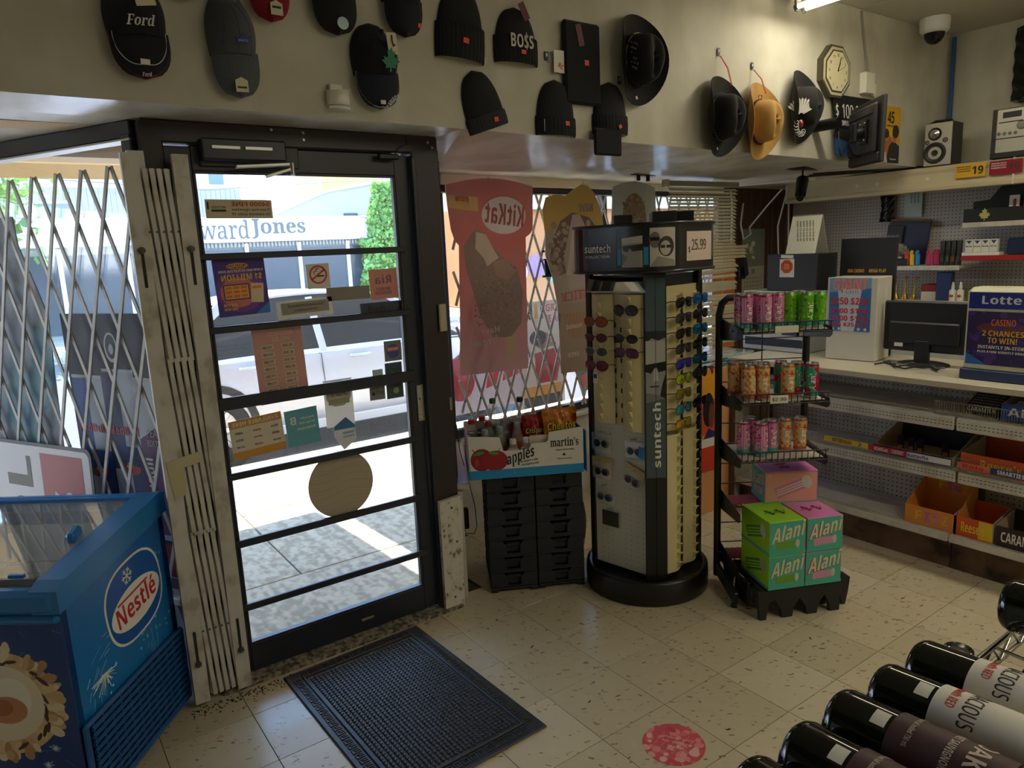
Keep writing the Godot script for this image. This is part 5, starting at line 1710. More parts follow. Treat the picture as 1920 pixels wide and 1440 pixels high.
	part("side_label", bx(V(0.012, 0.026, 0.002)), mats["price_white"], t, at(V(0.113, 0.02, 0.01)))
	t = beanie("black beanie with white block lettering on the cuff", 0.437, 2.417, 2.641, 0.22, black, 0.0, 0.105)
	letter(t, "BOSS", 0.115, 0.052, mat("thread_bone", rgb(206, 200, 190), 0.8), at(V(-0.0, 0.082, 0.0525)), {"depth": 0.002})
	part("dollar_bar", bx(V(0.004, 0.066, 0.002)), mats["thread_bone"], t, at(V(0.022, 0.084, 0.0535)))
	price(t, V(0.005, 0.04, 0.0545), 0.024, 0.016)
	part("hang_tag", sheet_mesh(0.032, 0.07, 0.001), mat("tag_maroon", rgb(110, 56, 62), 0.6), t, at(V(0.02, 0.2, 0.046), 0, 0, 0.5))
	t = beanie("tilted black beanie with charcoal cuff below the lettered one", 0.285, 2.15, 2.385, 0.2, black, 0.32, 0.06, rgb(52, 52, 58))
	price(t, V(0.015, 0.03, 0.054), 0.02, 0.018, -0.1)
	t = thing("neck_warmer", "long folded black knit neck warmer with maroon tag", "scarf", V(0.79, 2.283, -0.005))
	part("tube", bx(V(0.215, 0.345, 0.03), 0.012), cloth("knit%s" % black, black), t, at(V(0, 0.172, 0)))
	part("hem", bx(V(0.218, 0.02, 0.034), 0.008), cloth("knit%s" % black, black), t, at(V(0, 0.01, 0)))
	part("hang_tag", sheet_mesh(0.032, 0.09, 0.001), mats["tag_maroon"], t, at(V(-0.02, 0.285, 0.017), 0, 0, 0.25))
	price(t, V(0.018, 0.175, 0.016), 0.024, 0.022)
	t = beanie("upright navy beanie with folded cuff under the white card", 0.639, 2.14, 2.378, 0.22, rgb(28, 28, 36), 0.0, 0.08)
	price(t, V(0.03, 0.05, 0.052), 0.022, 0.018)
	part("stitch", bx(V(0.002, 0.05, 0.002)), wht, t, at(V(-0.085, 0.04, 0.034)))
	t = beanie("navy beanie with long hanging liner below the soffit edge", 0.965, 2.165, 2.398, 0.215, rgb(28, 28, 36), 0.0, 0.085)
	part("liner", bx(V(0.17, 0.12, 0.02), 0.008), cloth("knit%s" % rgb(28, 28, 36), rgb(28, 28, 36)), t, at(V(-0.045, -0.04, 0.036)))
	price(t, V(0.02, 0.03, 0.054), 0.018, 0.016, 0.5)
	var c = thing("header_card", "white square backing card with red mark on a blue hook", "card", V(0.672, 2.45, 0.0))
	part("card", sheet_mesh(0.088, 0.092, 0.001), mat("card_white", rgb(222, 222, 208), 0.5), c)
	letter(c, "RC", 0.028, 0.02, mat("print_red2", rgb(206, 58, 50), 0.6), at(V(-0.006, -0.018, 0.001), 0, 0, -0.5), {})
	hanger(V(0.60, 2.47, -0.015))
	hanger(V(1.03, 2.41, -0.015))
	hanger(V(1.74, 2.615, -0.015), V(1.765, 2.44, 0.04))
	hanger(V(2.02, 2.575, -0.015), V(2.04, 2.42, 0.05))
	t = cowboy("large black straw cowboy hat with beaded band", 1.115, 2.5, rgb(30, 29, 28), rgb(40, 38, 34), 0.04, 0.06)
	var bead = MB.new()
	bead.box(Vector3.ZERO, V(0.003, 0.011, 0.006), 0.001)
	for i in 22:
		if i % 5 == 4: continue
		var a = PI * (0.35 + 0.033 * i)
		part("bead", bead.mesh(), mat("bead_gold", rgb(176, 160, 110), 0.4, 0.5), t, Transform3D(Basis(Vector3.BACK, a), V(cos(a) * 0.096, sin(a) * 0.119 - 0.004, 0.034)))
	var vent = MB.new()
	vent.cyl(Vector3.ZERO, V(0, 0, 0.002), 0.0045, 0.0045, 8)
	for i in 18:
		part("vent_hole", vent.mesh(), mat("vent_light", rgb(120, 116, 98), 0.8), t, Transform3D(Basis(Vector3.UP, -1.2), V(-0.085 + 0.006 * sin(i), 0.062 - i * 0.007, 0.06 + 0.014 * (i % 3))))
	price(t, V(-0.01, -0.165, 0.014), 0.012, 0.014, 0.5, "w")
	t = cowboy("black cowboy hat with studded band on a red ribbon", 1.712, 2.288, rgb(29, 28, 27), rgb(34, 30, 28), 0.02, 0.1)
	var stud = MB.new()
	stud.lathe([P2(0.0025, 0), P2(0.0018, 0.0015), P2(0, 0.002)], 6)
	for i in 30:
		var a = PI * (0.25 + 0.047 * i)
		part("stud", stud.mesh(), mat("stud", rgb(170, 168, 150), 0.3, 0.8), t, Transform3D(Basis(Vector3.BACK, a) * Basis(Vector3.BACK, -PI / 2), V(cos(a) * 0.095, sin(a) * 0.119 - 0.004, 0.03)))
	part("badge", bx(V(0.04, 0.016, 0.004), 0.004), mat("hat_badge", rgb(92, 62, 50), 0.6), t, at(V(-0.012, -0.118, 0.03), 0, -0.4))
	price(t, V(-0.018, -0.158, 0.014), 0.012, 0.014, 0.6, "w")
	t = cowboy("tan straw cowboy hat with dark red leather band", 2.035, 2.285, rgb(196, 152, 84), rgb(82, 34, 30), 0.03, 0.1)
	b = MB.new()
	b.tube([V(-0.02, 0.112, 0.03), V(-0.035, 0.13, 0.04), V(-0.01, 0.128, 0.045), V(0.0, 0.11, 0.034), V(-0.02, 0.085, 0.07), V(-0.026, 0.055, 0.08)], 0.0022, 5)
	part("lace", b.mesh(), cloth("felt%s" % rgb(82, 34, 30), rgb(82, 34, 30)), t)
	part("buckle", bx(V(0.045, 0.02, 0.005), 0.004), cloth("felt%s" % rgb(82, 34, 30), rgb(82, 34, 30)), t, at(V(-0.02, -0.115, 0.03), 0, -0.3))
	t = cowboy("black cowboy hat with silver feathered wing crest", 2.41, 2.385, rgb(30, 29, 29), rgb(60, 58, 56), 0.05, 0.16)
	var sil = mat("silver_thread", rgb(196, 194, 184), 0.5, 0.2)
	for i in 11:
		var a = 0.5 + i * 0.2
		b = MB.new()
		b.extr([P2(0.012, -0.0025), P2(0.082, -0.006), P2(0.092, 0.0), P2(0.082, 0.006), P2(0.012, 0.0025)], 0.0, 0.0014)
		part("feather", b.mesh(), sil, t, Transform3D(Basis(Vector3.UP, -0.85) * Basis(Vector3.BACK, a), V(-0.103, -0.055, 0.075)))
	for i in 9:
		var a = 2.7 + i * 0.35
		part("scroll", scroll_mesh(), sil, t, Transform3D((Basis(Vector3.UP, -0.85) * Basis(Vector3.BACK, a)).scaled(V(1.4, 1.4, 1.4)), V(-0.103 + cos(a) * 0.02, -0.11 + sin(a) * 0.034, 0.07)))
	b = MB.new()
	b.lathe([P2(0, 0.004), P2(0.012, 0.003), P2(0.015, 0)], 16, Transform3D(Basis(Vector3.RIGHT, PI / 2).scaled(V(1, 1.5, 1)), Vector3.ZERO))
	part("stone", b.mesh(), mat("stone", rgb(110, 34, 44), 0.2), t, Transform3D(Basis(Vector3.UP, -0.85), V(-0.105, -0.1, 0.075)))
	var ivory = mat("ivory_plastic", rgb(222, 220, 208), 0.4)
	var ms = thing("motion_sensor", "ivory corner motion sensor low on hat wall", "sensor", V(-0.372, 2.223, -0.02))
	part("bracket", bx(V(0.05, 0.05, 0.02), 0.004), ivory, ms, at(V(-0.005, 0.02, 0.01)))
	b = MB.new()
	b.surf(func(u: float, v: float) -> Vector3:
		var a = PI * u
		return V(-cos(a) * 0.043, -0.03 + 0.05 * v, 0.012 + sin(a) * (0.03 + 0.01 * sin(v * PI))), 16, 6, 0.004)
	part("housing", b.mesh(), ivory, ms)
	b = MB.new()
	b.surf(func(u: float, v: float) -> Vector3:
		var a = PI * (0.12 + 0.76 * u)
		return V(-cos(a) * 0.041, -0.034 - 0.008 * v, 0.012 + sin(a) * (0.038 - 0.01 * v)), 14, 3, 0.003)
	part("lens", b.mesh(), mat("sensor_lens", rgb(236, 238, 238), 0.2), ms)
	b = MB.new()
	b.extr([P2(-0.036, 0.018), P2(0.038, 0.018), P2(0.04, 0.022), P2(-0.038, 0.022)], 0.0, 0.04)
	part("cap", b.mesh(), ivory, ms)
	var ck = thing("wall_clock", "octagonal wall clock with bronze frame and cream dial", "clock", V(2.785, 2.615, -0.02))
	var oct = func(r: float) -> Array:
		var o: Array = []
		for i in 8:
			var a = PI / 8 + TAU * i / 8
			o.append(P2(cos(a) * r * 1.02, sin(a) * r))
		return o
	for q in [[0.158, 0.0, 0.034, "clock_bronze", rgb(74, 66, 52)], [0.145, 0.034, 0.038, "clock_cream", rgb(196, 188, 156)], [0.128, 0.038, 0.041, "clock_bronze", rgb(74, 66, 52)], [0.118, 0.041, 0.043, "clock_dial", rgb(222, 214, 176)]]:
		b = MB.new()
		b.extr(oct.call(q[0]), q[1], q[2])
		part("dial" if q[3] == "clock_dial" else "frame", b.mesh(), mat(q[3], q[4], 0.45), ck)
	var ink = mat("clock_ink", rgb(40, 38, 34), 0.6)
	for i in 12:
		var a = PI / 2 - TAU * i / 12
		letter(ck, str(12 if i == 0 else i), 0.0, 0.016, ink, at(V(cos(a) * 0.09, sin(a) * 0.09, 0.0435)), {"bold": false})
	part("hour_hand", bx(V(0.009, 0.055, 0.001)), ink, ck, Transform3D(Basis(Vector3.BACK, -0.42), V(0.011, 0.025, 0.0445)))
	part("minute_hand", bx(V(0.006, 0.085, 0.001)), ink, ck, Transform3D(Basis(Vector3.BACK, -0.36), V(0.014, 0.04, 0.0457)))
	part("second_hand", bx(V(0.002, 0.075, 0.001)), ink, ck, Transform3D(Basis(Vector3.BACK, -1.15), V(0.034, 0.015, 0.047)))
	var jb = thing("junction_box", "white alarm box right of the clock with cable up to ceiling", "box", V(3.165, 2.583, -0.02))
	part("case", bx(V(0.105, 0.125, 0.045), 0.004), ivory, jb, at(V(-0.015, 0, 0.024)))
	part("magnet", bx(V(0.026, 0.075, 0.02), 0.003), ivory, jb, at(V(0.075, -0.03, 0.02)))
	b = MB.new()
	b.tube([V(0.0, 0.06, 0.02), V(-0.03, 0.2, 0.008), V(-0.075, 0.36, 0.008), V(-0.085, 0.42, 0.008)], 0.004, 6)
	b.tube([V(0.012, 0.06, 0.02), V(-0.015, 0.2, 0.008), V(-0.062, 0.36, 0.008), V(-0.075, 0.42, 0.008)], 0.003, 6)
	b.tube([V(0.075, -0.066, 0.02), V(0.1, -0.1, 0.02), V(0.13, -0.13, 0.01)], 0.003, 6)
	part("cable", b.mesh(), mat("cable_taupe", rgb(150, 146, 132), 0.6), jb)
	var p = Pt.new(320, 256, rgb(22, 24, 30))
	p.poly([P2(0, 150), P2(320, 120), P2(320, 256), P2(0, 256)], rgb(38, 60, 104))
	p.poly([P2(0, 190), P2(320, 170), P2(320, 256), P2(0, 256)], rgb(52, 92, 140))
	var po = thing("jackpot_poster", "black and blue jackpot amount poster leaning on hat wall", "poster", V(3.03, 2.135, 0.03))
	po.rotation.x = -0.09
	part("sheet", sheet_mesh(0.5, 0.36, 0.003), printed("jackpot", p, 0.4), po, at(V(0, 0.18, 0)))
	var pw = mat("poster_white", rgb(222, 222, 220), 0.5)
	letter(po, "$", 0.03, 0.08, pw, at(V(-0.21, 0.265, 0.002)), {"bold": false})
	letter(po, "100,000", 0.28, 0.095, pw, at(V(-0.015, 0.26, 0.002)), {"bold": false})
	letter(po, "WINNING TICKET SOLD", 0.3, 0.03, pw, at(V(-0.04, 0.195, 0.002)), {})
	letter(po, "ENCORE", 0.19, 0.034, pw, at(V(-0.02, 0.12, 0.002)), {})
	letter(po, "ENCORE", 0.19, 0.034, mat("poster_blue", rgb(44, 60, 150), 0.5), at(V(-0.02, 0.075, 0.002)), {})
	p = Pt.new(192, 288, rgb(226, 172, 30))
	p.ell(70, 200, 50, 60, rgb(176, 106, 60))
	p.ell(60, 150, 24, 28, rgb(196, 128, 84))
	p.ell(58, 138, 28, 24, rgb(44, 34, 32))
	p.poly([P2(60, 288), P2(192, 288), P2(192, 200), P2(130, 170), P2(90, 200)], rgb(44, 46, 50))
	p.ell(140, 150, 24, 34, rgb(188, 122, 80))
	p.ell(150, 124, 32, 34, rgb(34, 28, 28))
	p.poly([P2(0, 288), P2(80, 288), P2(60, 230), P2(0, 250)], rgb(206, 190, 180))
	po = thing("yellow_poster", "yellow lottery poster with large numbers on hat wall", "poster", V(3.49, 2.295, -0.012))
	part("sheet", sheet_mesh(0.25, 0.355, 0.003), printed("yellow_poster", p, 0.45), po)
	letter(po, "45", 0.085, 0.075, ink, at(V(0.0, 0.11, 0.002)), {})
	letter(po, "must pay", 0.09, 0.018, ink, at(V(0.0, 0.055, 0.002)), {})
	letter(po, "PlaySmart", 0.08, 0.014, pw, at(V(0.05, -0.155, 0.002)), {"bold": false})
	var mo = thing("swivel_monitor", "black monitor seen from behind on a wall arm by jackpot poster", "monitor")
	var A = V(2.955, 2.235, 0.04)
	var E = V(2.545, 2.215, 0.44)
	var ax = (E - A).normalized()
	var bz = V(-ax.z, 0, ax.x).normalized()
	if bz.dot(V(-1, 0, 0)) < 0: bz = -bz
	mo.transform = Transform3D(Basis(ax, bz.cross(ax).normalized(), bz).orthonormalized(), (A + E) * 0.5)
	if mo.transform.basis.y.y < 0:
		mo.transform = Transform3D(Basis(-ax, bz.cross(-ax).normalized(), bz).orthonormalized(), (A + E) * 0.5)
	var blk = mat("monitor_black", rgb(34, 34, 36), 0.45)
	part("bezel", bx(V(0.58, 0.35, 0.025), 0.006), blk, mo)
	part("back_shell", bx(V(0.50, 0.27, 0.03), 0.014), mat("monitor_shell", rgb(42, 42, 44), 0.5), mo, at(V(0, 0.01, 0.026)))
	part("back_ridge", bx(V(0.46, 0.03, 0.01), 0.004), blk, mo, at(V(0, 0.10, 0.044)))
	part("lower_lip", bx(V(0.56, 0.05, 0.014), 0.005), blk, mo, at(V(0, -0.145, 0.018)))
	part("mount_plate", bx(V(0.13, 0.13, 0.012), 0.003), mat("arm_black", rgb(28, 28, 30), 0.4, 0.4), mo, at(V(0.1, 0.0, 0.05)))
	for i in 4:
		b = MB.new()
		b.cyl(Vector3.ZERO, V(0, 0, 0.006), 0.005, 0.005, 8)
		part("bolt", b.mesh(), mats["steel"], mo, at(V(0.1 + (0.045 if i % 2 else -0.045), 0.045 if i < 2 else -0.045, 0.056)))
	b = MB.new()
	b.cyl(V(0.1, 0, 0.05), V(0.1, 0, 0.09), 0.03, 0.03, 14)
	b.box(V(0.1, 0.0, 0.1), V(0.06, 0.11, 0.03), 0.008)
	part("tilt_head", b.mesh(), mats["arm_black"], mo)
	var am = thing("monitor_arm", "black articulated wall arm holding the monitor", "wall arm", V(2.62, 2.295, -0.02))
	b = MB.new()
	b.cyl(V(0, 0, 0), V(0, 0, 0.16), 0.032, 0.032, 16)
	part("wall_mount", b.mesh(), mats["arm_black"], am)
	part("link", seg_box(V(0, -0.05, 0.14), V(0.1, -0.09, 0.2), 0.03, 0.05, 0.006).mesh(), mats["arm_black"], am)
	b = MB.new()
	b.tube([V(0.0, -0.05, 0.16), V(-0.03, -0.14, 0.18), V(0.0, -0.19, 0.18), V(0.05, -0.12, 0.19), V(0.09, -0.18, 0.2), V(0.16, -0.2, 0.22)], 0.004, 6)
	part("cable", b.mesh(), mats["black_plastic"], am)
	var dc = thing("dome_camera", "white ceiling dome camera with dark bubble", "security camera", V(3.72, 3.008, 0.125))
	b = MB.new()
	b.lathe([P2(0, 0), P2(0.088, 0), P2(0.09, -0.02), P2(0.086, -0.075), P2(0.075, -0.09), P2(0.06, -0.092)], 28)
	part("housing", b.mesh(), mat("dome_white", rgb(226, 226, 222), 0.35), dc)
	b = MB.new()
	b.lathe([P2(0.062, -0.088), P2(0.058, -0.115), P2(0.042, -0.142), P2(0.02, -0.156), P2(0.0, -0.159)], 24)
	part("bubble", b.mesh(), mat("dome_dark", rgb(20, 20, 24), 0.08), dc)
	b = MB.new()
	for k in 6:
		b.tube([V(4.272 - 0.008 * (k % 3), 2.99, 0.005 + 0.01 * (k / 3)), V(4.27 - 0.01 * (k % 3), 2.7, 0.008 + 0.008 * (k % 2)), V(4.262 - 0.01 * (k % 3), 2.45, 0.01 + 0.01 * (k / 3)), V(4.25 - 0.012 * (k % 3), 2.16, 0.03)], 0.007, 6)
	single("cable_bundle", b.mesh(), mat("cable_blue", rgb(44, 92, 150), 0.5), "bundle of blue network cables running down room corner", "cable")
	var pb = thing("wrapped_parcel", "tall shiny black wrapped parcel hung high on right wall", "parcel", V(4.27, 2.72, 0.50))
	b = MB.new()
	b.surf(func(u: float, v: float) -> Vector3: return V(-0.05 * sin(PI * u) * (0.7 + 0.3 * sin(v * 9.0)) - 0.01 * sin(v * 31.0 + u * 9.0), -0.23 + 0.46 * v, -0.11 + 0.22 * u), 14, 26, 0.01)
	part("wrap", b.mesh(), mat("bin_film", rgb(26, 28, 26), 0.22), pb)
	for s in [-1, 1]:
		part("knot", bx(V(0.03, 0.03, 0.12), 0.01), mats["bin_film"], pb, at(V(-0.02, s * 0.235, 0)))
func piping(w: float, B: float) -> ArrayMesh:
	var b = MB.new()
	var pts: Array = []
	for i in 21:
		var a = i / 20.0
		var k = -cos(a * PI)
		var v = sin(a * PI) * 0.74
		var ww = w * 0.40 * pow(maxf(0.0, 1.0 - pow(v / 0.9, 3.2)), 0.5)
		pts.append(V(signf(k) * pow(absf(k), 0.35) * ww, B + 0.012 - v * B, 0.069 - 0.018 * v - 0.026 * k * k))
	b.tube(pts, 0.0014, 4)
	return b.mesh()
func leaf_mesh() -> ArrayMesh:
	var b = MB.new()
	b.extr([P2(-0.003, -0.035), P2(-0.003, -0.02), P2(-0.022, -0.023), P2(-0.018, -0.014), P2(-0.036, 0.002), P2(-0.026, 0.006), P2(-0.03, 0.016), P2(-0.016, 0.012), P2(-0.012, 0.016), P2(-0.016, 0.034), P2(-0.008, 0.03), P2(0, 0.046), P2(0.008, 0.03), P2(0.016, 0.034), P2(0.012, 0.016), P2(0.016, 0.012), P2(0.03, 0.016), P2(0.026, 0.006), P2(0.036, 0.002), P2(0.018, -0.014), P2(0.022, -0.023), P2(0.003, -0.02), P2(0.003, -0.035)], 0.0, 0.0015)
	return b.mesh()
func scroll_mesh() -> ArrayMesh:
	if not meshes.has("scroll"):
		var b = MB.new()
		var pts: Array = []
		for i in 10:
			var a = i * 0.6
			pts.append(V(0.008 + cos(a) * (0.011 - i * 0.0008), sin(a) * (0.011 - i * 0.0008), 0.001))
		b.tube(pts, 0.0015, 4)
		meshes["scroll"] = b.mesh()
	return meshes["scroll"]
# ---------------------------------------------------------------- hanging signs and blind in the wide window
func window_signs() -> void:
	var o = {"mirror": true, "depth": 0.0005}
	var X = func(x: float) -> float: return (x - 0.578) / 0.6
	var p = Pt.new(384, 720, rgb(214, 150, 142))
	for y in 720:
		var k = y / 720.0
		p.rect(0, y, 384, 1, rgb(232 - 6 * k, 150 + 60 * absf(k - 0.3), 146 + 60 * absf(k - 0.3)))
	p.poly([P2(0, 60), P2(132, 66), P2(132, 118), P2(0, 104)], rgb(236, 206, 150))
	p.ell(246, 132, 106, 74, rgb(232, 150, 144))
	p.ell(246, 132, 100, 68, rgb(240, 230, 222))
	p.poly([P2(60, 240), P2(110, 184), P2(150, 188), P2(200, 260), P2(300, 340), P2(318, 420), P2(304, 540), P2(250, 590), P2(170, 580), P2(120, 500), P2(70, 330)], rgb(182, 160, 148))
	p.specks(260, [rgb(190, 168, 154), rgb(172, 152, 140), rgb(198, 176, 160), rgb(164, 144, 134)], 2, 6, 71, Rect2(0.25, 0.42, 0.52, 0.34))
	p.poly([P2(116, 190), P2(160, 200), P2(196, 262), P2(214, 286), P2(186, 300), P2(160, 316), P2(146, 286), P2(112, 250)], rgb(230, 214, 196))
	p.poly([P2(186, 300), P2(240, 290), P2(290, 340), P2(250, 372), P2(200, 356)], rgb(200, 172, 156))
	p.rect(232, 586, 40, 60, rgb(216, 196, 156))
	p.ell(252, 646, 20, 22, rgb(216, 196, 156))
	var t = thing("hanging_sign", "red cutout ice cream bar sign hanging in the window", "sign", V(0, 0, -0.9))
	var b = MB.new()
	var out = [P2(0.605, 0.967), P2(1.089, 0.949), P2(1.098, 1.4), P2(1.108, 1.727), P2(1.14, 1.745), P2(1.162, 1.772), P2(1.174, 2.01)]
	for i in 9:
		var k = i / 8.0
		out.append(P2(lerpf(1.172, 0.58, k), 2.018 + 0.04 * sin(k * PI)))
	out.append_array([P2(0.588, 1.9), P2(0.601, 1.783), P2(0.622, 1.72), P2(0.647, 1.695), P2(0.628, 1.3)])
	b.extr(out, 0.0, 0.004)
	part("board", b.mesh(), printed("sign_bar", p, 0.5, 0.75), t)
	var rd = thin("sign_letter_red", rgb(226, 120, 116), 0.7)
	letter(t, "KitKat", 0.27, 0.125, rd, at(V(0.965, 1.862, 0.0045), 0, 0, -0.12), o)
	letter(t, "now", 0.09, 0.03, rd, at(V(0.68, 1.945, 0.0045), 0, 0, -0.06), o)
	var pl = thin("sign_letter_pale", rgb(240, 226, 218), 0.7)
	letter(t, "Have a", 0.18, 0.035, pl, at(V(0.80, 1.205, 0.0045), 0, 0, 0.03), o)
	letter(t, "break", 0.19, 0.05, pl, at(V(0.775, 1.145, 0.0045), 0, 0, 0.05), o)
	hook(t, V(0.864, 2.056, 0.002), 0.02)
	p = Pt.new(256, 640, rgb(196, 180, 168))
	for y in 640:
		var k = y / 640.0
		if k < 0.24: p.rect(0, y, 256, 1, rgb(214, 184, 112))
		elif k > 0.62: p.rect(0, y, 256, 1, rgb(196 - 30 * (k - 0.62), 172 - 20 * (k - 0.62), 150))
	p.poly([P2(30, 190), P2(70, 120), P2(120, 92), P2(190, 110), P2(240, 160), P2(236, 250), P2(60, 300), P2(24, 250)], rgb(140, 116, 110))
	p.specks(70, [rgb(196, 174, 158), rgb(206, 186, 168), rgb(176, 152, 138)], 5, 13, 72, Rect2(0.08, 0.2, 0.75, 0.26))
	p.poly([P2(120, 100), P2(150, 98), P2(220, 220), P2(200, 340), P2(96, 350), P2(80, 240)], rgb(206, 188, 178))
	p.poly([P2(120, 150), P2(132, 150), P2(110, 300), P2(88, 300)], rgb(226, 214, 204))
	p.poly([P2(70, 430), P2(180, 430), P2(150, 520), P2(100, 520)], rgb(196, 164, 136))
	for i in 8:
		p.line(P2(70 + i * 14, 430), P2(100 + i * 10, 520), 2, rgb(170, 134, 108))
	p.poly([P2(20, 410), P2(60, 430), P2(50, 500), P2(24, 500)], rgb(120, 140, 176))
	t = thing("hanging_sign", "cream cutout ice cream cone sign hanging in the window", "sign", V(0, 0, -0.9))
	b = MB.new()
	b.extr([P2(1.346, 0.882), P2(1.60, 0.87), P2(1.64, 1.3), P2(1.70, 1.62), P2(1.735, 1.74), P2(1.715, 1.86), P2(1.66, 1.98), P2(1.6, 2.03), P2(1.55, 2.035), P2(1.48, 2.0), P2(1.42, 1.965), P2(1.34, 1.975), P2(1.27, 1.955), P2(1.24, 1.88), P2(1.255, 1.74), P2(1.25, 1.62), P2(1.3, 1.48), P2(1.335, 1.3)], 0.0, 0.004)
	part("board", b.mesh(), printed("sign_cone", p, 0.5, 0.7), t)
	letter(t, "NEW", 0.11, 0.05, thin("sign_letter_lilac", rgb(140, 120, 150), 0.7), at(V(1.585, 1.895, 0.0045)), o)
	letter(t, "STICK", 0.22, 0.06, rd, at(V(1.47, 1.36, 0.0045), 0, 0, 0.06), o)
	letter(t, "Frosted", 0.12, 0.03, pl, at(V(1.46, 1.17, 0.0045)), o)
	letter(t, "OPEN", 0.09, 0.03, pl, at(V(1.45, 0.99, 0.0045)), o)
	hook(t, V(1.565, 2.035, 0.002), 0.03)
	p = Pt.new(192, 384, rgb(186, 190, 182))
	p.ell(96, 130, 52, 92, rgb(150, 128, 104))
	p.specks(60, [rgb(176, 152, 126), rgb(128, 106, 86)], 3, 7, 73, Rect2(0.25, 0.12, 0.5, 0.45))
	t = thing("hanging_sign", "grey cutout sign with nutty chocolate cone in the window", "sign", V(0, 0, -0.9))
	b = MB.new()
	out = [P2(1.85, 1.3), P2(2.17, 1.3), P2(2.21, 1.82), P2(2.2, 2.02)]
	for i in 7: out.append(P2(lerpf(2.195, 1.815, i / 6.0), 2.024 + 0.038 * sin(PI * i / 6.0)))
	out.append(P2(1.80, 1.82))
	b.extr(out, 0.0, 0.004)
	part("board", b.mesh(), printed("sign_nut", p, 0.5, 0.7), t)
	hook(t, V(2.012, 2.06, 0.002), 0.02)
	p = Pt.new(192, 512, rgb(226, 206, 190))
	for i in 4:
		p.rect(8 + i * 22, 10, 14, 74, [rgb(196, 44, 50), rgb(40, 120, 84), rgb(40, 40, 44), rgb(226, 160, 50)][i])
	p.rect(100, 10, 10, 74, rgb(50, 86, 160))
	p.ell(104, 190, 34, 40, rgb(150, 96, 70))
	p.ell(86, 176, 34, 38, rgb(34, 28, 30))
	p.poly([P2(70, 250), P2(150, 236), P2(176, 300), P2(160, 400), P2(74, 400)], rgb(190, 32, 44))
	p.ell(130, 214, 30, 12, rgb(160, 104, 76))
	p.rect(20, 410, 160, 50, rgb(226, 150, 52))
	p.rect(20, 460, 160, 52, rgb(36, 34, 36))
	t = thing("window_poster", "pink poster of a woman in red beyond the cone sign", "poster", V(1.50, 0.95, -1.30), 0.06)
	part("sheet", sheet_mesh(0.42, 0.72, 0.003), printed("poster_woman", p, 0.5, 0.5), t)
	letter(t, "GR E", 0.13, 0.05, red_ink(), at(V(0.12, 0.31, 0.002)), {})
	letter(t, "TE AN", 0.15, 0.05, red_ink(), at(V(0.12, 0.235, 0.002)), {})
	p = Pt.new(256, 160, rgb(232, 214, 214))
	p.ell(50, 60, 46, 62, rgb(206, 30, 46))
	p.poly([P2(150, 0), P2(256, 0), P2(256, 70), P2(130, 100)], rgb(214, 60, 66))
	p.poly([P2(190, 0), P2(206, 0), P2(186, 90), P2(170, 94)], rgb(236, 220, 216))
	t = thing("window_poster", "white and red promotional banner low in the window", "poster", V(0.98, 0.84, -1.22), 0.06)
	part("sheet", sheet_mesh(0.62, 0.36, 0.003), printed("poster_red", p, 0.5, 0.6), t)
	t = thing("window_poster", "green and red boarded notice leaning at the window foot", "poster", V(1.93, 0.82, -1.24), 0.06)
	part("sheet", sheet_mesh(0.36, 0.26, 0.003), mat("notice_green", rgb(44, 116, 84), 0.6), t, at(Vector3.ZERO, 0, 0, 0.35))
	part("red_band", sheet_mesh(0.34, 0.1, 0.002), red_ink(), t, at(V(0.03, -0.05, 0.003), 0, 0, 0.35))
	part("card", sheet_mesh(0.2, 0.04, 0.002), mat("ink_black", rgb(34, 34, 36), 0.6), t, at(V(0, 0.05, 0.003), 0, 0, 0.35))
	t = thing("window_poster", "pink red poster on the side pane next to the door frame", "poster", V(0.345, 1.28, -0.60), 1.08 - PI)
	part("sheet", sheet_mesh(0.62, 1.3, 0.003), thin("poster_pink", rgb(206, 104, 108), 0.6), t, at(V(0, 0, -0.008)))
	t = thing("wire_basket_bracket", "black metal display bracket hanging between the window signs", "bracket", V(1.36, 1.56, -0.93))
	for q in [[V(0, 0.08, 0), V(0.22, 0.012, 0.012)], [V(0, 0.03, 0), V(0.2, 0.01, 0.01)], [V(0, -0.07, 0), V(0.22, 0.012, 0.012)], [V(0.03, 0, 0), V(0.03, 0.15, 0.014)], [V(-0.06, -0.02, 0), V(0.06, 0.09, 0.01)], [V(0.085, 0.0, 0), V(0.06, 0.1, 0.02)], [V(0.11, 0, 0), V(0.01, 0.17, 0.012)]]:
		part("bar", bx(q[1], 0.002), mat("black_plastic", Color.BLACK), t, at(q[0]))
	var sl = mat("blind_slat", rgb(206, 196, 164), 0.5)
	sl.backlight_enabled = true
	sl.backlight = Color(0.25, 0.23, 0.18)
	t = thing("venetian_blind", "cream metal venetian blind over right end of window", "blind", V(2.245, 2.045, -0.83))
	part("head_rail", bx(V(0.74, 0.034, 0.04), 0.003), mat("blind_rail", rgb(150, 146, 134), 0.4), t, at(V(0.36, 0.0, 0)))
	part("head_cap", bx(V(0.03, 0.05, 0.045), 0.003), mat("blind_cap", rgb(196, 186, 156), 0.5), t, at(V(-0.015, 0.0, 0)))
	var slat = MB.new()
	slat.surf(func(u: float, v: float) -> Vector3: return V(0.70 * u, 0.0035 * sin(v * PI) - 0.0185 * (v - 0.5), 0.021 * (v - 0.5) * 1.1), 2, 4, 0.0008)
	var sm = slat.mesh()
	var r = RandomNumberGenerator.new()
	r.seed = 77
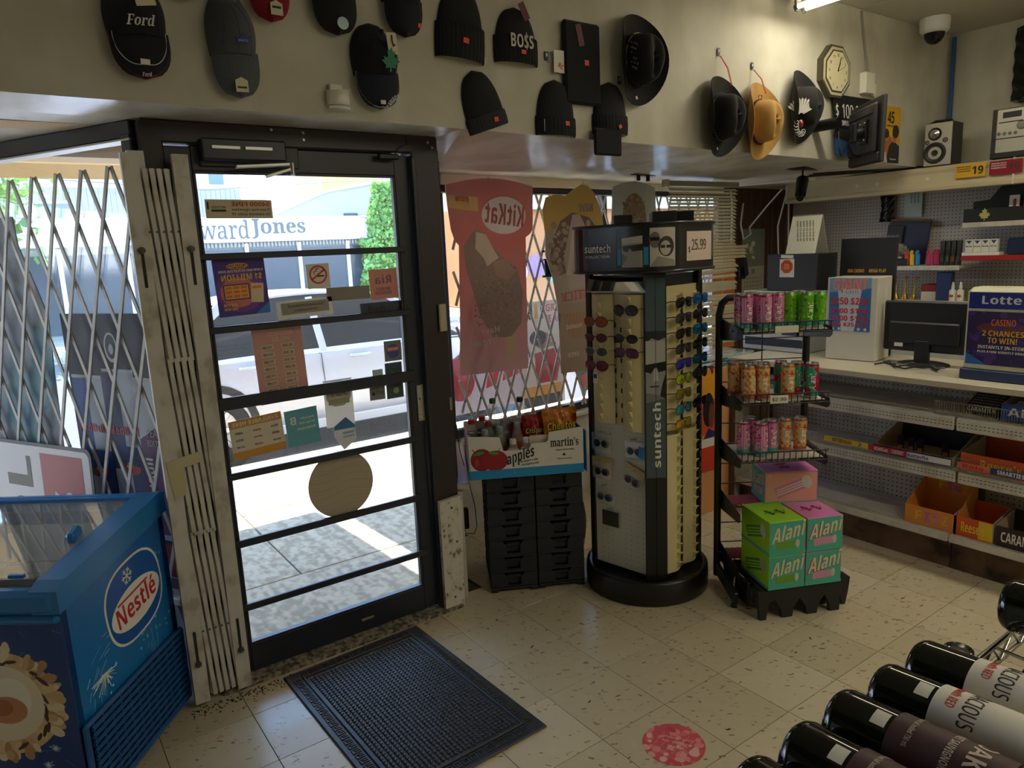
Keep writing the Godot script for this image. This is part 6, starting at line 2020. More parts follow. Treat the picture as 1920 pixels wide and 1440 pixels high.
	for i in 47:
		var y = -0.038 - i * 0.0235
		var sag = 0.0
		var dx = 0.0
		if i > 22:
			sag = r.randf_range(-0.03, 0.03)
			dx = r.randf_range(-0.01, 0.03)
		if i in [17, 18, 19, 20]: dx = 0.12
		part("slat", sm, sl, t, at(V(0.01 + dx, y, 0.004), r.randf_range(-0.01, 0.01), 0, sag))
	for x in [0.16, 0.56]:
		var b2 = MB.new()
		b2.tube([V(x, 0, 0.014), V(x + 0.004, -0.6, 0.016), V(x, -1.12, 0.014)], 0.0014, 4)
		part("cord", b2.mesh(), mat("cord_white", rgb(226, 222, 206), 0.6), t)
	b = MB.new()
	b.box(Vector3.ZERO, V(0.3, 0.8, 0.008), 0.002)
	t = thing("orange_pegboard", "orange pegboard offcut standing behind the blind", "board", V(3.14, 1.22, -1.07), 0.07)
	part("board", b.mesh(), mat("orange_board", rgb(226, 138, 72), 0.6), t)  # one even orange over the whole board
	var hole = MB.new()
	hole.cyl(Vector3.ZERO, V(0, 0, 0.0008), 0.004, 0.004, 6)
	b = MB.new()
	for i in 10:
		for j in 30:
			b.cyl(V(-0.135 + i * 0.03, -0.38 + j * 0.026, 0.004), V(-0.135 + i * 0.03, -0.38 + j * 0.026, 0.0045), 0.0035, 0.0035, 6)
	part("peg_holes", b.mesh(), mat("peg_hole_brown", rgb(120, 70, 40), 0.8), t).set_meta("kind", "stuff")
	t = thing("soffit_bracket", "small black two peg bracket under the soffit", "bracket", V(1.99, 2.093, -0.80), 0.2)
	part("bar", bx(V(0.22, 0.012, 0.05), 0.003), mats["black_plastic"], t)
	for s in [-1, 1]:
		b = MB.new()
		b.cyl(V(s * 0.055, 0, 0), V(s * 0.055, -0.04, 0), 0.013, 0.013, 10)
		part("peg", b.mesh(), mats["black_plastic"], t)
	t = thing("bullet_camera", "black bullet camera hanging from a soffit plate", "security camera", V(3.02, 2.1, -0.34), 0.3)
	part("plate", bx(V(0.30, 0.006, 0.12), 0.002), mats["black_plastic"], t)
	b = MB.new()
	b.tube([V(0.0, 0, 0), V(0.0, -0.10, 0.0), V(-0.01, -0.135, 0.0), V(-0.06, -0.14, 0.0)], 0.006, 8)
	part("stem", b.mesh(), mats["black_plastic"], t)
	b = MB.new()
	b.cyl(V(0.0, -0.07, 0), V(-0.11, -0.17, 0.02), 0.04, 0.034, 14)
	b.cyl(V(-0.105, -0.165, 0.02), V(-0.14, -0.197, 0.026), 0.02, 0.022, 12)
	part("body", b.mesh(), mat("camera_black", rgb(26, 26, 28), 0.5), t)
	b = MB.new()
	b.cyl(V(-0.04, -0.15, -0.01), V(-0.04, -0.15, 0.03), 0.018, 0.018, 10)
	b.box(V(0.06, -0.095, 0), V(0.08, 0.008, 0.01), 0.002)
	part("knuckle", b.mesh(), mats["black_plastic"], t)
func red_ink() -> StandardMaterial3D:
	return mat("poster_red_ink", rgb(206, 56, 56), 0.6)
func hook(t: Node, p: Vector3, h: float) -> void:
	var b = MB.new()
	for s in [-1, 1]:
		b.tube([p + V(s * 0.006, -0.02, 0.003), p + V(s * 0.006, 0.005, 0.003), p + V(s * 0.003, h, 0.001)], 0.0012, 4)
	part("hook_wire", b.mesh(), mats["steel"], t)
# ---------------------------------------------------------------- crates, apple carton, drinks and crisps
func crate_corner() -> void:
	var blk = mat("crate_plastic", rgb(40, 42, 48), 0.5)
	var deep = blk
	var yaw = -0.5064
	var P = V(0.304, 0, -0.215)
	var a = V(0.876, 0, 0.485)
	var n = V(-0.485, 0, 0.876)
	var W = 0.228
	var front = MB.new()
	var Hh = 0.082
	front.extr([P2(0, 0), P2(W, 0), P2(W, Hh), P2(0.165, Hh), P2(0.158, Hh - 0.014), P2(0.148, Hh - 0.02), P2(0.148, 0.022), P2(0.142, 0.016), P2(0.086, 0.016), P2(0.08, 0.022), P2(0.08, Hh - 0.02), P2(0.07, Hh - 0.014), P2(0.063, Hh), P2(0, Hh)], -0.008, 0.0)
	var sides = MB.new()
	for x in [0.004, W - 0.004]:
		sides.box(V(x, Hh / 2, -0.18), V(0.008, Hh, 0.344))
		for k in 5:
			sides.box(V(x + (-0.005 if x < 0.1 else 0.005), Hh / 2, -0.05 - k * 0.065), V(0.006, Hh * 0.8, 0.012))
	sides.box(V(W / 2, Hh / 2, -0.356), V(W, Hh, 0.008))
	var recess = bx(V(0.072, 0.05, 0.004), 0.001)
	var lip = bx(V(W, 0.006, 0.006), 0.002)
	var foot = MB.new()
	foot.extr([P2(0, 0), P2(0.018, 0), P2(0.03, -0.0), P2(0.036, 0.022), P2(0.19, 0.022), P2(0.196, 0.0), P2(W, 0), P2(W, 0.03), P2(0, 0.03)], -0.36, 0.0)
	for s in 2:
		for k in 7:
			var pos = P + a * (0.003 + s * 0.236) + n * (-0.004 if (k + s) % 2 else 0.0) + V(0, 0.018 + k * 0.083, 0)
			var c = thing("bread_crate", ["black plastic crate in the stack beside the door post", "black plastic crate in the stack beside the sunglasses carousel"][s], "crate", pos, yaw, ["crates stacked by the door post", "crates stacked by the carousel"][s])
			part("front", front.mesh(), blk, c)
			part("sides", sides.mesh(), blk, c)
			part("handle_recess", recess, deep, c, at(V(W / 2, 0.043, -0.022)))
			part("handle_bar", bx(V(0.07, 0.012, 0.006), 0.002), blk, c, at(V(W / 2, 0.058, -0.012)))
			part("lip", lip, blk, c, at(V(W / 2, 0.003, 0.002)))
			part("floor", bx(V(W - 0.01, 0.006, 0.34)), blk, c, at(V(W / 2, 0.006, -0.18)))
			if k == 0: part("feet", foot.mesh(), blk, c, at(V(0, -0.018, 0.0)))
	var B = thing("apple_carton", "white cardboard apple carton with blue base on the crates", "carton", V(0.206, 0.606, -0.202), yaw)
	var p = Pt.new(544, 224, rgb(226, 222, 214))
	p.rect(0, 180, 544, 44, rgb(42, 148, 206))
	p.ell(62, 128, 52, 54, rgb(148, 38, 46))
	p.ell(126, 136, 58, 50, rgb(160, 40, 48))
	p.rect(0, 182, 200, 42, rgb(42, 148, 206))
	p.ell(50, 96, 26, 9, rgb(96, 140, 70), -0.2)
	p.ell(120, 98, 24, 9, rgb(104, 150, 76), 0.2)
	p.line(P2(20, 74), P2(36, 100), 3, rgb(60, 46, 40))
	p.line(P2(150, 76), P2(138, 100), 3, rgb(60, 46, 40))
	p.ell(40, 140, 10, 20, rgb(178, 70, 72))
	var crd = printed("carton_print", p, 0.7)
	var card = mat("carton_white", rgb(214, 208, 198), 0.75)
	var b = MB.new()
	b.extr([P2(0, 0), P2(0.545, 0), P2(0.545, 0.222), P2(0.382, 0.206), P2(0.376, 0.165), P2(0.365, 0.158), P2(0.30, 0.158), P2(0.285, 0.13), P2(0.165, 0.13), P2(0.15, 0.198), P2(0, 0.21)], -0.004, 0.0)
	part("front", b.mesh(), crd, B)
	part("flap", bx(V(0.085, 0.05, 0.003)), card, B, at(V(0.335, 0.168, -0.02), 0, 0.3))
	part("side", bx(V(0.004, 0.20, 0.36)), card, B, at(V(0.002, 0.10, -0.18)))
	part("side_base", bx(V(0.005, 0.05, 0.36)), mat("carton_blue", rgb(42, 148, 206), 0.7), B, at(V(0.0, 0.025, -0.18)))
	part("side", bx(V(0.004, 0.20, 0.36)), mats["carton_blue"], B, at(V(0.545, 0.10, -0.18), 0.08))
	part("back", bx(V(0.545, 0.2, 0.004)), card, B, at(V(0.272, 0.10, -0.36)))
	part("bottom", bx(V(0.54, 0.006, 0.355)), card, B, at(V(0.272, 0.004, -0.18)))
	var ink = mat("carton_ink", rgb(30, 34, 38), 0.7)
	letter(B, "apples", 0.135, 0.072, ink, at(V(0.245, 0.098, 0.0006), 0, 0, 0.28), {"bold": true, "slant": true, "skew": 0.3})
	letter(B, "an apple a day", 0.085, 0.014, ink, at(V(0.285, 0.077, 0.0006), 0, 0, 0.1), {"bold": false, "skew": 0.3})
	letter(B, "the healthy way", 0.085, 0.014, ink, at(V(0.29, 0.06, 0.0006), 0, 0, 0.1), {"bold": false, "skew": 0.3})
	letter(B, "martin's", 0.135, 0.042, ink, at(V(0.455, 0.155, 0.0006)), {"face": "Droid Serif", "bold": true})
	letter(B, "FAMILY FRUIT FARM", 0.085, 0.007, ink, at(V(0.455, 0.117, 0.0006)), {"bold": false})
	part("leaf_mark", leaf_mesh(), ink, B, Transform3D(Basis.IDENTITY.scaled(V(0.22, 0.22, 0.4)), V(0.452, 0.093, 0.0002)))
	letter(B, "PRODUCT OF CANADA", 0.07, 0.005, ink, at(V(0.455, 0.074, 0.0006)), {"bold": false})
	var fx = Transform3D(Basis(Vector3.UP, yaw), V(0.206, 0.615, -0.202))
	var list = [
		[P2(0.035, 0.26), 0.228, 0.0, "cola", "red", "small cola bottle with red cap at the carton end"],
		[P2(0.092, 0.315), 0.228, 0.0, "cola", "red", "small cola bottle with red cap in the carton's back row"],
		[P2(0.117, 0.215), 0.222, 0.0, "cola", "red", "small cola bottle with red cap in the middle of the carton"],
		[P2(0.088, 0.08), 0.215, 0.0, "green", "grey", "small green bottle with grey cap in the carton"],
		[P2(0.19, 0.21), 0.228, 0.0, "cola", "grey", "small dark bottle with grey cap next to the big clear bottle"],
		[P2(0.16, 0.085), 0.225, 0.0, "cola", "grey", "small dark bottle with grey cap in the carton's front row"],
		[P2(0.25, 0.14), 0.225, 0.0, "amber", "grey", "small amber bottle with grey cap in the carton"],
		[P2(0.215, 0.03), 0.17, 0.0, "clear", "white", "small clear bottle with white cap behind the carton dip"],
		[P2(0.28, 0.04), 0.17, 0.0, "clear", "white", "small clear bottle with white cap beside the folded flap"],
		[P2(0.15, 0.315), 0.315, 1.0, "greenclear", "green", "big clear bottle with green cap in the carton"],
		[P2(0.285, 0.285), 0.32, 1.0, "cola", "black", "big cola bottle with black cap in the carton"]]
	for q in list:
		soda(q, fx)
	snack("red bag of baked crisps standing in the apple carton", fx * V(0.352, 0.0, -0.20), 0.13, 0.235, rgb(176, 36, 44), "Crispers", rgb(228, 214, 90), -0.5, rgb(206, 60, 60), 0.02)
	snack("orange bag of cheese snacks standing in the apple carton", fx * V(0.472, 0.02, -0.155), 0.175, 0.25, rgb(232, 140, 30), "Cheetos", rgb(244, 214, 60), -0.45, rgb(206, 60, 40), 0.03)
	var t = thing("power_adapter", "black power adapter with thin cable hanging beside the crates", "adapter", V(0.34, 0.30, -0.50), -0.5)
	part("brick", bx(V(0.05, 0.11, 0.04), 0.006), mats["black_plastic"], t)
	b = MB.new()
	b.tube([V(0.0, -0.055, 0), V(0.005, -0.085, 0), V(0.05, -0.09, 0), V(0.065, -0.05, 0.0), V(0.06, 0.06, 0.0), V(0.035, 0.2, 0), V(0.0, 0.36, 0), V(-0.01, 0.5, 0)], 0.0022, 5)
	part("cable", b.mesh(), mats["black_plastic"], t)
	t = thing("salt_bag", "white yellow and black bag slumped between crates and carousel", "bag", V(0.83, 0, -0.23), 0.3)
	b = MB.new()
	b.surf(func(u: float, v: float) -> Vector3:
		var a2 = TAU * u
		var w = 0.1 * pow(sin(clampf(v * 0.96 + 0.04, 0, 1) * PI), 0.45) * (1.0 + 0.08 * sin(a2 * 5 + v * 7))
		return V(cos(a2) * w, 0.45 * v, sin(a2) * w * 0.7), 22, 14)
	p = Pt.new(128, 192, rgb(206, 190, 60))
	p.rect(0, 0, 128, 60, rgb(222, 222, 220))
	p.poly([P2(20, 60), P2(70, 60), P2(50, 110), P2(90, 150), P2(40, 192), P2(10, 130)], rgb(34, 34, 36))
	part("bag", b.mesh(), printed("salt_print", p, 0.35), t)
func soda(q: Array, fx: Transform3D) -> void:
	var h: float = q[1]
	var big: bool = q[2] > 0.5
	var t = thing("drink_bottle", q[5], "bottle")
	t.transform = fx * at(V(q[0].x, 0, -q[0].y))
	var r = 0.052 if big else 0.031
	var s = h / (0.315 if big else 0.228)
	var liq = {"cola": rgb(34, 20, 16), "green": rgb(66, 140, 90), "amber": rgb(150, 70, 34), "clear": rgb(196, 204, 204), "greenclear": rgb(150, 186, 168)}
	var pr: Array
	if big:
		pr = [P2(0, 0.004), P2(r * 0.8, 0.0), P2(r, 0.015), P2(r, 0.11), P2(r * 0.97, 0.12), P2(r, 0.13), P2(r, 0.19), P2(r * 0.9, 0.225), P2(r * 0.6, 0.262), P2(0.016, 0.284), P2(0.014, 0.3), P2(0.0, 0.3)]
	else:
		pr = [P2(0, 0.003), P2(r * 0.8, 0.0), P2(r, 0.01), P2(r * 0.95, 0.06), P2(r, 0.075), P2(r, 0.13), P2(r * 0.96, 0.15), P2(r * 0.72, 0.178), P2(0.015, 0.2), P2(0.013, 0.213), P2(0, 0.213)]
	var pp: Array = []
	for v in pr: pp.append(P2(v.x, v.y * s))
	var b = MB.new()
	b.lathe(pp, 20)
	part("bottle", b.mesh(), glass("pet", rgb(226, 234, 230), 0.16, 0.08), t)
	var top = 0.19 if big else 0.158
	var lp: Array = []
	for v in pp:
		if v.y < top * s: lp.append(P2(maxf(0.0, v.x - 0.0015), v.y + 0.002))
	lp.append(P2(lp[-1].x * 0.95, top * s))
	lp.append(P2(0, top * s))
	b = MB.new()
	b.lathe(lp, 18)
	part("drink", b.mesh(), mat("drink_%s" % q[3], liq[q[3]], 0.12), t)
	b = MB.new()
	var ct: float = pp[-1].y
	b.lathe([P2(0.0155, ct - 0.014), P2(0.0158, ct + 0.006), P2(0.0145, ct + 0.01), P2(0, ct + 0.01)], 18)
	for k in 18:
		var a = TAU * k / 18
		b.box(V(cos(a) * 0.0157, ct - 0.004, sin(a) * 0.0157), V(0.001, 0.016, 0.002), 0, Basis(Vector3.UP, -a))
	var cc = {"red": rgb(176, 30, 40), "grey": rgb(150, 152, 154), "white": rgb(222, 222, 222), "green": rgb(36, 110, 66), "black": rgb(34, 34, 36)}
	part("cap", b.mesh(), mat("cap_%s" % q[4], cc[q[4]], 0.4), t)
	b = MB.new()
	b.cyl(V(0, (0.07 if not big else 0.11) * s, 0), V(0, (0.13 if not big else 0.18) * s, 0), r + 0.0006, r + 0.0006, 20, false)
	part("label_band", b.mesh(), mat("band_%s" % q[3], {"cola": rgb(150, 30, 40), "green": rgb(40, 120, 70), "amber": rgb(190, 90, 40), "clear": rgb(196, 210, 220), "greenclear": rgb(60, 140, 90)}[q[3]], 0.4), t)
	part("price_sticker", sheet_mesh(0.016, 0.016, 0.0006), mat("price_white", Color.WHITE), t, at(V(-r * 0.55, 0.148 * s, r * 0.72), -0.6, -0.3))
func snack(label: String, p: Vector3, w: float, h: float, c: Color, word: String, wc: Color, yaw: float, c2: Color, lean: float) -> void:
	var t = thing("snack_bag", label, "snack bag", p, yaw)
	t.rotation.x = -0.08
	t.rotation.z = lean
	var sh = func(u: float, v: float, s: float) -> Vector3:
		var e = sin(u * PI) * pow(sin(clampf(v, 0.03, 0.97) * PI), 0.55)
		var wr = 0.003 * sin(v * 40.0 + u * 9.0) * (1.0 - e) + 0.002 * sin(u * 30.0 + v * 11.0)
		return V((u - 0.5) * w * (1.0 - 0.05 * sin(v * PI)), v * h, s * (0.034 * e + 0.002) + wr)
	var im = Pt.new(192, 256, c)
	im.specks(120, [c.lightened(0.12), c.darkened(0.12), c2], 5, 22, 91)
	im.poly([P2(0, 150), P2(60, 120), P2(120, 160), P2(192, 110), P2(192, 200), P2(0, 220)], c2)
	im.specks(50, [wc, c.lightened(0.3), c2.darkened(0.2)], 4, 14, 92, Rect2(0.1, 0.55, 0.8, 0.35))
	im.rect(0, 0, 192, 20, c.lightened(0.1))
	for i in 60: im.rect(i * 3.2, 0, 1, 18, c.darkened(0.15))
	var m = printed("bag%s" % word, im, 0.25)
	for s in [1.0, -1.0]:
		var b = MB.new()
		b.surf(func(u: float, v: float) -> Vector3: return sh.call(u, 1.0 - v, s), 16, 22)
		part("foil", b.mesh(), m, t)
	var wm = mat("word%s" % word, wc, 0.4)
	letter(t, word, w * 0.8, h * 0.15, wm, at(V(0, h * 0.68, 0.036)), {"bold": true, "bendx": 0.5, "skew": 0.1} if false else {"bold": true, "skew": 0.1, "depth": 0.002})
	letter(t, word, w * 0.8, h * 0.15, mat("ink_black", rgb(34, 34, 36), 0.6), at(V(0.003, h * 0.675, 0.0345)), {"bold": true, "skew": 0.1, "depth": 0.002})
# ---------------------------------------------------------------- sunglasses carousel
func shades_mesh(kind: int) -> Array:
	var key = "shades%d" % kind
	if not meshes.has(key):
		var lens = MB.new()
		var fr = MB.new()
		var rx: float = [0.027, 0.031, 0.03][kind]
		var ry: float = [0.019, 0.024, 0.021][kind]
		for s in [-1.0, 1.0]:
			var o: Array = []
			var ring: Array = []
			for i in 18:
				var a = TAU * i / 18
				var ca = cos(a)
				var sa = sin(a)
				var q = P2(ca * rx, sa * ry)
				if kind == 2: q = P2(signf(ca) * pow(absf(ca), 0.6) * rx, signf(sa) * pow(absf(sa), 0.75) * ry - 0.004 * ca * s)
				o.append(q)
			lens.surf(func(u: float, v: float) -> Vector3:
				var a = TAU * u
				var f = u * 18.0
				var i = int(f) % 18
				var q: Vector2 = o[i].lerp(o[(i + 1) % 18], f - int(f)) * v
				return V(s * 0.034 + q.x, q.y, 0.006 * (1.0 - v * v) - 0.30 * pow(0.034 + s * q.x, 2.0) * 6.0), 18, 4)
			for i in 19:
				var q: Vector2 = o[i % 18]
				ring.append(V(s * 0.034 + q.x, q.y, -1.8 * pow(0.034 + s * q.x, 2.0)))
			fr.tube(ring, 0.0015, 5, false)
			fr.tube([V(s * 0.064, 0.006, -0.008), V(s * 0.071, 0.007, -0.016), V(s * 0.070, 0.004, -0.04), V(s * 0.066, -0.006, -0.062)], 0.0021, 5)
		fr.tube([V(-0.01, 0.003, -0.001), V(0, 0.006, 0.0), V(0.01, 0.003, -0.001)], 0.002, 5)
		meshes[key] = [lens.mesh(), fr.mesh()]
	return meshes[key]
func shades(xf: Transform3D, kind: int, lens: Color, frame: Color, label: String, metal := 0.0) -> void:
	var t = thing("sunglasses", label, "sunglasses", Vector3.ZERO, 0.0)
	t.transform = xf
	var m = shades_mesh(kind)
	part("lenses", m[0], mat("lens%s" % lens, lens, 0.08, metal), t)
	part("frame", m[1], mat("shade_frame%s" % frame, frame, 0.25), t)
func sunglass_tower() -> void:
	var c = V(0.99, 0, 0.165)
	var yaw = 0.184
	var blk = mat("tower_black", rgb(24, 24, 25), 0.3)
	var t = thing("sunglasses_carousel", "tall black sunglasses carousel on a round base", "display stand", c, yaw)
	var b = MB.new()
	b.lathe([P2(0, 0.0), P2(0.292, 0.0), P2(0.298, 0.006), P2(0.30, 0.05), P2(0.297, 0.108), P2(0.29, 0.116), P2(0.272, 0.114), P2(0.268, 0.098), P2(0.0, 0.098)], 56)
	part("base", b.mesh(), blk, t)
	var S = 0.191
	part("core", bx(V(0.35, 1.42, 0.35)), blk, t, at(V(0, 0.81, 0)))
	for q in [P2(S - 0.012, S - 0.012), P2(S - 0.012, -S + 0.012), P2(-S + 0.012, -S + 0.012)]:
		part("post", bx(V(0.03, 1.43, 0.03), 0.003), blk, t, at(V(q.x, 0.815, q.y)))
	var lf = Transform3D(Basis(V(0, 0, 1), Vector3.UP, V(-1, 0, 0)), V(-S + 0.012, 0, 0))
	var rf = Transform3D(Basis.IDENTITY, V(0, 0, S - 0.012))
	var ch = Transform3D(Basis(V(0.7071, 0, 0.7071), Vector3.UP, V(-0.7071, 0, 0.7071)), V(-S + 0.022, 0, S - 0.022))
	part("corner_post", bx(V(0.1, 1.43, 0.012), 0.003), blk, t, ch * at(V(0, 0.815, 0)))
	var p = Pt.new(96, 768, rgb(74, 92, 98))
	p.rect(0, 196, 96, 260, rgb(150, 150, 144))
	p.poly([P2(0, 196), P2(96, 196), P2(96, 220), P2(60, 232), P2(30, 222), P2(0, 240)], rgb(46, 46, 46))
	p.rect(0, 232, 96, 110, rgb(176, 176, 168))
	p.poly([P2(0, 322), P2(96, 312), P2(96, 346), P2(62, 352), P2(52, 334), P2(42, 336), P2(26, 356), P2(0, 350)], rgb(28, 28, 30))
	p.poly([P2(44, 336), P2(54, 336), P2(62, 384), P2(36, 388)], rgb(196, 196, 188))
	p.rect(20, 404, 44, 6, rgb(70, 70, 68))
	p.poly([P2(96, 360), P2(96, 456), P2(66, 456), P2(80, 400)], rgb(34, 34, 34))
	p.poly([P2(0, 430), P2(60, 440), P2(96, 456), P2(0, 470)], rgb(120, 120, 116))
	part("corner_graphic", sheet_mesh(0.088, 0.90, 0.001), printed("corner_graphic", p, 0.2), t, ch * at(V(0, 1.06, 0.0068)))
	var pw = mat("print_white", rgb(232, 232, 224), 0.4)
	letter(t, "suntech", 0.30, 0.036, pw, ch * Transform3D(Basis(Vector3.BACK, PI / 2), V(0.004, 0.81, 0.0075)), {"slant": true})
	var cream = mat("strip_cream", rgb(226, 212, 160), 0.5)
	var pegw = mat("tower_peg", rgb(222, 220, 204), 0.5)
	part("pegboard", bx(V(0.33, 0.71, 0.008), 0.001), pegw, t, lf * at(V(-0.012, 0.48, 0.002)))
	b = MB.new()
	for gx in [-0.115, -0.085, -0.055, 0.02, 0.05, 0.09, 0.12]:
		for j in 27:
			hexa(b, V(gx - 0.012, 0.15 + j * 0.0254, 0.0064), 0.0022)
	part("peg_holes", b.mesh(), mat("hole_dark", rgb(70, 66, 56), 0.8), t, lf).set_meta("kind", "stuff")
	part("strip_back", bx(V(0.33, 0.62, 0.008), 0.001), cream, t, lf * at(V(-0.012, 1.145, 0.002)))
	part("top_mirror", bx(V(0.32, 0.075, 0.004), 0.001), mat("mirror", rgb(216, 220, 216), 0.04, 1.0), t, lf * at(V(-0.012, 1.487, 0.02), 0, -0.25))
	part("mirror_edge", bx(V(0.32, 0.006, 0.008), 0.001), mats["steel"], t, lf * at(V(-0.012, 1.452, 0.03)))
	strip(t, lf, -0.095, 0.84, 1.44, cream)
	strip(t, lf, 0.07, 0.82, 1.44, cream)
	strip(t, rf, -0.06, 0.82, 1.44, cream)
	strip(t, rf, 0.085, 0.82, 1.44, cream)
	strip(t, rf, -0.06, 0.13, 0.80, cream)
	strip(t, rf, 0.085, 0.13, 0.80, cream)
	part("side_panel", bx(V(0.30, 1.36, 0.006)), cream, t, rf * at(V(0.03, 0.79, -0.002)))
	letter(t, "reflective style >>>", 0.62, 0.022, mat("print_dim", rgb(150, 156, 156), 0.5), Transform3D(Basis(Vector3.BACK, -PI / 2), V(S - 0.008, 0.62, S + 0.004)), {"bold": false})
	part("edge_board", bx(V(0.034, 1.36, 0.004)), mat("edge_dark", rgb(38, 44, 48), 0.3), t, at(V(S - 0.012, 0.80, S + 0.001)))
	var hw = 0.275
	var pl: Array = []
	for q in [[1, 1, 0.0], [-1, 1, 0.5], [-1, -1, 1.0], [1, -1, 1.5]]:
		for i in 9:
			var a: float = (q[2] + i / 16.0) * PI
			pl.append(P2(q[0] * (hw - 0.17) + cos(a) * 0.17, q[1] * (hw - 0.17) + sin(a) * 0.17))
	var flat_up = Transform3D(Basis(Vector3.RIGHT, Vector3.FORWARD, Vector3.UP), Vector3.ZERO)
	b = MB.new()
	b.extr(pl, 1.545, 1.735, flat_up)
	part("header_drum", b.mesh(), mat("drum", rgb(34, 34, 36), 0.22), t)
	for y in [1.74, 1.54]:
		b = MB.new()
		var rim: Array = []
		for q in pl: rim.append(V(q.x, y, -q.y) * V(1.01, 1, 1.01))
		rim.append(rim[0])
		b.tube(rim, 0.007, 6, false)
		part("header_rim", b.mesh(), blk, t)
	b = MB.new()
	b.cyl(V(0, 1.50, 0), V(0, 1.56, 0), 0.03, 0.03, 14)
	part("spindle", b.mesh(), mats["steel"], t)
	p = Pt.new(320, 208, rgb(30, 30, 32))
	p.rect(8, 16, 22, 176, rgb(46, 140, 190))
	p.rect(8, 16, 22, 90, rgb(30, 40, 56))
	p.rect(34, 4, 112, 200, rgb(160, 156, 146))
	p.poly([P2(34, 4), P2(146, 4), P2(146, 40), P2(34, 56)], rgb(34, 34, 34))
	p.poly([P2(34, 52), P2(146, 40), P2(146, 74), P2(34, 82)], rgb(196, 194, 184))
	p.poly([P2(38, 92), P2(146, 84), P2(146, 116), P2(96, 120), P2(80, 104), P2(66, 124), P2(44, 118)], rgb(24, 24, 26))
	p.poly([P2(34, 130), P2(70, 150), P2(50, 176), P2(34, 190)], rgb(120, 116, 108))
	p.rect(150, 16, 24, 176, rgb(46, 140, 190))
	p.rect(150, 16, 24, 84, rgb(30, 40, 56))
	p.rect(180, 4, 128, 200, rgb(196, 192, 178))
	p.ell(204, 66, 26, 42, rgb(112, 108, 102))
	p.rect(182, 52, 42, 18, rgb(26, 26, 28))
	p.ell(260, 100, 40, 52, rgb(60, 54, 50))
	p.ell(256, 108, 27, 38, rgb(186, 180, 168))
	p.rect(232, 94, 22, 15, rgb(26, 26, 28))
	p.rect(260, 94, 22, 15, rgb(26, 26, 28))
	p.poly([P2(180, 204), P2(216, 150), P2(300, 170), P2(308, 204)], rgb(150, 146, 138))
	b = MB.new()
	var Rr = 0.1715
	b.surf(func(u: float, v: float) -> Vector3:
		var L = 0.17
		var arc = 0.13 * PI / 2
		var s = u * 0.28
		var y = lerpf(1.725, 1.558, v)
		if s < 0.06: return V(-hw - 0.0012, y, hw - 0.23 + s)
		var a = (s - 0.06) / 0.17
		return V(-hw + 0.17 - cos(a) * Rr, y, hw - 0.17 + sin(a) * Rr), 24, 2)
	part("header_pictures", b.mesh(), printed("drum_pictures", p, 0.25), t)
	letter(t, "suntech", 0.14, 0.036, pw, lf * at(V(-0.055, 1.645, hw - S + 0.0125)), {"slant": true})
	letter(t, "COLLECTION", 0.13, 0.011, pw, lf * at(V(-0.055, 1.61, hw - S + 0.0125)), {"bold": false})
	part("price_card", sheet_mesh(0.21, 0.125, 0.001), mat("card_pink", rgb(214, 196, 182), 0.6), t, at(V(0.02, 1.64, hw + 0.0012)))
	letter(t, "$", 0.014, 0.03, mat("marker", rgb(30, 28, 28), 0.6), at(V(-0.065, 1.625, hw + 0.002)), {"bold": false})
	letter(t, "25.99", 0.12, 0.046, mats["marker"], at(V(0.015, 1.645, hw + 0.002)), {"bold": false})
	part("ledge_card", bx(V(0.2, 0.008, 0.02)), pw, t, at(V(-0.05, 1.535, hw - 0.04)))
	var X = Transform3D(Basis(Vector3.UP, yaw), c)
	for q in [[V(-0.235, 1.762, 0.05), V(0.10, 0.038, 0.08), "small black case at the rounded end of carousel header", 0.7], [V(-0.09, 1.766, 0.16), V(0.2, 0.046, 0.1), "long black spectacle box on top of carousel header", 0.65], [V(0.07, 1.768, 0.17), V(0.11, 0.05, 0.09), "short black spectacle box on top of carousel header", 0.5]]:
		var k = thing("spectacle_box", q[2], "box")
		k.transform = X * at(q[0] + V(0, 0.001, 0), q[3])
		part("box", bx(q[1], 0.003), mat("case_black", rgb(28, 34, 38), 0.35), k)
		part("label", sheet_mesh(0.03, 0.02, 0.0006), mat("case_label", rgb(150, 146, 130), 0.6), k, at(V(-q[1].x * 0.28, 0, q[1].z / 2 + 0.0004)))
	var brown = rgb(70, 30, 26)
	var rows = [[-0.095, 1.32, 1, rgb(150, 78, 34), rgb(52, 34, 24), "amber oval sunglasses on carousel side above the pegboard"], [-0.095, 1.247, 0, rgb(84, 44, 58), brown, "plum narrow sunglasses on carousel side above the pegboard"], [-0.095, 1.183, 0, rgb(70, 76, 72), rgb(150, 150, 146), "grey narrow silver framed sunglasses on carousel side"], [-0.095, 1.118, 1, rgb(104, 34, 46), brown, "big burgundy round sunglasses with paper tag"], [0.07, 1.375, 1, rgb(40, 46, 48), rgb(60, 56, 48), "dark round sunglasses alone at the top of their strip"], [0.07, 1.25, 0, rgb(44, 46, 48), rgb(30, 30, 32), "black wrap sunglasses on the strip next to the portrait post"], [0.07, 1.187, 2, rgb(92, 52, 78), rgb(60, 30, 48), "purple wrap sunglasses on the strip next to the portrait post"]]
	for q in rows:
		shades(X * lf * at(V(q[0], q[1], 0.075)), q[2], q[3], q[4], q[5])
	var tg = thing("paper_tag", "blue and white palm tag hanging from burgundy sunglasses", "tag")
	tg.transform = X * lf * at(V(-0.095, 1.062, 0.08))
	part("card", sheet_mesh(0.026, 0.05, 0.001), pw, tg)
	part("motif", sheet_mesh(0.018, 0.02, 0.0006), mat("tag_blue", rgb(44, 66, 120), 0.6), tg, at(V(0, 0.008, 0.001)))
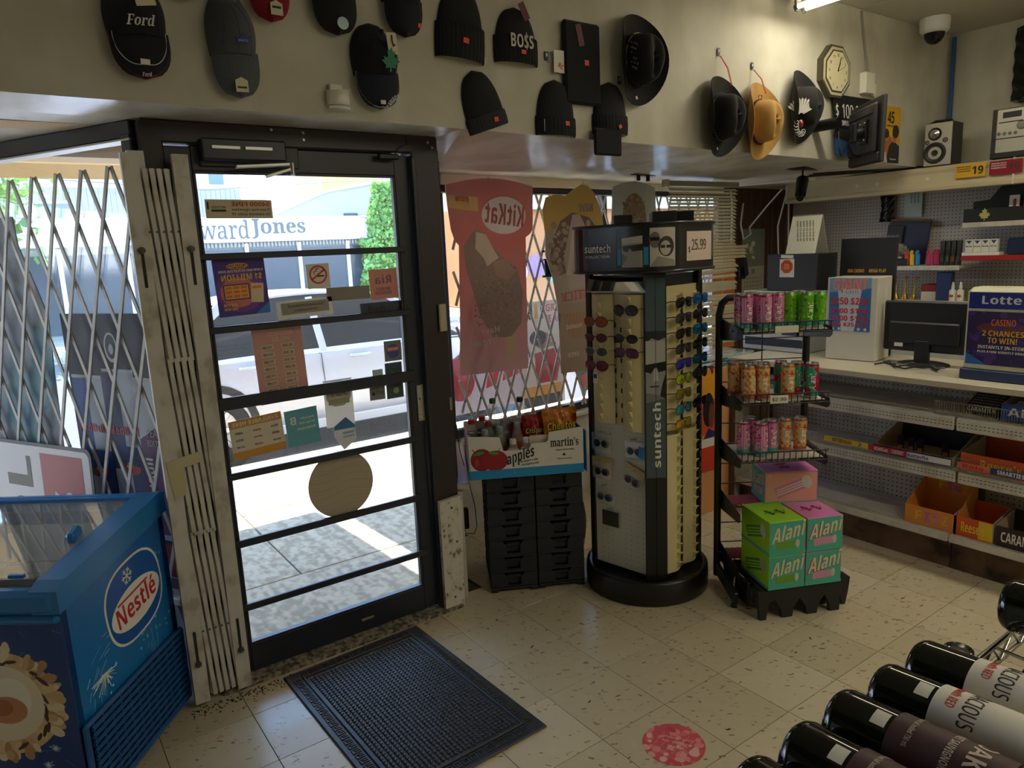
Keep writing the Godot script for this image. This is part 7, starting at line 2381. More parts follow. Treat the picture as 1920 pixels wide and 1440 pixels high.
	var A = [[rgb(40, 42, 44), "black"], [rgb(70, 74, 66), "smoky"], [rgb(52, 46, 40), "dark brown"], [rgb(64, 68, 62), "smoke grey"], [rgb(58, 60, 190), "violet blue"], [rgb(176, 196, 40), "lime gold"], [rgb(150, 140, 40), "olive gold"], [rgb(60, 150, 176), "teal striped"], [rgb(206, 170, 40), "yellow mirror"]]
	var Bc = [[rgb(30, 110, 196), "bright blue"], [rgb(54, 58, 56), "grey"], [rgb(30, 130, 196), "sky blue"], [rgb(40, 40, 42), "jet black"], [rgb(24, 96, 150), "deep blue"], [rgb(58, 60, 54), "charcoal round"], null, [rgb(34, 32, 32), "matt black"], null]
	for i in 9:
		var y = 1.40 - i * 0.068
		shades(X * rf * at(V(-0.06, y, 0.075)), 2 if i != 5 else 1, A[i][0], rgb(26, 26, 28), "%s lens sport sunglasses on the strip beside the portrait post" % A[i][1], 0.55)
		if Bc[i] != null: shades(X * rf * at(V(0.085, y + 0.006, 0.075)), 1 if i == 5 else 2, Bc[i][0], rgb(28, 28, 30), "%s lens sport sunglasses on the carousel's outer strip" % Bc[i][1], 0.55)
	for q in [[0.15, 1.36, 0.5], [0.15, 1.07, 0.6]]:
		var pt = thing("price_tag", ["pink price tag hanging off bright blue sunglasses", "orange price tag hanging off round charcoal sunglasses"][0 if q[1] > 1.2 else 1], "tag")
		pt.transform = X * rf * at(V(q[0], q[1], 0.09), 0, 0, q[2])
		part("card", sheet_mesh(0.02, 0.045, 0.001), mat("tag_pink", rgb(206, 170, 160), 0.6) if q[1] > 1.2 else mats["price_orange"], pt)
	var packs = [[-0.115, 0.74, "clear bag with dark aviators on carousel pegboard", 0], [0.075, 0.73, "clear bag with blue labelled shades on carousel pegboard", 1], [-0.115, 0.60, "tan header card with clip-on shades on carousel pegboard", 2], [0.06, 0.585, "tan card with brown clip-on shades, tilted on its peg", 3], [-0.10, 0.475, "clear bag with blue tinted shades on carousel pegboard", 4], [-0.07, 0.365, "dark pouch hanging lowest on carousel pegboard", 5]]
	for q in packs:
		var k = thing("shades_pack", q[2], "blister pack")
		k.transform = X * lf * at(V(q[0], q[1], 0.02), 0, 0, -0.35 if q[3] == 3 else 0.0)
		if q[3] == 5:
			part("pouch", bx(V(0.095, 0.075, 0.008), 0.003), mat("pouch", rgb(58, 50, 42), 0.4), k)
		else:
			if q[3] in [2, 3]: part("card", sheet_mesh(0.115, 0.05, 0.001), mat("card_tan", rgb(196, 176, 124), 0.6), k, at(V(0, 0.04, 0)))
			part("bag", bx(V(0.11, 0.085, 0.012), 0.004), glass("bag_clear", rgb(226, 226, 220), 0.22, 0.15), k)
			var m = shades_mesh(1)
			part("lenses", m[0], mat("pack_lens%d" % q[3], [rgb(40, 42, 48), rgb(48, 50, 56), rgb(34, 34, 36), rgb(84, 54, 44), rgb(44, 66, 96)][q[3]], 0.15), k, Transform3D(Basis.IDENTITY.scaled(V(0.72, 0.8, 0.4)), V(0, -0.006, 0.006)))
			if q[3] == 1: part("label", sheet_mesh(0.03, 0.055, 0.001), mat("label_blue", rgb(44, 130, 196), 0.5), k, at(V(0.04, -0.004, 0.009), 0, 0, -0.15))
		var hk = MB.new()
		hk.tube([V(0, 0.05, -0.02), V(0, 0.055, 0.02), V(0, 0.062, 0.03)], 0.002, 5)
		part("peg", hk.mesh(), mats["steel"], k)
func hexa(b: MB, p: Vector3, r: float, n := Vector3.BACK, u := Vector3.RIGHT, w := Vector3.UP) -> void:
	var q: Array = []
	for i in 6: q.append(p + (u * cos(TAU * i / 6) + w * sin(TAU * i / 6)) * r)
	for i in 4: b.tri(q[0], q[i + 1], q[i + 2], n, n, n)
func strip(t: Node, f: Transform3D, x: float, y0: float, y1: float, m: Material) -> void:
	var b = MB.new()
	var H = y1 - y0
	b.surf(func(u: float, v: float) -> Vector3: return V(x + (u - 0.5) * 0.12, y1 - H * v, 0.012 + 0.022 * sin(u * PI)), 10, 2, 0.003)
	part("lens_strip", b.mesh(), m, t, f)
	var nose = MB.new()
	nose.extr([P2(0, -0.02), P2(0.022, 0.012), P2(0.03, 0.02), P2(0.0, 0.016)], -0.007, 0.007, Transform3D(Basis(V(0, 0, 1), Vector3.UP, V(-1, 0, 0)), Vector3.ZERO))
	var nm = nose.mesh()
	var k = int(H / 0.047)
	for i in k:
		part("nose_piece", nm, m, t, f * at(V(x, y0 + 0.03 + i * 0.047, 0.033)))
	var sl = MB.new()
	for i in int(H / 0.07):
		for s in [-1, 1]:
			sl.box(V(x + s * 0.066, y0 + 0.04 + i * 0.07, 0.013), V(0.008, 0.022, 0.002))
	part("temple_slots", sl.mesh(), mat("slot_dark", rgb(40, 38, 38), 0.7), t, f).set_meta("kind", "stuff")
# ---------------------------------------------------------------- black wire can rack, cans and cartons
func can_rack() -> void:
	var blk = mat("rack_black", rgb(22, 22, 23), 0.4)
	var O = V(1.24, 0, 0.40)
	var yaw = -0.607
	var X = Transform3D(Basis(Vector3.UP, yaw), O)
	var W = 0.41
	var t = thing("wire_can_rack", "black five tier wire rack holding slim drink cans", "display rack", O, yaw)
	var b = MB.new()
	b.tube([V(0, 0.03, 0), V(0, 0.7, 0), V(0, 1.32, 0), V(0.012, 1.37, 0), V(0.04, 1.395, 0), V(W / 2, 1.397, 0), V(W - 0.04, 1.395, 0), V(W - 0.012, 1.37, 0), V(W, 1.32, 0), V(W, 0.7, 0), V(W, 0.03, 0)], 0.017, 10)
	part("hoop_frame", b.mesh(), blk, t)
	for i in 13:
		b = MB.new()
		b.cyl(V(0, 0.10 + i * 0.1, -0.004), V(W, 0.10 + i * 0.1, -0.004), 0.0028, 0.0028, 6)
		part("cross_wire", b.mesh(), blk, t)
	b = MB.new()
	b.cyl(V(W / 2, 0.08, -0.006), V(W / 2, 1.32, -0.006), 0.0028, 0.0028, 6)
	part("upright_wire", b.mesh(), blk, t)
	var ys = [1.265, 0.955, 0.695, 0.44, 0.17]
	var liner = [rgb(206, 204, 190), rgb(196, 190, 176), rgb(186, 180, 170), rgb(150, 40, 66), rgb(140, 36, 60)]
	for k in 5:
		var y: float = ys[k]
		var dz = 0.29 if k < 3 else 0.15
		for x in [0.0, W]:
			b = MB.new()
			var bz = 0.29 if (k < 3 or x == 0.0) else 0.1
			b.extr([P2(0, 0.035), P2(bz * 0.7, 0.02), P2(bz, 0.012), P2(bz + 0.004, -0.02), P2(bz - 0.02, -0.035), P2(0.03, -0.06), P2(0, -0.06)], -0.0015, 0.0015, Transform3D(Basis(V(0, 0, 1), Vector3.UP, V(-1, 0, 0)), V(x + (0.014 if x == 0.0 else -0.014), y, 0)))
			for q in [0.03, 0.05, 0.2]:
				b.cyl(V(x - 0.003, y + 0.0, q), V(x + 0.003, y + 0.0, q), 0.004, 0.004, 6)
			part("bracket", b.mesh(), blk, t)
		b = MB.new()
		for i in 15:
			var x = 0.02 + i * (W - 0.04) / 14
			b.tube([V(x, y, 0.0), V(x, y - 0.004, dz - 0.004), V(x, y + (0.04 if k < 3 else 0.004), dz)], 0.0022, 5)
		if k < 3: b.cyl(V(0.01, y + 0.04, dz), V(W - 0.01, y + 0.04, dz), 0.0034, 0.0034, 6)
		b.cyl(V(0.01, y - 0.004, dz), V(W - 0.01, y - 0.004, dz), 0.0034, 0.0034, 6)
		for z in [0.05, 0.1, 0.15, 0.23]:
			if z > dz: continue
			b.cyl(V(0.01, y - 0.005, z), V(W - 0.01, y - 0.005, z), 0.0028, 0.0028, 6)
		part("wire_tray", b.mesh(), blk, t)
		part("tray_card", bx(V(W - 0.05, 0.002, dz - 0.03)), mat("tray_card%d" % k, liner[k], 0.6), t, at(V(W / 2, y + 0.0035, dz / 2)))
	for x in [0.0, W]:
		part("foot", seg_box(V(x, 0.07, 0.0), V(x, 0.05, 0.30), 0.02, 0.06, 0.004).mesh(), blk, t)
		b = MB.new()
		b.cyl(V(x, 0, 0.27), V(x, 0.04, 0.27), 0.016, 0.006, 10)
		part("leveller", b.mesh(), blk, t)
	part("price_strip", sheet_mesh(0.10, 0.03, 0.001), mat("price_white", Color.WHITE), t, at(V(0.20, 1.275, 0.296)))
	part("price_strip", sheet_mesh(0.078, 0.036, 0.001), mat("price_white", Color.WHITE), t, at(V(0.175, 0.972, 0.296)))
	letter(t, "$2.99", 0.06, 0.018, mats["marker"], at(V(0.175, 0.972, 0.297)), {"bold": false})
	var kinds = {}
	for kn in ["pink", "green", "orange", "cherry"]:
		var p: Pt
		if kn == "pink":
			p = Pt.new(256, 192, rgb(214, 130, 178))
			for i in 16: p.rect(i * 16, 0, 6, 192, rgb(226, 176, 206))
			p.specks(46, [rgb(190, 50, 110), rgb(206, 70, 130)], 5, 10, 5)
			p.specks(10, [rgb(230, 200, 70), rgb(80, 190, 170)], 6, 11, 6, Rect2(0, 0.6, 1, 0.25))
			p.rect(0, 166, 256, 26, rgb(80, 180, 160))
		elif kn == "green":
			p = Pt.new(256, 192, rgb(112, 190, 40))
			p.specks(70, [rgb(70, 140, 36), rgb(150, 214, 60)], 4, 12, 7)
			p.rect(60, 20, 40, 150, rgb(176, 190, 150))
			p.rect(0, 166, 256, 26, rgb(76, 176, 150))
		elif kn == "orange":
			p = Pt.new(256, 192, rgb(226, 196, 150))
			for i in 16:
				for j in 8:
					if (i + j) % 2 == 0 and (j < 2 or j > 5 or i % 6 < 2): p.rect(i * 16, 16 + j * 20, 16, 20, rgb(224, 140, 44))
			p.specks(16, [rgb(206, 70, 56), rgb(216, 90, 60)], 8, 12, 9)
			p.rect(0, 172, 256, 20, rgb(206, 100, 60))
		else:
			p = Pt.new(256, 192, rgb(70, 170, 150))
			p.specks(14, [rgb(176, 26, 60), rgb(196, 36, 76)], 22, 36, 12)
			p.specks(20, [rgb(226, 210, 120)], 3, 6, 14)
		var m = printed("can_%s" % kn, p, 0.25)
		m.metallic = 0.35
		var c = Node3D.new()
		b = MB.new()
		b.cyl(V(0, 0.012, 0), V(0, 0.142, 0), 0.0287, 0.0287, 22, false)
		part("body", b.mesh(), m, c)
		b = MB.new()
		b.lathe([P2(0.0, 0.004), P2(0.021, 0.003), P2(0.0235, 0.0), P2(0.0255, 0.004), P2(0.0287, 0.012)], 20)
		part("can_base", b.mesh(), mat("can_metal", rgb(206, 206, 206), 0.25, 0.9), c)
		b = MB.new()
		b.lathe([P2(0.0287, 0.142), P2(0.0262, 0.152), P2(0.0258, 0.157), P2(0.0245, 0.157), P2(0.024, 0.152), P2(0, 0.152)], 20)
		part("rim", b.mesh(), mat("can_metal", rgb(206, 206, 206), 0.25, 0.9), c)
		b = MB.new()
		b.cyl(V(0, 0.1425, 0), V(0, 0.151, 0), 0.0288, 0.0265, 20, false)
		part("shoulder", b.mesh(), mat("can_neck_%s" % kn, {"pink": rgb(186, 60, 120), "green": rgb(110, 190, 50), "orange": rgb(216, 120, 30), "cherry": rgb(196, 36, 70)}[kn], 0.25, 0.5), c)
		b = MB.new()
		b.box(V(0.004, 0.1535, 0), V(0.02, 0.002, 0.012), 0.0008)
		part("tab", b.mesh(), mats["can_metal"], c)
		letter(c, "Alani", 0.07, 0.026, mats["print_white"], Transform3D(Basis(Vector3.BACK, PI / 2), V(0, 0.075, 0)), {"bendx": 0.0288, "slant": true, "skew": 0.15})
		kinds[kn] = c
	var rows = [
		[0, "pink", 0.045, 0.235, 0.3], [0, "pink", 0.045, 0.165, 1.0], [0, "pink", 0.115, 0.19, 0.1], [0, "pink", 0.12, 0.255, 0.2], [0, "pink", 0.18, 0.235, -0.2], [0, "pink", 0.105, 0.115, 2.0],
		[0, "green", 0.245, 0.20, 1.0], [0, "green", 0.305, 0.24, 0.2], [0, "green", 0.305, 0.16, 1.7], [0, "green", 0.365, 0.225, 2.6],
		[1, "orange", 0.035, 0.12, 1.8], [1, "orange", 0.06, 0.24, 0.9], [1, "orange", 0.085, 0.15, 2.5], [1, "orange", 0.125, 0.235, -0.1], [1, "orange", 0.15, 0.165, 1.2], [1, "orange", 0.235, 0.235, 0.0], [1, "cherry", 0.295, 0.185, 0.5], [1, "cherry", 0.34, 0.235, -0.3], [1, "cherry", 0.235, 0.15, 1.5],
		[2, "pink", 0.06, 0.185, 0.6], [2, "pink", 0.125, 0.225, 0.9], [2, "pink", 0.185, 0.18, 0.2], [2, "pink", 0.11, 0.12, 2.2], [2, "orange", 0.255, 0.165, -0.1], [2, "orange", 0.325, 0.165, 0.1]]
	var tier = ["top", "second", "third"]
	var look = {"pink": "pink striped", "green": "lime green", "orange": "orange checked", "cherry": "cherry red and teal"}
	for q in rows:
		copy(kinds[q[1]], "drink_can", X * at(V(q[2], ys[q[0]] + 0.005, q[3]), q[4]), "%s slim drink can on %s tier of black wire rack" % [look[q[1]], tier[q[0]]], "slim cans on the %s tier" % tier[q[0]])
	for c in get_children():
		if String(c.name).begins_with("drink_can"): c.set_meta("category", "can")
	for k in kinds: kinds[k].free()
	var C = Transform3D(Basis(Vector3.UP, -0.4395), V(1.098, 0.137, 0.79))
	multipack(C * at(V(0.0875, 0.0, -0.1225)), false, "green and teal drink multipack at the bottom of the stack")
	multipack(C * at(V(0.0875, 0.158, -0.1225)), false, "green and teal drink multipack on top of its stack")
	multipack(C * at(V(0.2645, 0.0, -0.1225)), true, "pink and teal drink multipack at the bottom of the stack")
	multipack(C * at(V(0.2665, 0.158, -0.1225)), true, "pink and teal drink multipack on top of its stack")
	multipack(Transform3D(Basis(Vector3.UP, -0.607 - PI / 2), V(1.435, 0.447, 0.63)), true, "pink drink multipack turned sideways on the wire rack", true)
	var pl = thing("plastic_plinth", "black plastic stacking plinth under the drink multipacks", "plinth", V(1.066, 0, 0.775), -0.4395)
	var pm = mat("plinth_black", rgb(28, 28, 29), 0.5)
	part("deck", bx(V(0.37, 0.012, 0.30), 0.003), pm, pl, at(V(0.20, 0.128, -0.16)))
	b = MB.new()
	b.extr([P2(0, 0), P2(0.028, 0), P2(0.042, 0.075), P2(0.07, 0.09), P2(0.10, 0.04), P2(0.105, 0.0), P2(0.155, 0), P2(0.16, 0.04), P2(0.19, 0.085), P2(0.22, 0.04), P2(0.225, 0.0), P2(0.275, 0.0), P2(0.28, 0.04), P2(0.31, 0.085), P2(0.335, 0.04), P2(0.34, 0.0), P2(0.385, 0.0), P2(0.39, 0.134), P2(-0.012, 0.134)], -0.02, 0.0)
	part("front_skirt", b.mesh(), pm, pl)
	part("back_skirt", b.mesh(), pm, pl, at(V(0, 0, -0.31)))
	part("side_skirt", bx(V(0.016, 0.11, 0.12), 0.003), pm, pl, at(V(0.0, 0.076, -0.16)))
	b = MB.new()
	b.extr([P2(0, 0), P2(0.018, 0), P2(0.03, 0.06), P2(0.038, 0.13), P2(-0.05, 0.13), P2(-0.05, 0.10), P2(-0.03, 0.085), P2(-0.01, 0.06)], -0.06, 0.0)
	part("corner_leg", b.mesh(), pm, pl, at(V(0.425, 0.0, -0.04)))
	part("corner_leg", b.mesh(), pm, pl, at(V(0.425, 0.0, -0.25)))
	for i in 3:
		part("deck_ridge", bx(V(0.05, 0.006, 0.012), 0.002), pm, pl, at(V(0.42, 0.134, -0.06 - i * 0.03), 0.4))
func multipack(xf: Transform3D, pink: bool, label: String, turned := false) -> void:
	var t = thing("drink_multipack", label, "carton")
	t.transform = xf
	var w = 0.173
	var h = 0.156
	var d = 0.245
	var teal = mat("pack_teal", rgb(74, 176, 154), 0.5)
	var main = mat("pack_pink", rgb(206, 120, 176), 0.5) if pink else mat("pack_lime", rgb(150, 206, 30), 0.5)
	var b = MB.new()
	b.box(V(0, h / 2, 0), V(w, h, d), 0.002)
	part("carton", b.mesh(), main, t)
	for s in [1.0, -1.0]:
		part("end_face", sheet_mesh(w - 0.004, h - 0.004, 0.0008), teal, t, at(V(0, h / 2, s * d / 2), 0.0 if s > 0 else PI))
	part("base_band", bx(V(w + 0.001, 0.014, d + 0.0015)), teal, t, at(V(0, 0.008, 0)))
	var bone = mat("pack_bone", rgb(226, 206, 170), 0.5)
	var berry = mat("pack_berry", rgb(176, 50, 110), 0.5)
	var O = {"slant": true, "bold": true, "skew": 0.38, "face": "Droid Sans"}
	for s in [1.0, -1.0]:
		var F = at(V(0, 0, s * (d / 2 + 0.0006)), 0.0 if s > 0 else PI)
		if pink: letter(t, "Alani", 0.158, 0.072, berry, F * at(V(0.002, 0.106, 0), 0, 0, 0.2), O)
		letter(t, "Alani", 0.152, 0.068, bone, F * at(V(0.004, 0.108, 0.0006), 0, 0, 0.2), O)
		part("can_print", sheet_mesh(0.095, 0.034, 0.0005), mat("pack_canpink", rgb(206, 150, 180), 0.5) if pink else mat("pack_cangreen", rgb(106, 160, 50), 0.5), t, F * at(V(-0.005, 0.046, 0.0), 0, 0, 0.04))
		var e = MB.new()
		e.lathe([P2(0, 0.0006), P2(0.012, 0.0005), P2(0.014, 0)], 16, Transform3D(Basis(Vector3.RIGHT, PI / 2).scaled(V(0.7, 1.4, 1)), Vector3.ZERO))
		part("can_end_print", e.mesh(), mat("pack_silver", rgb(206, 206, 200), 0.35, 0.4), t, F * at(V(0.047, 0.05, 0.0005)))
	for s in [1.0, -1.0]:
		var F = Transform3D(Basis(V(0, 0, s), Vector3.UP, V(-s, 0, 0)), V(-s * (w / 2 + 0.0006), 0, 0))
		if turned: part("side_field", sheet_mesh(d - 0.01, h - 0.02, 0.0005), mat("pack_peach", rgb(222, 160, 140), 0.5), t, F * at(V(0, h / 2, 0)))
		part("can_print", sheet_mesh(0.15, 0.052, 0.0005), mat("pack_stripe", rgb(196, 130, 176), 0.5) if pink else mat("pack_dgreen", rgb(60, 140, 50), 0.5), t, F * at(V(0.0, 0.075, 0.0006), 0, 0, 0.35))
		for k in 3: part("can_stripe", sheet_mesh(0.14, 0.006, 0.0005), bone if pink else main, t, F * at(V(0.0, 0.062 + k * 0.013, 0.0012), 0, 0, 0.35))
		var e = MB.new()
		e.lathe([P2(0, 0.0006), P2(0.026, 0.0005), P2(0.03, 0)], 18, Transform3D(Basis(Vector3.RIGHT, PI / 2).scaled(V(0.75, 1.1, 1)), Vector3.ZERO))
		part("can_end_print", e.mesh(), mats["pack_silver"], t, F * at(V(0.072, 0.102, 0.0018), 0, 0, 0.35))
		letter(t, "12", 0.016, 0.014, bone, F * at(V(-0.1, 0.135, 0.001)), {})
	var up = Basis(Vector3.RIGHT, -PI / 2)
	for s in [-1, 1]:
		part("hand_hole", bx(V(0.016, 0.001, 0.055), 0.0004), mat("ink_black", Color.BLACK), t, at(V(s * 0.025, h + 0.0005, 0.01), 0.3))
	letter(t, "Alani", 0.1, 0.03, berry if pink else mat("pack_dgreen", rgb(60, 140, 50), 0.5), Transform3D(up, V(0, h + 0.001, 0.01)), O)
# ---------------------------------------------------------------- wine shelf
func wine_rack() -> void:
	var chrome = mat("chrome_wire", rgb(196, 196, 192), 0.16, 1.0)
	var t = thing("wire_wine_shelf", "chrome wire shelf carrying wine bottles on their sides", "wire shelf", V(0, 0, 0))
	for lv in [1.052, 0.80]:
		for z in [2.165, 2.43]:
			var b = MB.new()
			b.cyl(V(-1.25, lv, z), V(0.25, lv, z), 0.0042, 0.0042, 8)
			b.cyl(V(-1.25, lv - 0.032, z), V(0.25, lv - 0.032, z), 0.0036, 0.0036, 8)
			var zig: Array = []
			for i in 43: zig.append(V(-1.25 + i * 0.0357, lv - (0.0 if i % 2 else 0.032), z))
			b.tube(zig, 0.0026, 5)
			part("truss_rail", b.mesh(), chrome, t)
		for i in 18:
			var b = MB.new()
			b.tube([V(-1.22 + i * 0.087, lv, 2.165), V(-1.22 + i * 0.087, lv - 0.006, 2.3), V(-1.22 + i * 0.087, lv, 2.43)], 0.0026, 5)
			part("cradle_wire", b.mesh(), chrome, t)
	for q in [P2(-0.476, 2.168), P2(0.22, 2.15), P2(-1.22, 2.15), P2(0.22, 2.44), P2(-1.22, 2.44)]:
		var b = MB.new()
		b.lathe([P2(0.0, 0.0), P2(0.0125, 0.0), P2(0.0125, 1.03), P2(0.0165, 1.03), P2(0.0185, 1.098), P2(0.0165, 1.1), P2(0.0155, 1.094), P2(0.0, 1.092)], 20)
		part("post", b.mesh(), chrome, t, at(V(q.x, 0, q.y)))
	var dk = mat("wine_glass", rgb(9, 13, 8), 0.035)
	var list = [[-0.912, 1.1, 2.15, 2], [-0.825, 1.1, 2.15, 2], [-0.738, 1.1, 2.147, 2], [-0.651, 1.1, 2.152, 1], [-0.564, 1.1, 2.154, 1], [-0.295, 1.1, 2.158, 0], [-0.16, 0.85, 2.13, 0], [-0.07, 0.85, 2.12, 0]]
	var labels = ["dark wine bottle lying at the free end of the wire shelf", "dark wine bottle with plum label lying on wire shelf", "dark wine bottle with plum label lying on wire shelf", "green wine bottle with white label next to the plum one", "green wine bottle with white label next to the chrome post", "dark wine bottle lying past the chrome post", "dark wine bottle on the lower wire shelf", "dark wine bottle on the lower wire shelf"]
	for i in list.size():
		var q: Array = list[i]
		var o = thing("wine_bottle", labels[i], "wine bottle", Vector3.ZERO, 0.0, {1: "plum label wine bottles", 2: "plum label wine bottles", 6: "wine bottles on the lower shelf", 7: "wine bottles on the lower shelf"}.get(i, ""))
		var ax = V(0, 0.04, 1).normalized()
		var up = V(0.0, 1, 0)
		up = (up - ax * up.dot(ax)).normalized()
		o.transform = Transform3D(Basis(ax.cross(up), ax, up), V(q[0], q[1], q[2]))
		var b = MB.new()
		b.lathe([P2(0, 0.018), P2(0.012, 0.012), P2(0.028, 0.002), P2(0.033, 0.0), P2(0.0375, 0.005), P2(0.039, 0.014), P2(0.039, 0.19), P2(0.036, 0.208), P2(0.022, 0.232), P2(0.0155, 0.245), P2(0.0145, 0.285), P2(0.016, 0.29), P2(0.016, 0.30), P2(0, 0.30)], 36)
		part("glass", b.mesh(), dk, o)
		b = MB.new()
		b.lathe([P2(0.0352, 0.0022), P2(0.0384, 0.0085), P2(0.0392, 0.0125), P2(0.0388, 0.0135)], 36)
		part("punt_ring", b.mesh(), dk, o)
		if q[3] > 0:
			b = MB.new()
			var span = 2.5
			b.surf(func(u: float, v: float) -> Vector3:
				var a = (u - 0.5) * span
				return V(sin(a) * 0.0394, 0.182 - 0.112 * v, cos(a) * 0.0394), 28, 1)
			var p = Pt.new(256, 192, rgb(226, 222, 210) if q[3] == 1 else rgb(70, 44, 48))
			if q[3] == 1 and not mats.has("wine_label1"):
				p.specks(150, [rgb(96, 20, 34), rgb(140, 26, 36), rgb(60, 16, 26), rgb(206, 80, 50)], 4, 13, 31, Rect2(0.05, -0.02, 0.75, 0.3))
				p.specks(30, [rgb(120, 40, 40), rgb(60, 50, 50)], 2, 5, 32, Rect2(0.0, 0.28, 0.8, 0.16))
			part("label", b.mesh(), printed("wine_label%d" % q[3], p, 0.55), o)
			if q[3] == 1:
				letter(o, "BODACIOUS", 0.08, 0.017, mat("ink_black", Color.BLACK), at(V(0, 0.108, 0)), {"bend": 0.0396, "bold": false, "depth": 0.0003})
				letter(o, "Smooth RED", 0.046, 0.01, mat("ink_scarlet", rgb(206, 40, 40), 0.6), at(V(0, 0.088, 0)), {"bend": 0.0396, "bold": false, "depth": 0.0003})
			else:
				letter(o, "CABERNET SAUVIGNON", 0.075, 0.008, mat("label_bone", rgb(206, 190, 176), 0.6), at(V(0, 0.128, 0)), {"bend": 0.0396, "depth": 0.0003})
				letter(o, "SMOOTH and full bodied 750 mL", 0.066, 0.006, mats["label_bone"], at(V(0, 0.09, 0)), {"bend": 0.0396, "bold": false, "depth": 0.0003})
				letter(o, "OAK", 0.05, 0.018, mats["label_bone"], at(V(0, 0.152, 0)), {"bend": 0.0396, "depth": 0.0003})
		if i in [1, 2, 3]:
			b = MB.new()
			b.surf(func(u: float, v: float) -> Vector3:
				var a = 0.35 + (u - 0.5) * 0.5
				return V(sin(a) * 0.0395, 0.066 - 0.016 * v, cos(a) * 0.0395), 6, 1)
			part("price_sticker", b.mesh(), mat("price_white", Color.WHITE), o)
		b = MB.new()
		b.lathe([P2(0.0162, 0.25), P2(0.0165, 0.302), P2(0, 0.303)], 20)
		part("capsule", b.mesh(), mat("capsule", rgb(40, 20, 26), 0.4), o)
# ---------------------------------------------------------------- shop counter with sweet shelves
func holes(w: float, h: float, pitch: float, r: float) -> ArrayMesh:
	var b = MB.new()
	for i in int(w / pitch):
		for j in int(h / pitch):
			hexa(b, V(0, (j + 0.5) * pitch - h / 2, (i + 0.5) * pitch - w / 2), r, Vector3.LEFT, Vector3.BACK, Vector3.UP)
	return b.mesh()
func bay(z0: float, z1: float, label: String) -> void:
	var wht = mat("shelf_enamel", rgb(214, 209, 196), 0.4)
	tri_tex(wht, mats["gloss_white"].albedo_texture, V(0.9, 0.9, 0.9))
	var hole = mat("hole_dark", Color.BLACK)
	var L = z1 - z0
	var t = thing("shelf_bay", label, "shelving", V(2.17, 0, (z0 + z1) / 2))
	part("back_panel", bx(V(0.02, 0.80, L)), wht, t, at(V(0.36, 0.52, 0)))
	part("peg_holes", holes(L - 0.06, 0.78, 0.0254, 0.0042), hole, t, at(V(0.3493, 0.52, 0))).set_meta("kind", "stuff")
	for s in [-1, 1]: part("upright", bx(V(0.03, 0.92, 0.014), 0.002), mat("upright", rgb(120, 112, 96), 0.5, 0.3), t, at(V(0.336, 0.46, s * (L / 2 - 0.008))))
	var kick = mat("kick_wood", rgb(112, 84, 62), 0.6)
	tri_tex(kick, noise_tex(71, 0.05, [rgb(120, 106, 90), rgb(220, 210, 196), rgb(255, 250, 242)], [0.28, 0.5, 0.72], 128, 4, 0.15), V(0.8, 6.0, 0.8))
	part("kick_plate", bx(V(0.02, 0.15, L - 0.004)), kick, t, at(V(0.05, 0.075, 0)))
	part("deck", bx(V(0.36, 0.02, L - 0.004), 0.003), wht, t, at(V(0.18, 0.18, 0)))
	part("deck_lip", bx(V(0.02, 0.04, L - 0.004), 0.005), wht, t, at(V(0.0, 0.17, 0)))
	for q in [[0.505, 0.055, 0.33, 0.0], [0.785, 0.0, 0.36, 0.035]]:
		var tilt: float = q[3]
		var sh = part("shelf", bx(V(q[2], 0.016, L - 0.01), 0.003), wht, t, at(V(q[1] + q[2] / 2 - 0.01, q[0], 0), 0, 0, tilt))
		part("lip", bx(V(0.016, 0.062, L - 0.01), 0.005), wht, sh, at(V(-q[2] / 2 - 0.004, -0.03, 0)))
		var sl = MB.new()
		for i in int(L / 0.018):
			for j in 2: sl.box(V(-q[2] / 2 - 0.0122, -0.022 - j * 0.016, -L / 2 + 0.02 + i * 0.018), V(0.0006, 0.0035, 0.009))
			sl.box(V(q[2] / 2 - 0.05, 0.0083, -L / 2 + 0.02 + i * 0.018), V(0.004, 0.0006, 0.009))
		part("slots", sl.mesh(), hole, sh).set_meta("kind", "stuff")
	var sl2 = MB.new()
	for i in int(L / 0.018):
		for x in [0.03, 0.30]: sl2.box(V(x, 0.1903, -L / 2 + 0.02 + i * 0.018), V(0.004, 0.0006, 0.009))
	part("deck_slots", sl2.mesh(), hole, t).set_meta("kind", "stuff")
func fence(z0: float, z1: float, x: float, y: float, h: float, label: String) -> void:
	var t = thing("shelf_fence", label, "shelf fence", V(x, y, z0))
	var b = MB.new()
	var L = z1 - z0
	for i in int(L / 0.011) + 1: b.tube([V(0, 0, i * 0.011), V(0, h, i * 0.011)], 0.0012, 4, false)
	part("wires", b.mesh(), mat("chrome_wire", rgb(196, 196, 192), 0.16, 1.0), t)
	for k in [0.0, 1.0]:
		b = MB.new()
		b.cyl(V(0, h * k, 0), V(0, h * k, L), 0.0022, 0.0022, 6)
		part("rod", b.mesh(), mats["chrome_wire"], t)
func rail_strip(z0: float, z1: float, y: float, c: Color, words: Array, label: String) -> void:
	var t = thing("shelf_strip", label, "label strip", V(2.183, y, (z0 + z1) / 2), -PI / 2)
	part("strip", sheet_mesh(z1 - z0, 0.03, 0.0015), mat("strip%s" % c, c, 0.5), t)
	for w in words: letter(t, w[0], w[2], 0.02, mat("ink%s" % w[3], w[3], 0.5), at(V(w[1], 0, 0.001)), {"slant": true})
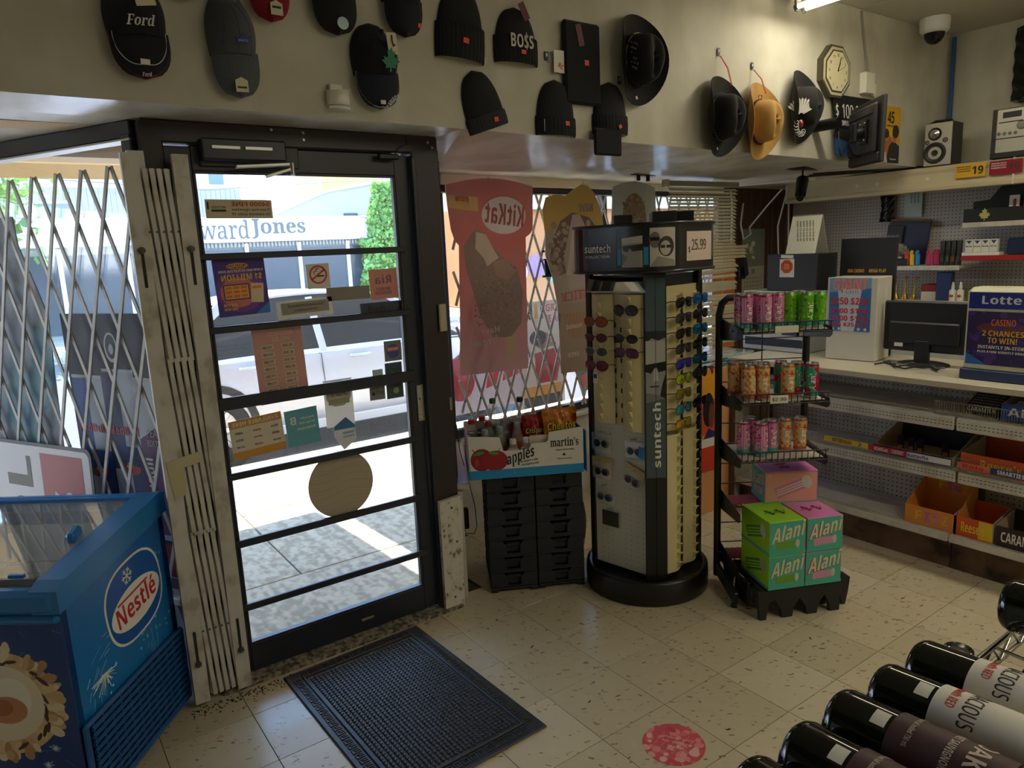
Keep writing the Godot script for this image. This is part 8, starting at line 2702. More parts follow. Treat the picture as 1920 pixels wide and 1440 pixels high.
func sweets(label: String, p: Vector3, s: Vector3, c: Color, word: String, wc: Color, o := {}) -> Node3D:
	var t = thing("sweet_carton", label, "carton", p, -PI / 2)
	var m = mat("sweet%s" % c, c, 0.55)
	var inn = mat("carton_inner", rgb(206, 184, 150), 0.8) if not o.has("inner") else mat("ci%s" % o.inner, o.inner, 0.7)
	var fh: float = o.get("front", 0.6) * s.y
	part("front", bx(V(s.x, fh, 0.003)), m, t, at(V(0, fh / 2, s.z / 2)))
	part("back", bx(V(s.x, s.y, 0.003)), m, t, at(V(0, s.y / 2, -s.z / 2)))
	part("bottom", bx(V(s.x, 0.003, s.z)), inn, t, at(V(0, 0.002, 0)))
	for k in [-1, 1]:
		var b = MB.new()
		b.extr([P2(-s.z / 2, 0), P2(s.z / 2, 0), P2(s.z / 2, fh), P2(-s.z / 2, s.y)], -0.0015, 0.0015, Transform3D(Basis(V(0, 0, 1), Vector3.UP, V(-1, 0, 0)), V(k * s.x / 2, 0, 0)))
		part("side", b.mesh(), inn if o.get("inner_side", true) else m, t)
	if word: letter(t, word, s.x * o.get("ww", 0.8), fh * 0.5, mat("ink%s" % wc, wc, 0.5), at(V(0, fh * 0.5, s.z / 2 + 0.002)), {"slant": true})
	return t
func counter() -> void:
	bay(-0.2, 1.06, "white sweet shelving bay under the counter, nearly empty")
	bay(1.06, 2.3, "white sweet shelving bay under the lottery sign")
	var top = mat("counter_top", rgb(206, 198, 176), 0.35)
	single("counter_top", bx(V(0.66, 0.032, 2.56), 0.004), top, "long cream counter top above the sweet shelves", "counter", at(V(2.465, 0.937, 1.05)))
	fence(-0.15, 0.93, 2.168, 0.795, 0.012, "low chrome edge guard along the empty upper shelf")
	fence(0.96, 2.2, 2.158, 0.79, 0.06, "chrome wire fence along the upper shelf of the second bay")
	fence(0.25, 1.04, 2.205, 0.513, 0.05, "chrome wire fence along the middle shelf under yellow strip")
	fence(1.06, 2.2, 2.2, 0.513, 0.06, "chrome wire fence along the middle shelf of the second bay")
	rail_strip(0.38, 0.63, 0.548, rgb(226, 190, 50), [["BUTTERFINGER", -0.02, 0.11, rgb(120, 40, 60)], ["2", 0.08, 0.02, rgb(40, 90, 160)]], "yellow printed strip on the middle shelf fence")
	rail_strip(0.632, 0.83, 0.546, rgb(176, 34, 50), [["KitKat", -0.03, 0.07, rgb(230, 226, 220)], ["CHUNKY", 0.055, 0.06, rgb(214, 214, 226)]], "red and blue printed strip on the middle shelf fence")
	rail_strip(0.832, 1.04, 0.545, rgb(222, 222, 222), [["Butterfin", -0.05, 0.1, rgb(44, 70, 130)]], "white and blue printed strip on the middle shelf fence")
	rail_strip(1.07, 1.21, 0.546, rgb(206, 110, 80), [["Rolo", 0.0, 0.09, rgb(190, 40, 40)]], "orange printed strip on the second bay's middle shelf")
	rail_strip(1.212, 1.5, 0.546, rgb(34, 62, 120), [["SMARTIES", -0.06, 0.11, rgb(230, 230, 226)]], "navy printed strip on the second bay's middle shelf")
	rail_strip(1.1, 1.4, 0.172, rgb(214, 196, 120), [["MILKYWAY", 0.0, 0.12, rgb(150, 60, 50)]], "cream printed strip on the bottom shelf edge")
	var wh = rgb(236, 230, 214)
	var t = sweets("orange candy display carton with raised header on bottom shelf", V(2.30, 0.191, 0.96), V(0.245, 0.215, 0.22), rgb(226, 146, 60), "", wh, {"front": 0.44, "inner": rgb(226, 146, 60)})
	for q in [["F", rgb(226, 196, 60)], ["I", rgb(206, 110, 190)], ["Z", rgb(206, 130, 200)], ["Z", rgb(226, 170, 70)]].size():
		var e: Array = [["F", rgb(226, 196, 60)], ["I", rgb(206, 110, 190)], ["Z", rgb(206, 130, 200)], ["Z", rgb(226, 170, 70)]][q]
		letter(t, e[0], 0.03, 0.05, mat("ink%s" % e[1], e[1], 0.5), at(V(-0.055 + q * 0.042, 0.05, 0.113)), {})
		letter(t, e[0], 0.03, 0.045, mat("ink%s" % e[1], e[1], 0.5), at(V(-0.045 + q * 0.038, 0.165, -0.107)), {})
	t = sweets("orange and yellow peanut butter cup carton on bottom shelf", V(2.29, 0.191, 1.155), V(0.17, 0.13, 0.2), rgb(214, 88, 30), "Reese's", rgb(240, 200, 50), {"front": 0.75, "ww": 0.6, "inner": rgb(196, 190, 180)})
	part("yellow_side", bx(V(0.06, 0.09, 0.001)), mat("sweet_yellow", rgb(230, 190, 40), 0.5), t, at(V(0.055, 0.05, 0.102)))
	sweets("dark brown caramel bar carton on bottom shelf", V(2.29, 0.191, 1.36), V(0.21, 0.13, 0.2), rgb(52, 34, 26), "CARAMILK", wh, {"front": 0.75, "inner": rgb(196, 176, 146)})
	t = sweets("black sloping tray with a few wafer bars on middle shelf", V(2.37, 0.515, 0.835), V(0.39, 0.135, 0.30), rgb(30, 26, 40), "", wh, {"front": 0.3, "inner": rgb(196, 176, 146)})
	sweets("orange peanut butter cup carton on middle shelf", V(2.36, 0.515, 1.24), V(0.34, 0.12, 0.28), rgb(216, 92, 40), "Reese's", rgb(240, 204, 60), {"front": 0.7, "ww": 0.5, "inner": rgb(196, 176, 146)})
	for i in 4:
		var w = thing("wafer_bar", "purple and yellow wrapped wafer bar in the black tray", "chocolate bar", V(2.31 + 0.01 * (i % 2), 0.548, 0.735 + i * 0.05 + (0.07 if i == 3 else 0.0)), 0.4, "wafer bars in the black tray")
		w.rotation.z = 0.5
		var b = MB.new()
		b.box(Vector3.ZERO, V(0.13, 0.014, 0.034), 0.006)
		part("wrapper", b.mesh(), mat("wafer_purple", rgb(46, 30, 84), 0.3), w)
		part("flash", bx(V(0.055, 0.0152, 0.028), 0.004), mat("wafer_yellow", rgb(226, 190, 50), 0.35), w, at(V(-0.025, 0, 0)))
		letter(w, "WB", 0.04, 0.018, mat("print_red2", rgb(206, 58, 50), 0.6), Transform3D(Basis(Vector3.RIGHT, -PI / 2), V(-0.02, 0.008, 0)), {})
		for s in [-1, 1]: part("crimp", bx(V(0.012, 0.003, 0.036)), mats["wafer_purple"], w, at(V(s * 0.07, 0, 0)))
	for i in 6:
		var w = thing("caramel_bar", "brown wrapped caramel bar in the row on upper shelf", "chocolate bar", V(2.24 + i * 0.042, 0.82 + i * 0.004, 1.14 - i * 0.008), PI / 2, "caramel bars on the upper shelf")
		part("wrapper", bx(V(0.15, 0.03, 0.036), 0.008), mat("caramel_brown", rgb(66, 42, 28), 0.3), w)
		letter(w, "CARAMILK", 0.12, 0.02, mat("print_white", Color.WHITE), Transform3D(Basis(Vector3.RIGHT, -PI / 2) * Basis(Vector3.BACK, PI), V(0, 0.0155, 0)), {"slant": true})
		letter(w, "CARAMILK", 0.12, 0.02, mats["print_white"], at(V(0, 0, -0.0185), PI), {"slant": true})
	sweets("blue bubbly chocolate carton on upper shelf", V(2.33, 0.8, 1.36), V(0.24, 0.1, 0.3), rgb(34, 74, 150), "AERO", wh, {"front": 0.75, "inner": rgb(206, 200, 190)})
	for i in 5:
		single("bubbly_bar", bx(V(0.034, 0.022, 0.19), 0.006), mat("bubbly", rgb(206, 196, 190), 0.35), "white and red wrapped bubbly chocolate bar in blue carton", "chocolate bar", at(V(2.24 + i * 0.045, 0.855 + (i % 2) * 0.006, 1.36)), "bubbly bars in the blue carton")
	t = thing("end_cabinet", "tan wooden end cabinet with orange portrait poster", "cabinet", V(2.08, 0, -0.5))
	part("carcass", bx(V(0.46, 0.90, 0.56), 0.004), mat("cabinet_tan", rgb(206, 150, 100), 0.6), t, at(V(0, 0.45, 0)))
	part("edge_board", bx(V(0.03, 0.90, 0.03), 0.003), mat("cabinet_brown", rgb(96, 66, 44), 0.6), t, at(V(0.06, 0.45, 0.29)))
	part("grey_panel", bx(V(0.16, 0.86, 0.006)), mat("cabinet_grey", rgb(186, 180, 164), 0.5), t, at(V(0.155, 0.45, 0.285)))
	var p = Pt.new(128, 320, rgb(226, 160, 50))
	p.rect(0, 90, 128, 110, rgb(214, 84, 46))
	p.ell(60, 120, 44, 54, rgb(30, 24, 30))
	p.ell(84, 140, 22, 40, rgb(120, 66, 50))
	p.poly([P2(20, 215), P2(60, 180), P2(128, 200), P2(128, 215)], rgb(50, 40, 110))
	p.rect(0, 212, 128, 30, rgb(226, 222, 214))
	p.rect(0, 240, 128, 80, rgb(206, 66, 46))
	part("poster", sheet_mesh(0.15, 0.62, 0.001), printed("cabinet_poster", p, 0.5), t, at(V(-0.15, 0.58, 0.2825)))
	t = thing("scratch_case", "flat clear case of colourful scratch tickets on end cabinet", "display case", V(2.1, 0.903, -0.5))
	p = Pt.new(128, 128, rgb(130, 190, 190))
	p.specks(90, [rgb(206, 90, 60), rgb(50, 70, 140), rgb(226, 206, 120), rgb(210, 220, 220), rgb(40, 120, 130)], 5, 16, 44)
	part("tickets", bx(V(0.5, 0.05, 0.55)), printed("ticket_mix", p, 0.3), t, at(V(0, 0.026, 0)))
	part("cover", bx(V(0.52, 0.012, 0.57), 0.003), glass("case_clear", rgb(226, 236, 236), 0.2), t, at(V(0, 0.062, 0)))
	t = thing("ticket_dispenser", "white ticket dispenser with bright hot ticket panel", "dispenser", V(2.60, 0.955, -0.17))
	part("case", bx(V(0.22, 0.375, 0.46), 0.004), mat("dispenser_white", rgb(206, 206, 204), 0.4), t, at(V(0, 0.188, 0)))
	var F = Transform3D(Basis(V(0, 0, 1), Vector3.UP, V(-1, 0, 0)), V(-0.1115, 0, 0))
	part("ticket", sheet_mesh(0.22, 0.09, 0.001), mat("hot_teal", rgb(70, 160, 150), 0.5), t, F * at(V(-0.10, 0.315, 0)))
	part("ticket_border", sheet_mesh(0.235, 0.1, 0.0006), mat("hot_border", rgb(214, 110, 90), 0.5), t, F * at(V(-0.10, 0.315, -0.0005)))
	letter(t, "HOT", 0.09, 0.045, mat("hot_gold", rgb(240, 180, 50), 0.5), F * at(V(-0.09, 0.318, 0.001)), {"slant": true})
	for i in 3: part("ticket", sheet_mesh(0.12, 0.07, 0.001), mat("tk%d" % i, [rgb(110, 90, 150), rgb(226, 214, 190), rgb(56, 44, 110)][i], 0.5), t, F * at(V(-0.13 + i * 0.125, 0.14, 0)))
	part("slot_band", bx(V(0.004, 0.05, 0.42)), mat("black_plastic", Color.BLACK), t, at(V(-0.112, 0.055, 0)))
	part("side_ticket", sheet_mesh(0.05, 0.24, 0.001), mat("tk_mix", rgb(150, 140, 110), 0.5), t, F * at(V(0.19, 0.22, 0)))
	t = thing("black_bin", "black box with red age check octagon sticker", "box", V(2.62, 1.332, -0.07))
	part("box", bx(V(0.22, 0.225, 0.34), 0.004), mat("bin_black", rgb(36, 36, 40), 0.4), t, at(V(0, 0.113, 0)))
	part("sticker", sheet_mesh(0.10, 0.11, 0.001), mat("print_white", Color.WHITE), t, F * at(V(-0.03, 0.14, -0.001)))
	var b = MB.new()
	b.cyl(Vector3.ZERO, V(0, 0, 0.001), 0.043, 0.043, 8)
	part("octagon", b.mesh(), mat("id_red", rgb(214, 70, 40), 0.5), t, F * at(V(-0.03, 0.15, 0.0), 0, 0, PI / 8))
	letter(t, "ID", 0.034, 0.03, mat("hot_gold", Color.WHITE), F * at(V(-0.03, 0.15, 0.0015)), {})
	part("torn_label", sheet_mesh(0.085, 0.02, 0.0006), mats["print_white"], t, F * at(V(-0.03, 0.21, -0.0008), 0, 0, -0.05))
	t = thing("tent_calendar", "white tent calendar with printed writing on the black box", "calendar", V(2.62, 1.558, -0.04), -PI / 2)
	for s in [1.0, -1.0]: part("leaf", sheet_mesh(0.2, 0.235, 0.0015), mat("calendar_white", rgb(226, 226, 206), 0.6), t, at(V(0, 0.112, s * 0.035), 0, -s * 0.29))
	for i in 6: letter(t, "WED 12 ALE 40", 0.13, 0.009, mat("marker", Color.BLACK), Transform3D(Basis(Vector3.RIGHT, -0.29) * Basis(Vector3.BACK, -1.35), V(0.06 - i * 0.021, 0.135, 0.0305)), {"bold": false})
	b = MB.new()
	for i in 22: b.tube([V(-0.095 + i * 0.009, 0.222, 0.006), V(-0.095 + i * 0.009, 0.234, 0.0), V(-0.095 + i * 0.009, 0.222, -0.006)], 0.0012, 4)
	part("spiral", b.mesh(), mats["steel"], t)
	t = thing("ticket_cabinet", "white ticket cabinet with blue and red giant prize poster", "cabinet", V(2.53, 0.955, 0.355), 0.12)
	part("case", bx(V(0.2, 0.465, 0.275), 0.003), mat("cabinet_white", rgb(216, 214, 204), 0.22), t, at(V(0, 0.234, 0)))
	p = Pt.new(192, 256, rgb(120, 170, 214))
	p.poly([P2(0, 70), P2(192, 50), P2(192, 256), P2(0, 256)], rgb(52, 120, 190))
	p.poly([P2(40, 60), P2(150, 60), P2(120, 256), P2(60, 256)], rgb(196, 216, 232))
	p.poly([P2(20, 10), P2(176, 4), P2(150, 70), P2(60, 74)], rgb(170, 150, 206))
	var G = Transform3D(Basis(V(0, 0, 1), Vector3.UP, V(-1, 0, 0)), V(-0.1015, 0, 0))
	part("poster", sheet_mesh(0.23, 0.30, 0.001), printed("giant_poster", p, 0.4), t, G * at(V(-0.01, 0.315, 0)))
	var sc = mat("ink_scarlet", rgb(206, 40, 40), 0.6)
	letter(t, "GIANT", 0.19, 0.06, mat("giant_peach", rgb(236, 150, 110), 0.5), G * at(V(-0.01, 0.428, 0.001)), {"skew": 0.1})
	letter(t, "gems", 0.1, 0.03, mats["print_white"], G * at(V(0, 0.388, 0.0015)), {"slant": true})
	for i in 4:
		letter(t, ["$250 $250", "$100 $100", "$100 $100", "$25 $25 $25"][i], 0.205, [0.045, 0.034, 0.034, 0.024][i], sc, G * at(V(-0.01, [0.335, 0.28, 0.238, 0.203][i], 0.0012)), {})
	b = MB.new()
	for i in 6: hexa(b, V(-0.10 + i * 0.036, 0.178, 0.0008), 0.009)
	part("dots", b.mesh(), mat("dot_cream", rgb(230, 220, 180), 0.5), t, G)
	t = thing("spiral_board", "black spiral bound board standing behind the ticket cabinet", "board", V(2.72, 0.955, 0.29), 0.0)
	part("board", bx(V(0.012, 0.68, 0.34), 0.003), mat("board_black", rgb(38, 38, 40), 0.5), t, at(V(0, 0.34, 0), 0, 0, -0.04))
	for i in 2: letter(t, ["USA CASINO", "MEGA PLAY"][i], 0.1, 0.02, mat("hot_gold", Color.WHITE), Transform3D(Basis(V(0, 0, 1), Vector3.UP, V(-1, 0, 0)), V(-0.012, 0.49, -0.06 + i * 0.13)), {})
	b = MB.new()
	for i in 34: b.tube([V(0.018, 0.672, -0.16 + i * 0.0097), V(0.026, 0.69, -0.16 + i * 0.0097), V(0.036, 0.672, -0.16 + i * 0.0097)], 0.0016, 4)
	part("spiral", b.mesh(), mats["steel"], t)
	t = thing("till_monitor", "black till monitor seen from behind on the counter", "monitor", V(2.52, 0.954, 0.73), -PI / 2)
	var mb = mat("monitor_black", Color.BLACK)
	part("shell", bx(V(0.43, 0.27, 0.03), 0.008), mb, t, at(V(0, 0.205, 0)))
	part("back_bulge", bx(V(0.36, 0.12, 0.02), 0.008), mb, t, at(V(0, 0.17, 0.022)))
	part("neck", bx(V(0.075, 0.13, 0.03), 0.006), mb, t, at(V(0.0, 0.07, 0.02)))
	b = MB.new()
	b.lathe([P2(0, 0), P2(0.13, 0), P2(0.13, 0.008), P2(0.11, 0.014), P2(0, 0.016)], 28, Transform3D(Basis.IDENTITY.scaled(V(1, 1, 0.7)), Vector3.ZERO))
	part("foot", b.mesh(), mb, t)
	part("rating_label", sheet_mesh(0.045, 0.02, 0.0008), mats["price_white"], t, at(V(-0.12, 0.105, 0.0325)))
	for k in 3:
		b = MB.new()
		var pts: Array = []
		for i in 12: pts.append(V(2.36 + 0.05 * sin(i * 0.9 + k) + 0.05 * k, 0.96 + 0.006 * (i % 2), 0.55 + i * 0.03))
		b.tube(pts, 0.005, 6)
		single("loose_cable", b.mesh(), mat(["black_plastic", "cable_navy", "cable_mid"][k], [Color.BLACK, rgb(50, 54, 84), rgb(120, 118, 116)][k], 0.5), ["black cable looping round the till monitor foot", "navy cable lying under the till monitor", "grey cable lying under the till monitor"][k], "cable")
	t = thing("lottery_sign", "blue lottery sign box with draw poster on counter", "sign", V(2.33, 0.954, 1.19), -PI / 2)
	part("frame", bx(V(0.33, 0.40, 0.14), 0.02), mat("sign_cream", rgb(206, 204, 170), 0.45), t, at(V(0, 0.235, 0)))
	part("base", bx(V(0.34, 0.05, 0.16), 0.004), mat("sign_navy", rgb(40, 60, 104), 0.45), t, at(V(0, 0.025, 0)))
	part("name_panel", sheet_mesh(0.30, 0.075, 0.002), mat("sign_royal", rgb(36, 52, 150), 0.3), t, at(V(0, 0.375, 0.071)))
	letter(t, "Lottery", 0.23, 0.05, mats["print_white"], at(V(0.02, 0.372, 0.0725)), {})
	p = Pt.new(192, 192, rgb(58, 48, 96))
	p.ell(96, 60, 70, 24, rgb(110, 60, 70))
	p.poly([P2(0, 150), P2(60, 192), P2(0, 192)], rgb(50, 110, 190))
	p.specks(40, [rgb(90, 60, 130), rgb(70, 60, 140)], 4, 14, 50)
	part("poster", sheet_mesh(0.30, 0.25, 0.002), printed("lotto_poster", p, 0.25), t, at(V(0, 0.20, 0.071)))
	letter(t, "CASINO", 0.1, 0.03, mat("giant_orange", rgb(226, 110, 50), 0.5), at(V(0, 0.275, 0.0725)), {"slant": true})
	for i in 4: letter(t, ["2 CHANCES", "TO WIN!", "INSTANTLY IN-STORE", "PLUS $100K NIGHTLY DRAW"][i], [0.17, 0.12, 0.2, 0.2][i], [0.026, 0.026, 0.015, 0.012][i], mats["hot_gold"] if i < 2 else mats["print_white"], at(V(0.0, [0.225, 0.192, 0.16, 0.138][i], 0.0725)), {})
# ---------------------------------------------------------------- pegboard wall behind the counter
func back_wall() -> void:
	var peg = mat("peg_grey", rgb(196, 190, 184), 0.55)
	var w = thing("pegboard_wall", "pale pegboard shelving wall behind the counter", "pegboard", V(4.26, 1.45, 0.55))
	part("board", bx(V(0.02, 1.1, 3.04)), peg, w)
	part("peg_holes", holes(3.0, 1.06, 0.0254, 0.0042), mat("hole_dark", Color.BLACK), w, at(V(-0.0106, 0, 0))).set_meta("kind", "stuff")
	var en = mat("shelf_enamel", Color.WHITE)
	for q in [["lighter_shelf", "cream shelf holding lighters and torches", 1.405, -0.265, 0.28, en], ["carton_shelf", "shelf with red edge holding white cartons", 1.47, 0.285, 1.6, mat("shelf_red", rgb(170, 40, 44), 0.4)], ["camouflage_shelf", "upper cream shelf holding dark display boxes", 1.69, 0.28, 1.6, en], ["lower_shelf", "low cream shelf behind the till monitor", 1.16, -0.27, 1.6, en]]:
		var t = thing("wall_shelf", q[1], "shelf", V(4.09, q[2], (q[3] + q[4]) / 2))
		part("panel", bx(V(0.30, 0.02, q[4] - q[3]), 0.002), en, t)
		part("edge", bx(V(0.012, 0.034, q[4] - q[3]), 0.003), q[5], t, at(V(-0.15, -0.005, 0)))
	var cr = mat("valance_cream", rgb(206, 194, 160), 0.5)
	w = thing("light_valance", "long cream moulded valance above the pegboard", "valance", V(3.86, 2.01, 0.6))
	var b = MB.new()
	b.extr([P2(0.0, -0.085), P2(-0.03, -0.08), P2(-0.035, -0.06), P2(-0.02, -0.045), P2(-0.018, 0.03), P2(-0.028, 0.05), P2(-0.034, 0.075), P2(0.0, 0.08), P2(0.44, 0.08), P2(0.44, 0.06), P2(0.02, 0.06), P2(0.02, -0.085)], -1.6, 1.5)
	part("moulding", b.mesh(), cr, w)
	for z in [-1.605, 0.0]: part("end_cap", bx(V(0.06, 0.17, 0.012), 0.004), mat("cap_white", rgb(216, 212, 200), 0.45), w, at(V(-0.005, 0, z)))
	for q in [[-1.02, 0.03], [-0.87, 0.035], [-0.52, 0.035]]:
		part("number_tab", sheet_mesh(0.022, 0.022, 0.001), mats["price_white"], w, Transform3D(Basis(Vector3.UP, -PI / 2), V(-0.021, 0.0, q[0])))
	for q in [["19", rgb(226, 176, 40), rgb(30, 30, 34), 0.355, 0.18, "yellow tobacco age notice on the valance"], ["19", rgb(150, 26, 40), rgb(60, 66, 70), 0.56, 0.185, "dark red tobacco age notice on the valance"]]:
		var t = thing("age_notice", q[5], "notice", V(3.82, 2.035, q[3]), -PI / 2)
		part("card", sheet_mesh(q[4], 0.085, 0.002), mat("age%s" % q[1], q[1], 0.35), t)
		letter(t, q[0], 0.065, 0.05, mat("agei%s" % q[2], q[2], 0.4), at(V(0.045, 0.0, 0.0015)), {})
		for i in 3: letter(t, ["CANNOT SELL TOBACCO", "OR VAPOUR PRODUCTS", "TO PERSONS UNDER"][i], 0.085, 0.008, mat("agei%s" % q[2], Color.WHITE) if q[3] < 0.5 else mats["print_white"], at(V(-0.04, 0.026 - i * 0.014, 0.0015)), {})
	var t = thing("black_packet", "crumpled shiny black packet hung on the pegboard", "packet", V(4.235, 1.86, -0.378))
	b = MB.new()
	b.surf(func(u: float, v: float) -> Vector3: return V(-0.012 - 0.02 * sin(PI * u) + 0.004 * sin(v * 23 + u * 14), 0.11 - 0.225 * v, (u - 0.5) * 0.115 * (0.9 + 0.1 * cos(v * 6))), 12, 18, 0.006)
	part("film", b.mesh(), mat("bin_film", Color.BLACK), t)
	t = thing("face_card", "pale blue printed packet hanging from the valance", "packet", V(4.225, 1.88, -0.19), -PI / 2)
	p_sheet(t, 0.13, 0.225, rgb(186, 206, 200), "packet_blue")
	for i in 3: letter(t, "FACE MASK", 0.1, 0.012, mat("ink_teal", rgb(50, 100, 140), 0.6), Transform3D(Basis(Vector3.BACK, -PI / 2), V(0.035 - i * 0.025, 0.04, 0.0015)), {})
	t = thing("folders", "navy and brown folders propped up behind the lighters", "folder", V(4.19, 1.416, -0.22), -PI / 2)
	for q in [[V(0.01, 0.18, -0.012), rgb(150, 84, 40), 0.31], [V(0.03, 0.165, 0.012), rgb(28, 32, 62), 0.29], [V(-0.07, 0.14, 0.034), rgb(26, 26, 30), 0.12]]:
		part("folder", bx(V(q[2], 0.31, 0.012), 0.002), mat("folder%s" % q[1], q[1], 0.5), t, at(q[0], 0, -0.08, -0.07))
	t = thing("lighter_display", "round topped camouflage card of lighters in a black tray", "lighter display", V(4.02, 1.416, -0.185), -PI / 2)
	b = MB.new()
	var arc: Array = [P2(-0.085, 0.0), P2(0.085, 0.0)]
	for i in 9: arc.append(P2(cos(PI * i / 8) * 0.085, 0.09 + sin(PI * i / 8) * 0.075))
	b.extr(arc, -0.002, 0.0)
	var p = Pt.new(128, 128, rgb(110, 110, 90))
	p.specks(60, [rgb(150, 150, 130), rgb(70, 80, 60), rgb(176, 150, 120)], 6, 16, 60)
	part("card", b.mesh(), printed("camo_card", p, 0.5), t)
	part("tray", bx(V(0.19, 0.05, 0.06), 0.004), mats["black_plastic"], t, at(V(0, 0.025, 0.03)))
	letter(t, "BULL LIGHTERS", 0.1, 0.012, mats["print_white"], at(V(0, 0.06, 0.035)), {})
	var cols = [rgb(214, 60, 30), rgb(206, 40, 96), rgb(206, 40, 96), rgb(226, 60, 30), rgb(226, 196, 40), rgb(44, 140, 206), rgb(206, 36, 104), rgb(206, 36, 104), rgb(176, 30, 84)]
	var zs = [-0.255, -0.215, -0.175, -0.10, -0.062, -0.022, 0.055, 0.085, 0.105]
	var nm = ["orange", "pink", "pink", "red", "yellow", "blue", "magenta", "magenta", "magenta"]
	for i in 9:
		var up = 0.075 if i < 3 else 0.0
		var l = thing("lighter", "%s plastic lighter %s" % [nm[i], "in the camouflage display" if i < 3 else "standing on the lighter shelf"], "lighter", V(3.985 + (0.03 if i > 6 else 0.0), 1.416 + up, zs[i]), 0.0, "lighters on the shelf")
		part("body", bx(V(0.016, 0.085 if i > 2 else 0.04, 0.032), 0.006), mat("lt%s" % cols[i], cols[i], 0.3), l, at(V(0, 0.043 if i > 2 else 0.02, 0)))
		part("head", bx(V(0.014, 0.03, 0.022), 0.004), mat("lt%s" % cols[i], cols[i], 0.3), l, at(V(0, 0.095 if i > 2 else 0.05, -0.005), 0, 0.5))
	for i in 4:
		b = MB.new()
		b.lathe([P2(0, 0), P2(0.015, 0), P2(0.016, 0.06), P2(0.017, 0.065), P2(0.017, 0.165), P2(0.014, 0.172), P2(0, 0.172)], 14)
		t = thing("pocket_torch", "dark tube lighter standing in a row on lighter shelf", "torch", V(4.0, 1.416, 0.14 + i * 0.036), 0.0, "dark tubes on the lighter shelf")
		part("tube", b.mesh(), mat("torch_dark", rgb(40, 42, 36), 0.45), t)
		part("sleeve", bx(V(0.025, 0.06, 0.026), 0.008), mat("sleeve%d" % i, [rgb(60, 66, 50), rgb(80, 90, 60), rgb(130, 60, 40), rgb(66, 76, 66)][i], 0.5), t, at(V(-0.004, 0.05, 0)))
	t = thing("camouflage_box", "dark open display box with carded lighters and leaf motif", "display box", V(4.05, 1.702, 0.52), -PI / 2)
	part("tray", bx(V(0.5, 0.09, 0.16), 0.004), mat("camo_dark", rgb(30, 34, 28), 0.45), t, at(V(0, 0.045, 0)))
	b = MB.new()
	b.extr([P2(-0.25, 0.0), P2(0.25, 0), P2(0.25, 0.24), P2(0.1, 0.235), P2(-0.08, 0.24), P2(-0.15, 0.15), P2(-0.25, 0.14)], -0.004, 0.0)
	part("header", b.mesh(), mats["camo_dark"], t, at(V(0, 0, -0.06)))
	part("leaf_motif", leaf_mesh(), mat("leaf_gold", rgb(190, 180, 110), 0.5), t, at(V(-0.12, 0.045, 0.081)))
	for i in 2:
		part("carded_lighter", bx(V(0.06, 0.09, 0.012), 0.004), mats["print_white"], t, at(V(0.02 + i * 0.085, 0.12, 0.0)))
		part("lighter_body", bx(V(0.016, 0.06, 0.01), 0.004), mat("lt_r%d" % i, [rgb(150, 30, 40), rgb(50, 50, 110)][i], 0.3), t, at(V(0.025 + i * 0.085, 0.11, 0.009)))
	t = thing("filter_carton", "white carton of filter packs with blue triangles", "carton", V(4.0, 1.481, 0.395), -PI / 2)
	part("tray", bx(V(0.23, 0.022, 0.09), 0.002), mats["print_white"], t, at(V(0, 0.011, 0)))
	for i in 4:
		part("pack", bx(V(0.048, 0.085, 0.03), 0.002), mat("calendar_white", Color.WHITE), t, at(V(-0.075 + i * 0.05, 0.065, 0.02)))
		b = MB.new()
		b.extr([P2(-0.018, 0.012), P2(0.018, 0.012), P2(0, -0.01)], 0.0, 0.001)
		part("triangle", b.mesh(), mat("tri_blue", rgb(50, 60, 120), 0.5), t, at(V(-0.075 + i * 0.05, 0.088, 0.0355)))
		letter(t, "Nic Out", 0.038, 0.011, mats["ink_black"], at(V(-0.075 + i * 0.05, 0.062, 0.0355)), {"face": "Droid Serif"})
	single("blue_case", bx(V(0.14, 0.11, 0.2), 0.012), mat("case_navy", rgb(34, 46, 76), 0.4), "navy hard case beside the filter packs", "case", at(V(4.05, 1.536, 0.64)))
	t = thing("shisha_stand", "small gold and black ornamental pipes on the low shelf", "ornament", V(4.0, 1.171, -0.14))
	for i in 4:
		b = MB.new()
		b.lathe([P2(0, 0), P2(0.024, 0), P2(0.02, 0.03), P2(0.008, 0.05), P2(0.012, 0.075), P2(0.005, 0.09), P2(0.007, 0.15), P2(0.013, 0.165), P2(0, 0.17)], 14)
		part("pipe", b.mesh(), mat("pipe_gold", rgb(176, 146, 66), 0.3, 0.7), t, at(V(0, 0, -0.09 + i * 0.06), 0, 0.1 * (i - 1.5)))
	for q in [[V(4.06, 1.20, 0.06), V(0.16, 0.06, 0.1), rgb(206, 200, 184), "white shoe style box low behind till monitor"], [V(4.08, 1.255, 0.06), V(0.15, 0.05, 0.12), rgb(140, 40, 44), "dark red box on the white box behind till monitor"], [V(4.0, 1.27, 0.17), V(0.08, 0.2, 0.09), rgb(44, 60, 104), "tall navy carton with barcode behind till monitor"], [V(4.05, 1.21, 0.42), V(0.12, 0.08, 0.22), rgb(90, 100, 60), "green carton low on the shelf above lottery sign"]]:
		single("stock_box", bx(q[1], 0.003), mat("stock%s" % q[2], q[2], 0.5), q[3], "box", at(q[0], 0.1))
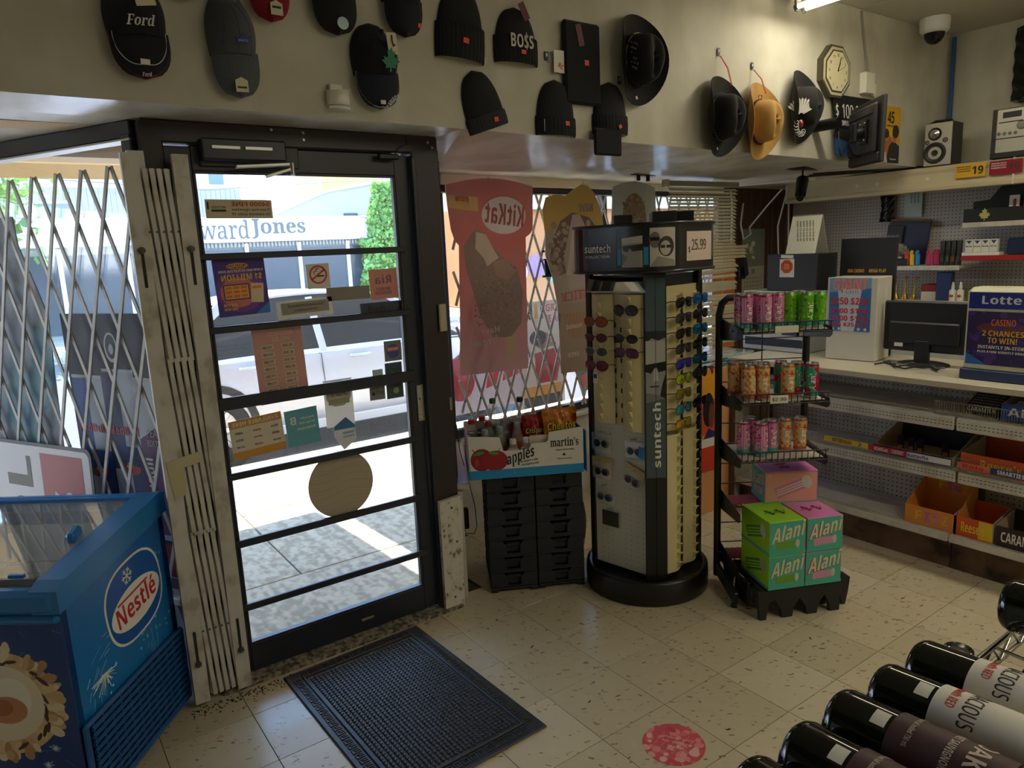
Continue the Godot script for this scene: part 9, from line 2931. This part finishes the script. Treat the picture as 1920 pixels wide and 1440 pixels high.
	for i in 2:
		b = MB.new()
		b.lathe([P2(0, 0), P2(0.022, 0), P2(0.022, 0.07), P2(0.009, 0.085), P2(0.009, 0.09), P2(0.012, 0.092), P2(0.006, 0.13), P2(0, 0.13)], 16)
		t = thing("dropper_bottle", "small white dropper bottle beside the navy carton", "bottle", V(3.97, 1.171, 0.235 + i * 0.05), 0.0, "white dropper bottles")
		part("bottle", b.mesh(), mats["calendar_white"], t)
		part("label", bx(V(0.03, 0.035, 0.034), 0.01), mat("print_red2", Color.RED), t, at(V(-0.008, 0.035, 0)))
	t = thing("wall_calendar", "long wall calendar with pebble picture on dark panelling", "calendar", V(3.67, 1.48, -1.19), 0.07)
	p = Pt.new(128, 256, rgb(120, 126, 116))
	p.rect(0, 150, 128, 106, rgb(170, 166, 150))
	p.specks(7, [rgb(196, 186, 160), rgb(206, 200, 176), rgb(170, 160, 120)], 9, 14, 66, Rect2(0.15, 0.2, 0.35, 0.25))
	part("sheet", sheet_mesh(0.33, 0.52, 0.003), printed("calendar_print", p, 0.6), t)
	letter(t, "06", 0.045, 0.04, mats["marker"], at(V(0, -0.085, 0.002)), {"bold": false})
	for i in 4: letter(t, "1 2 3 4 5 6 7", 0.26, 0.014, mats["marker"], at(V(0, -0.14 - i * 0.032, 0.002)), {"bold": false})
	t = thing("desk_phone", "black wall phone handset on dark panelling", "phone", V(3.49, 1.42, -1.17), 0.07)
	part("base", bx(V(0.1, 0.1, 0.03), 0.01), mats["black_plastic"], t, at(V(0, -0.03, 0)))
	part("handset", bx(V(0.045, 0.18, 0.03), 0.014), mats["black_plastic"], t, at(V(0.01, 0.03, 0.03), 0, 0, 0.25))
	var wire = mat("lead_white", rgb(206, 206, 206), 0.5)
	for q in [[[V(3.25, 2.04, -1.1), V(3.27, 1.95, -1.1), V(3.27, 1.4, -1.1), V(3.27, 0.95, -1.12)], "pale lead running down the edge of dark panelling"], [[V(3.62, 2.03, -0.9), V(3.56, 1.9, -1.0), V(3.52, 1.75, -1.12), V(3.55, 1.7, -1.13), V(3.46, 1.66, -1.13), V(3.42, 1.78, -1.13), V(3.45, 1.94, -1.13)], "white lead with inline plug hanging in a loop"], [[V(3.75, 2.0, -0.95), V(3.72, 1.75, -1.0), V(3.74, 1.5, -1.0), V(3.78, 1.28, -1.0)], "long white lead hanging left of the tent calendar"], [[V(3.86, 1.95, -1.0), V(3.9, 1.6, -1.02), V(3.9, 1.3, -1.02)], "long white lead hanging under the valance end"]]:
		b = MB.new()
		b.tube(q[0], 0.007, 6)
		single("hanging_lead", b.mesh(), wire, q[1], "cable")
func p_sheet(t: Node, w: float, h: float, c: Color, key: String) -> void:
	part("sheet", sheet_mesh(w, h, 0.002), mat(key, c, 0.4), t)
# ---------------------------------------------------------------- things standing on the valance
func valance_top() -> void:
	var silver = mat("hifi_silver", rgb(190, 188, 176), 0.35, 0.35)
	var dark = mat("hifi_dark", rgb(44, 44, 42), 0.5)
	var F = -PI / 2
	var t = thing("loudspeaker", "silver and black bookshelf loudspeaker on the valance", "loudspeaker", V(3.92, 2.091, 0.135), F + 0.1)
	part("cabinet", bx(V(0.165, 0.28, 0.2), 0.004), dark, t, at(V(0, 0.14, 0)))
	part("baffle", bx(V(0.165, 0.275, 0.012), 0.004), silver, t, at(V(0, 0.138, 0.104)))
	var blk = mat("cone_black", rgb(30, 30, 32), 0.5)
	var f = Transform3D(Basis(Vector3.RIGHT, PI / 2), Vector3.ZERO)
	for q in [[V(-0.015, 0.082, 0.11), 0.07], [V(-0.02, 0.205, 0.11), 0.042], [V(0.045, 0.16, 0.11), 0.016], [V(-0.065, 0.155, 0.11), 0.014]]:
		var b = MB.new()
		var R: float = q[1]
		b.lathe([P2(0, 0.002), P2(R * 0.28, 0.004), P2(R * 0.3, -0.004), P2(R * 0.8, 0.003), P2(R * 0.9, 0.006), P2(R, 0.001)], 28, f)
		part("driver", b.mesh(), blk, t, at(q[0]))
	var b = MB.new()
	b.lathe([P2(0, 0.012), P2(0.018, 0.008), P2(0.03, 0.004)], 20, f)
	part("tweeter_dome", b.mesh(), mat("dome_silver", rgb(176, 176, 168), 0.2, 0.8), t, at(V(-0.02, 0.205, 0.112)))
	b = MB.new()
	b.tube([V(3.9, 2.376, 0.05), V(3.86, 2.385, 0.11), V(3.9, 2.378, 0.18), V(3.96, 2.385, 0.12), V(3.9, 2.39, 0.08), V(3.88, 2.38, 0.2)], 0.008, 6)
	single("coiled_cable", b.mesh(), mat("black_plastic", Color.BLACK), "black cable coiled on top of the loudspeaker", "cable")
	t = thing("mini_stereo", "silver mini stereo with round dial standing on the valance", "stereo", V(3.95, 2.091, 0.56), F + 0.06)
	part("case", bx(V(0.21, 0.30, 0.24), 0.004), dark, t, at(V(0, 0.15, 0)))
	part("fascia", bx(V(0.18, 0.295, 0.014), 0.005), silver, t, at(V(0.012, 0.148, 0.122)))
	part("foot_band", bx(V(0.205, 0.035, 0.018), 0.003), blk, t, at(V(0, 0.018, 0.122)))
	for q in [[V(0.005, 0.258, 0.13), V(0.1, 0.035, 0.004)], [V(0.0, 0.215, 0.13), V(0.13, 0.006, 0.003)], [V(-0.01, 0.118, 0.13), V(0.17, 0.006, 0.003)]]:
		part("window", bx(q[1], 0.0015), blk, t, at(q[0]))
	b = MB.new()
	b.lathe([P2(0, 0.012), P2(0.02, 0.012), P2(0.022, 0.002), P2(0.027, 0.0)], 24, f)
	part("dial", b.mesh(), mats["dome_silver"], t, at(V(0.06, 0.188, 0.13)))
	for i in 4:
		b = MB.new()
		b.cyl(Vector3.ZERO, V(0, 0, 0.004), 0.011, 0.01, 12)
		part("button", b.mesh(), mats["dome_silver"], t, at(V(-0.06 + i * 0.03, 0.148 - i * 0.001, 0.129)))
	b = MB.new()
	for k in 3:
		b.tube([V(3.3, 2.075 + 0.006 * k, -0.5 + 0.03 * k), V(3.6, 2.085 + 0.006 * k, -0.3 + 0.03 * k), V(3.86, 2.10 + 0.004 * k, -0.1 + 0.02 * k), V(3.95, 2.1, 0.05)], 0.006, 6)
	single("cable_run", b.mesh(), mats["black_plastic"], "black cables draped from the soffit along the valance top", "cable")
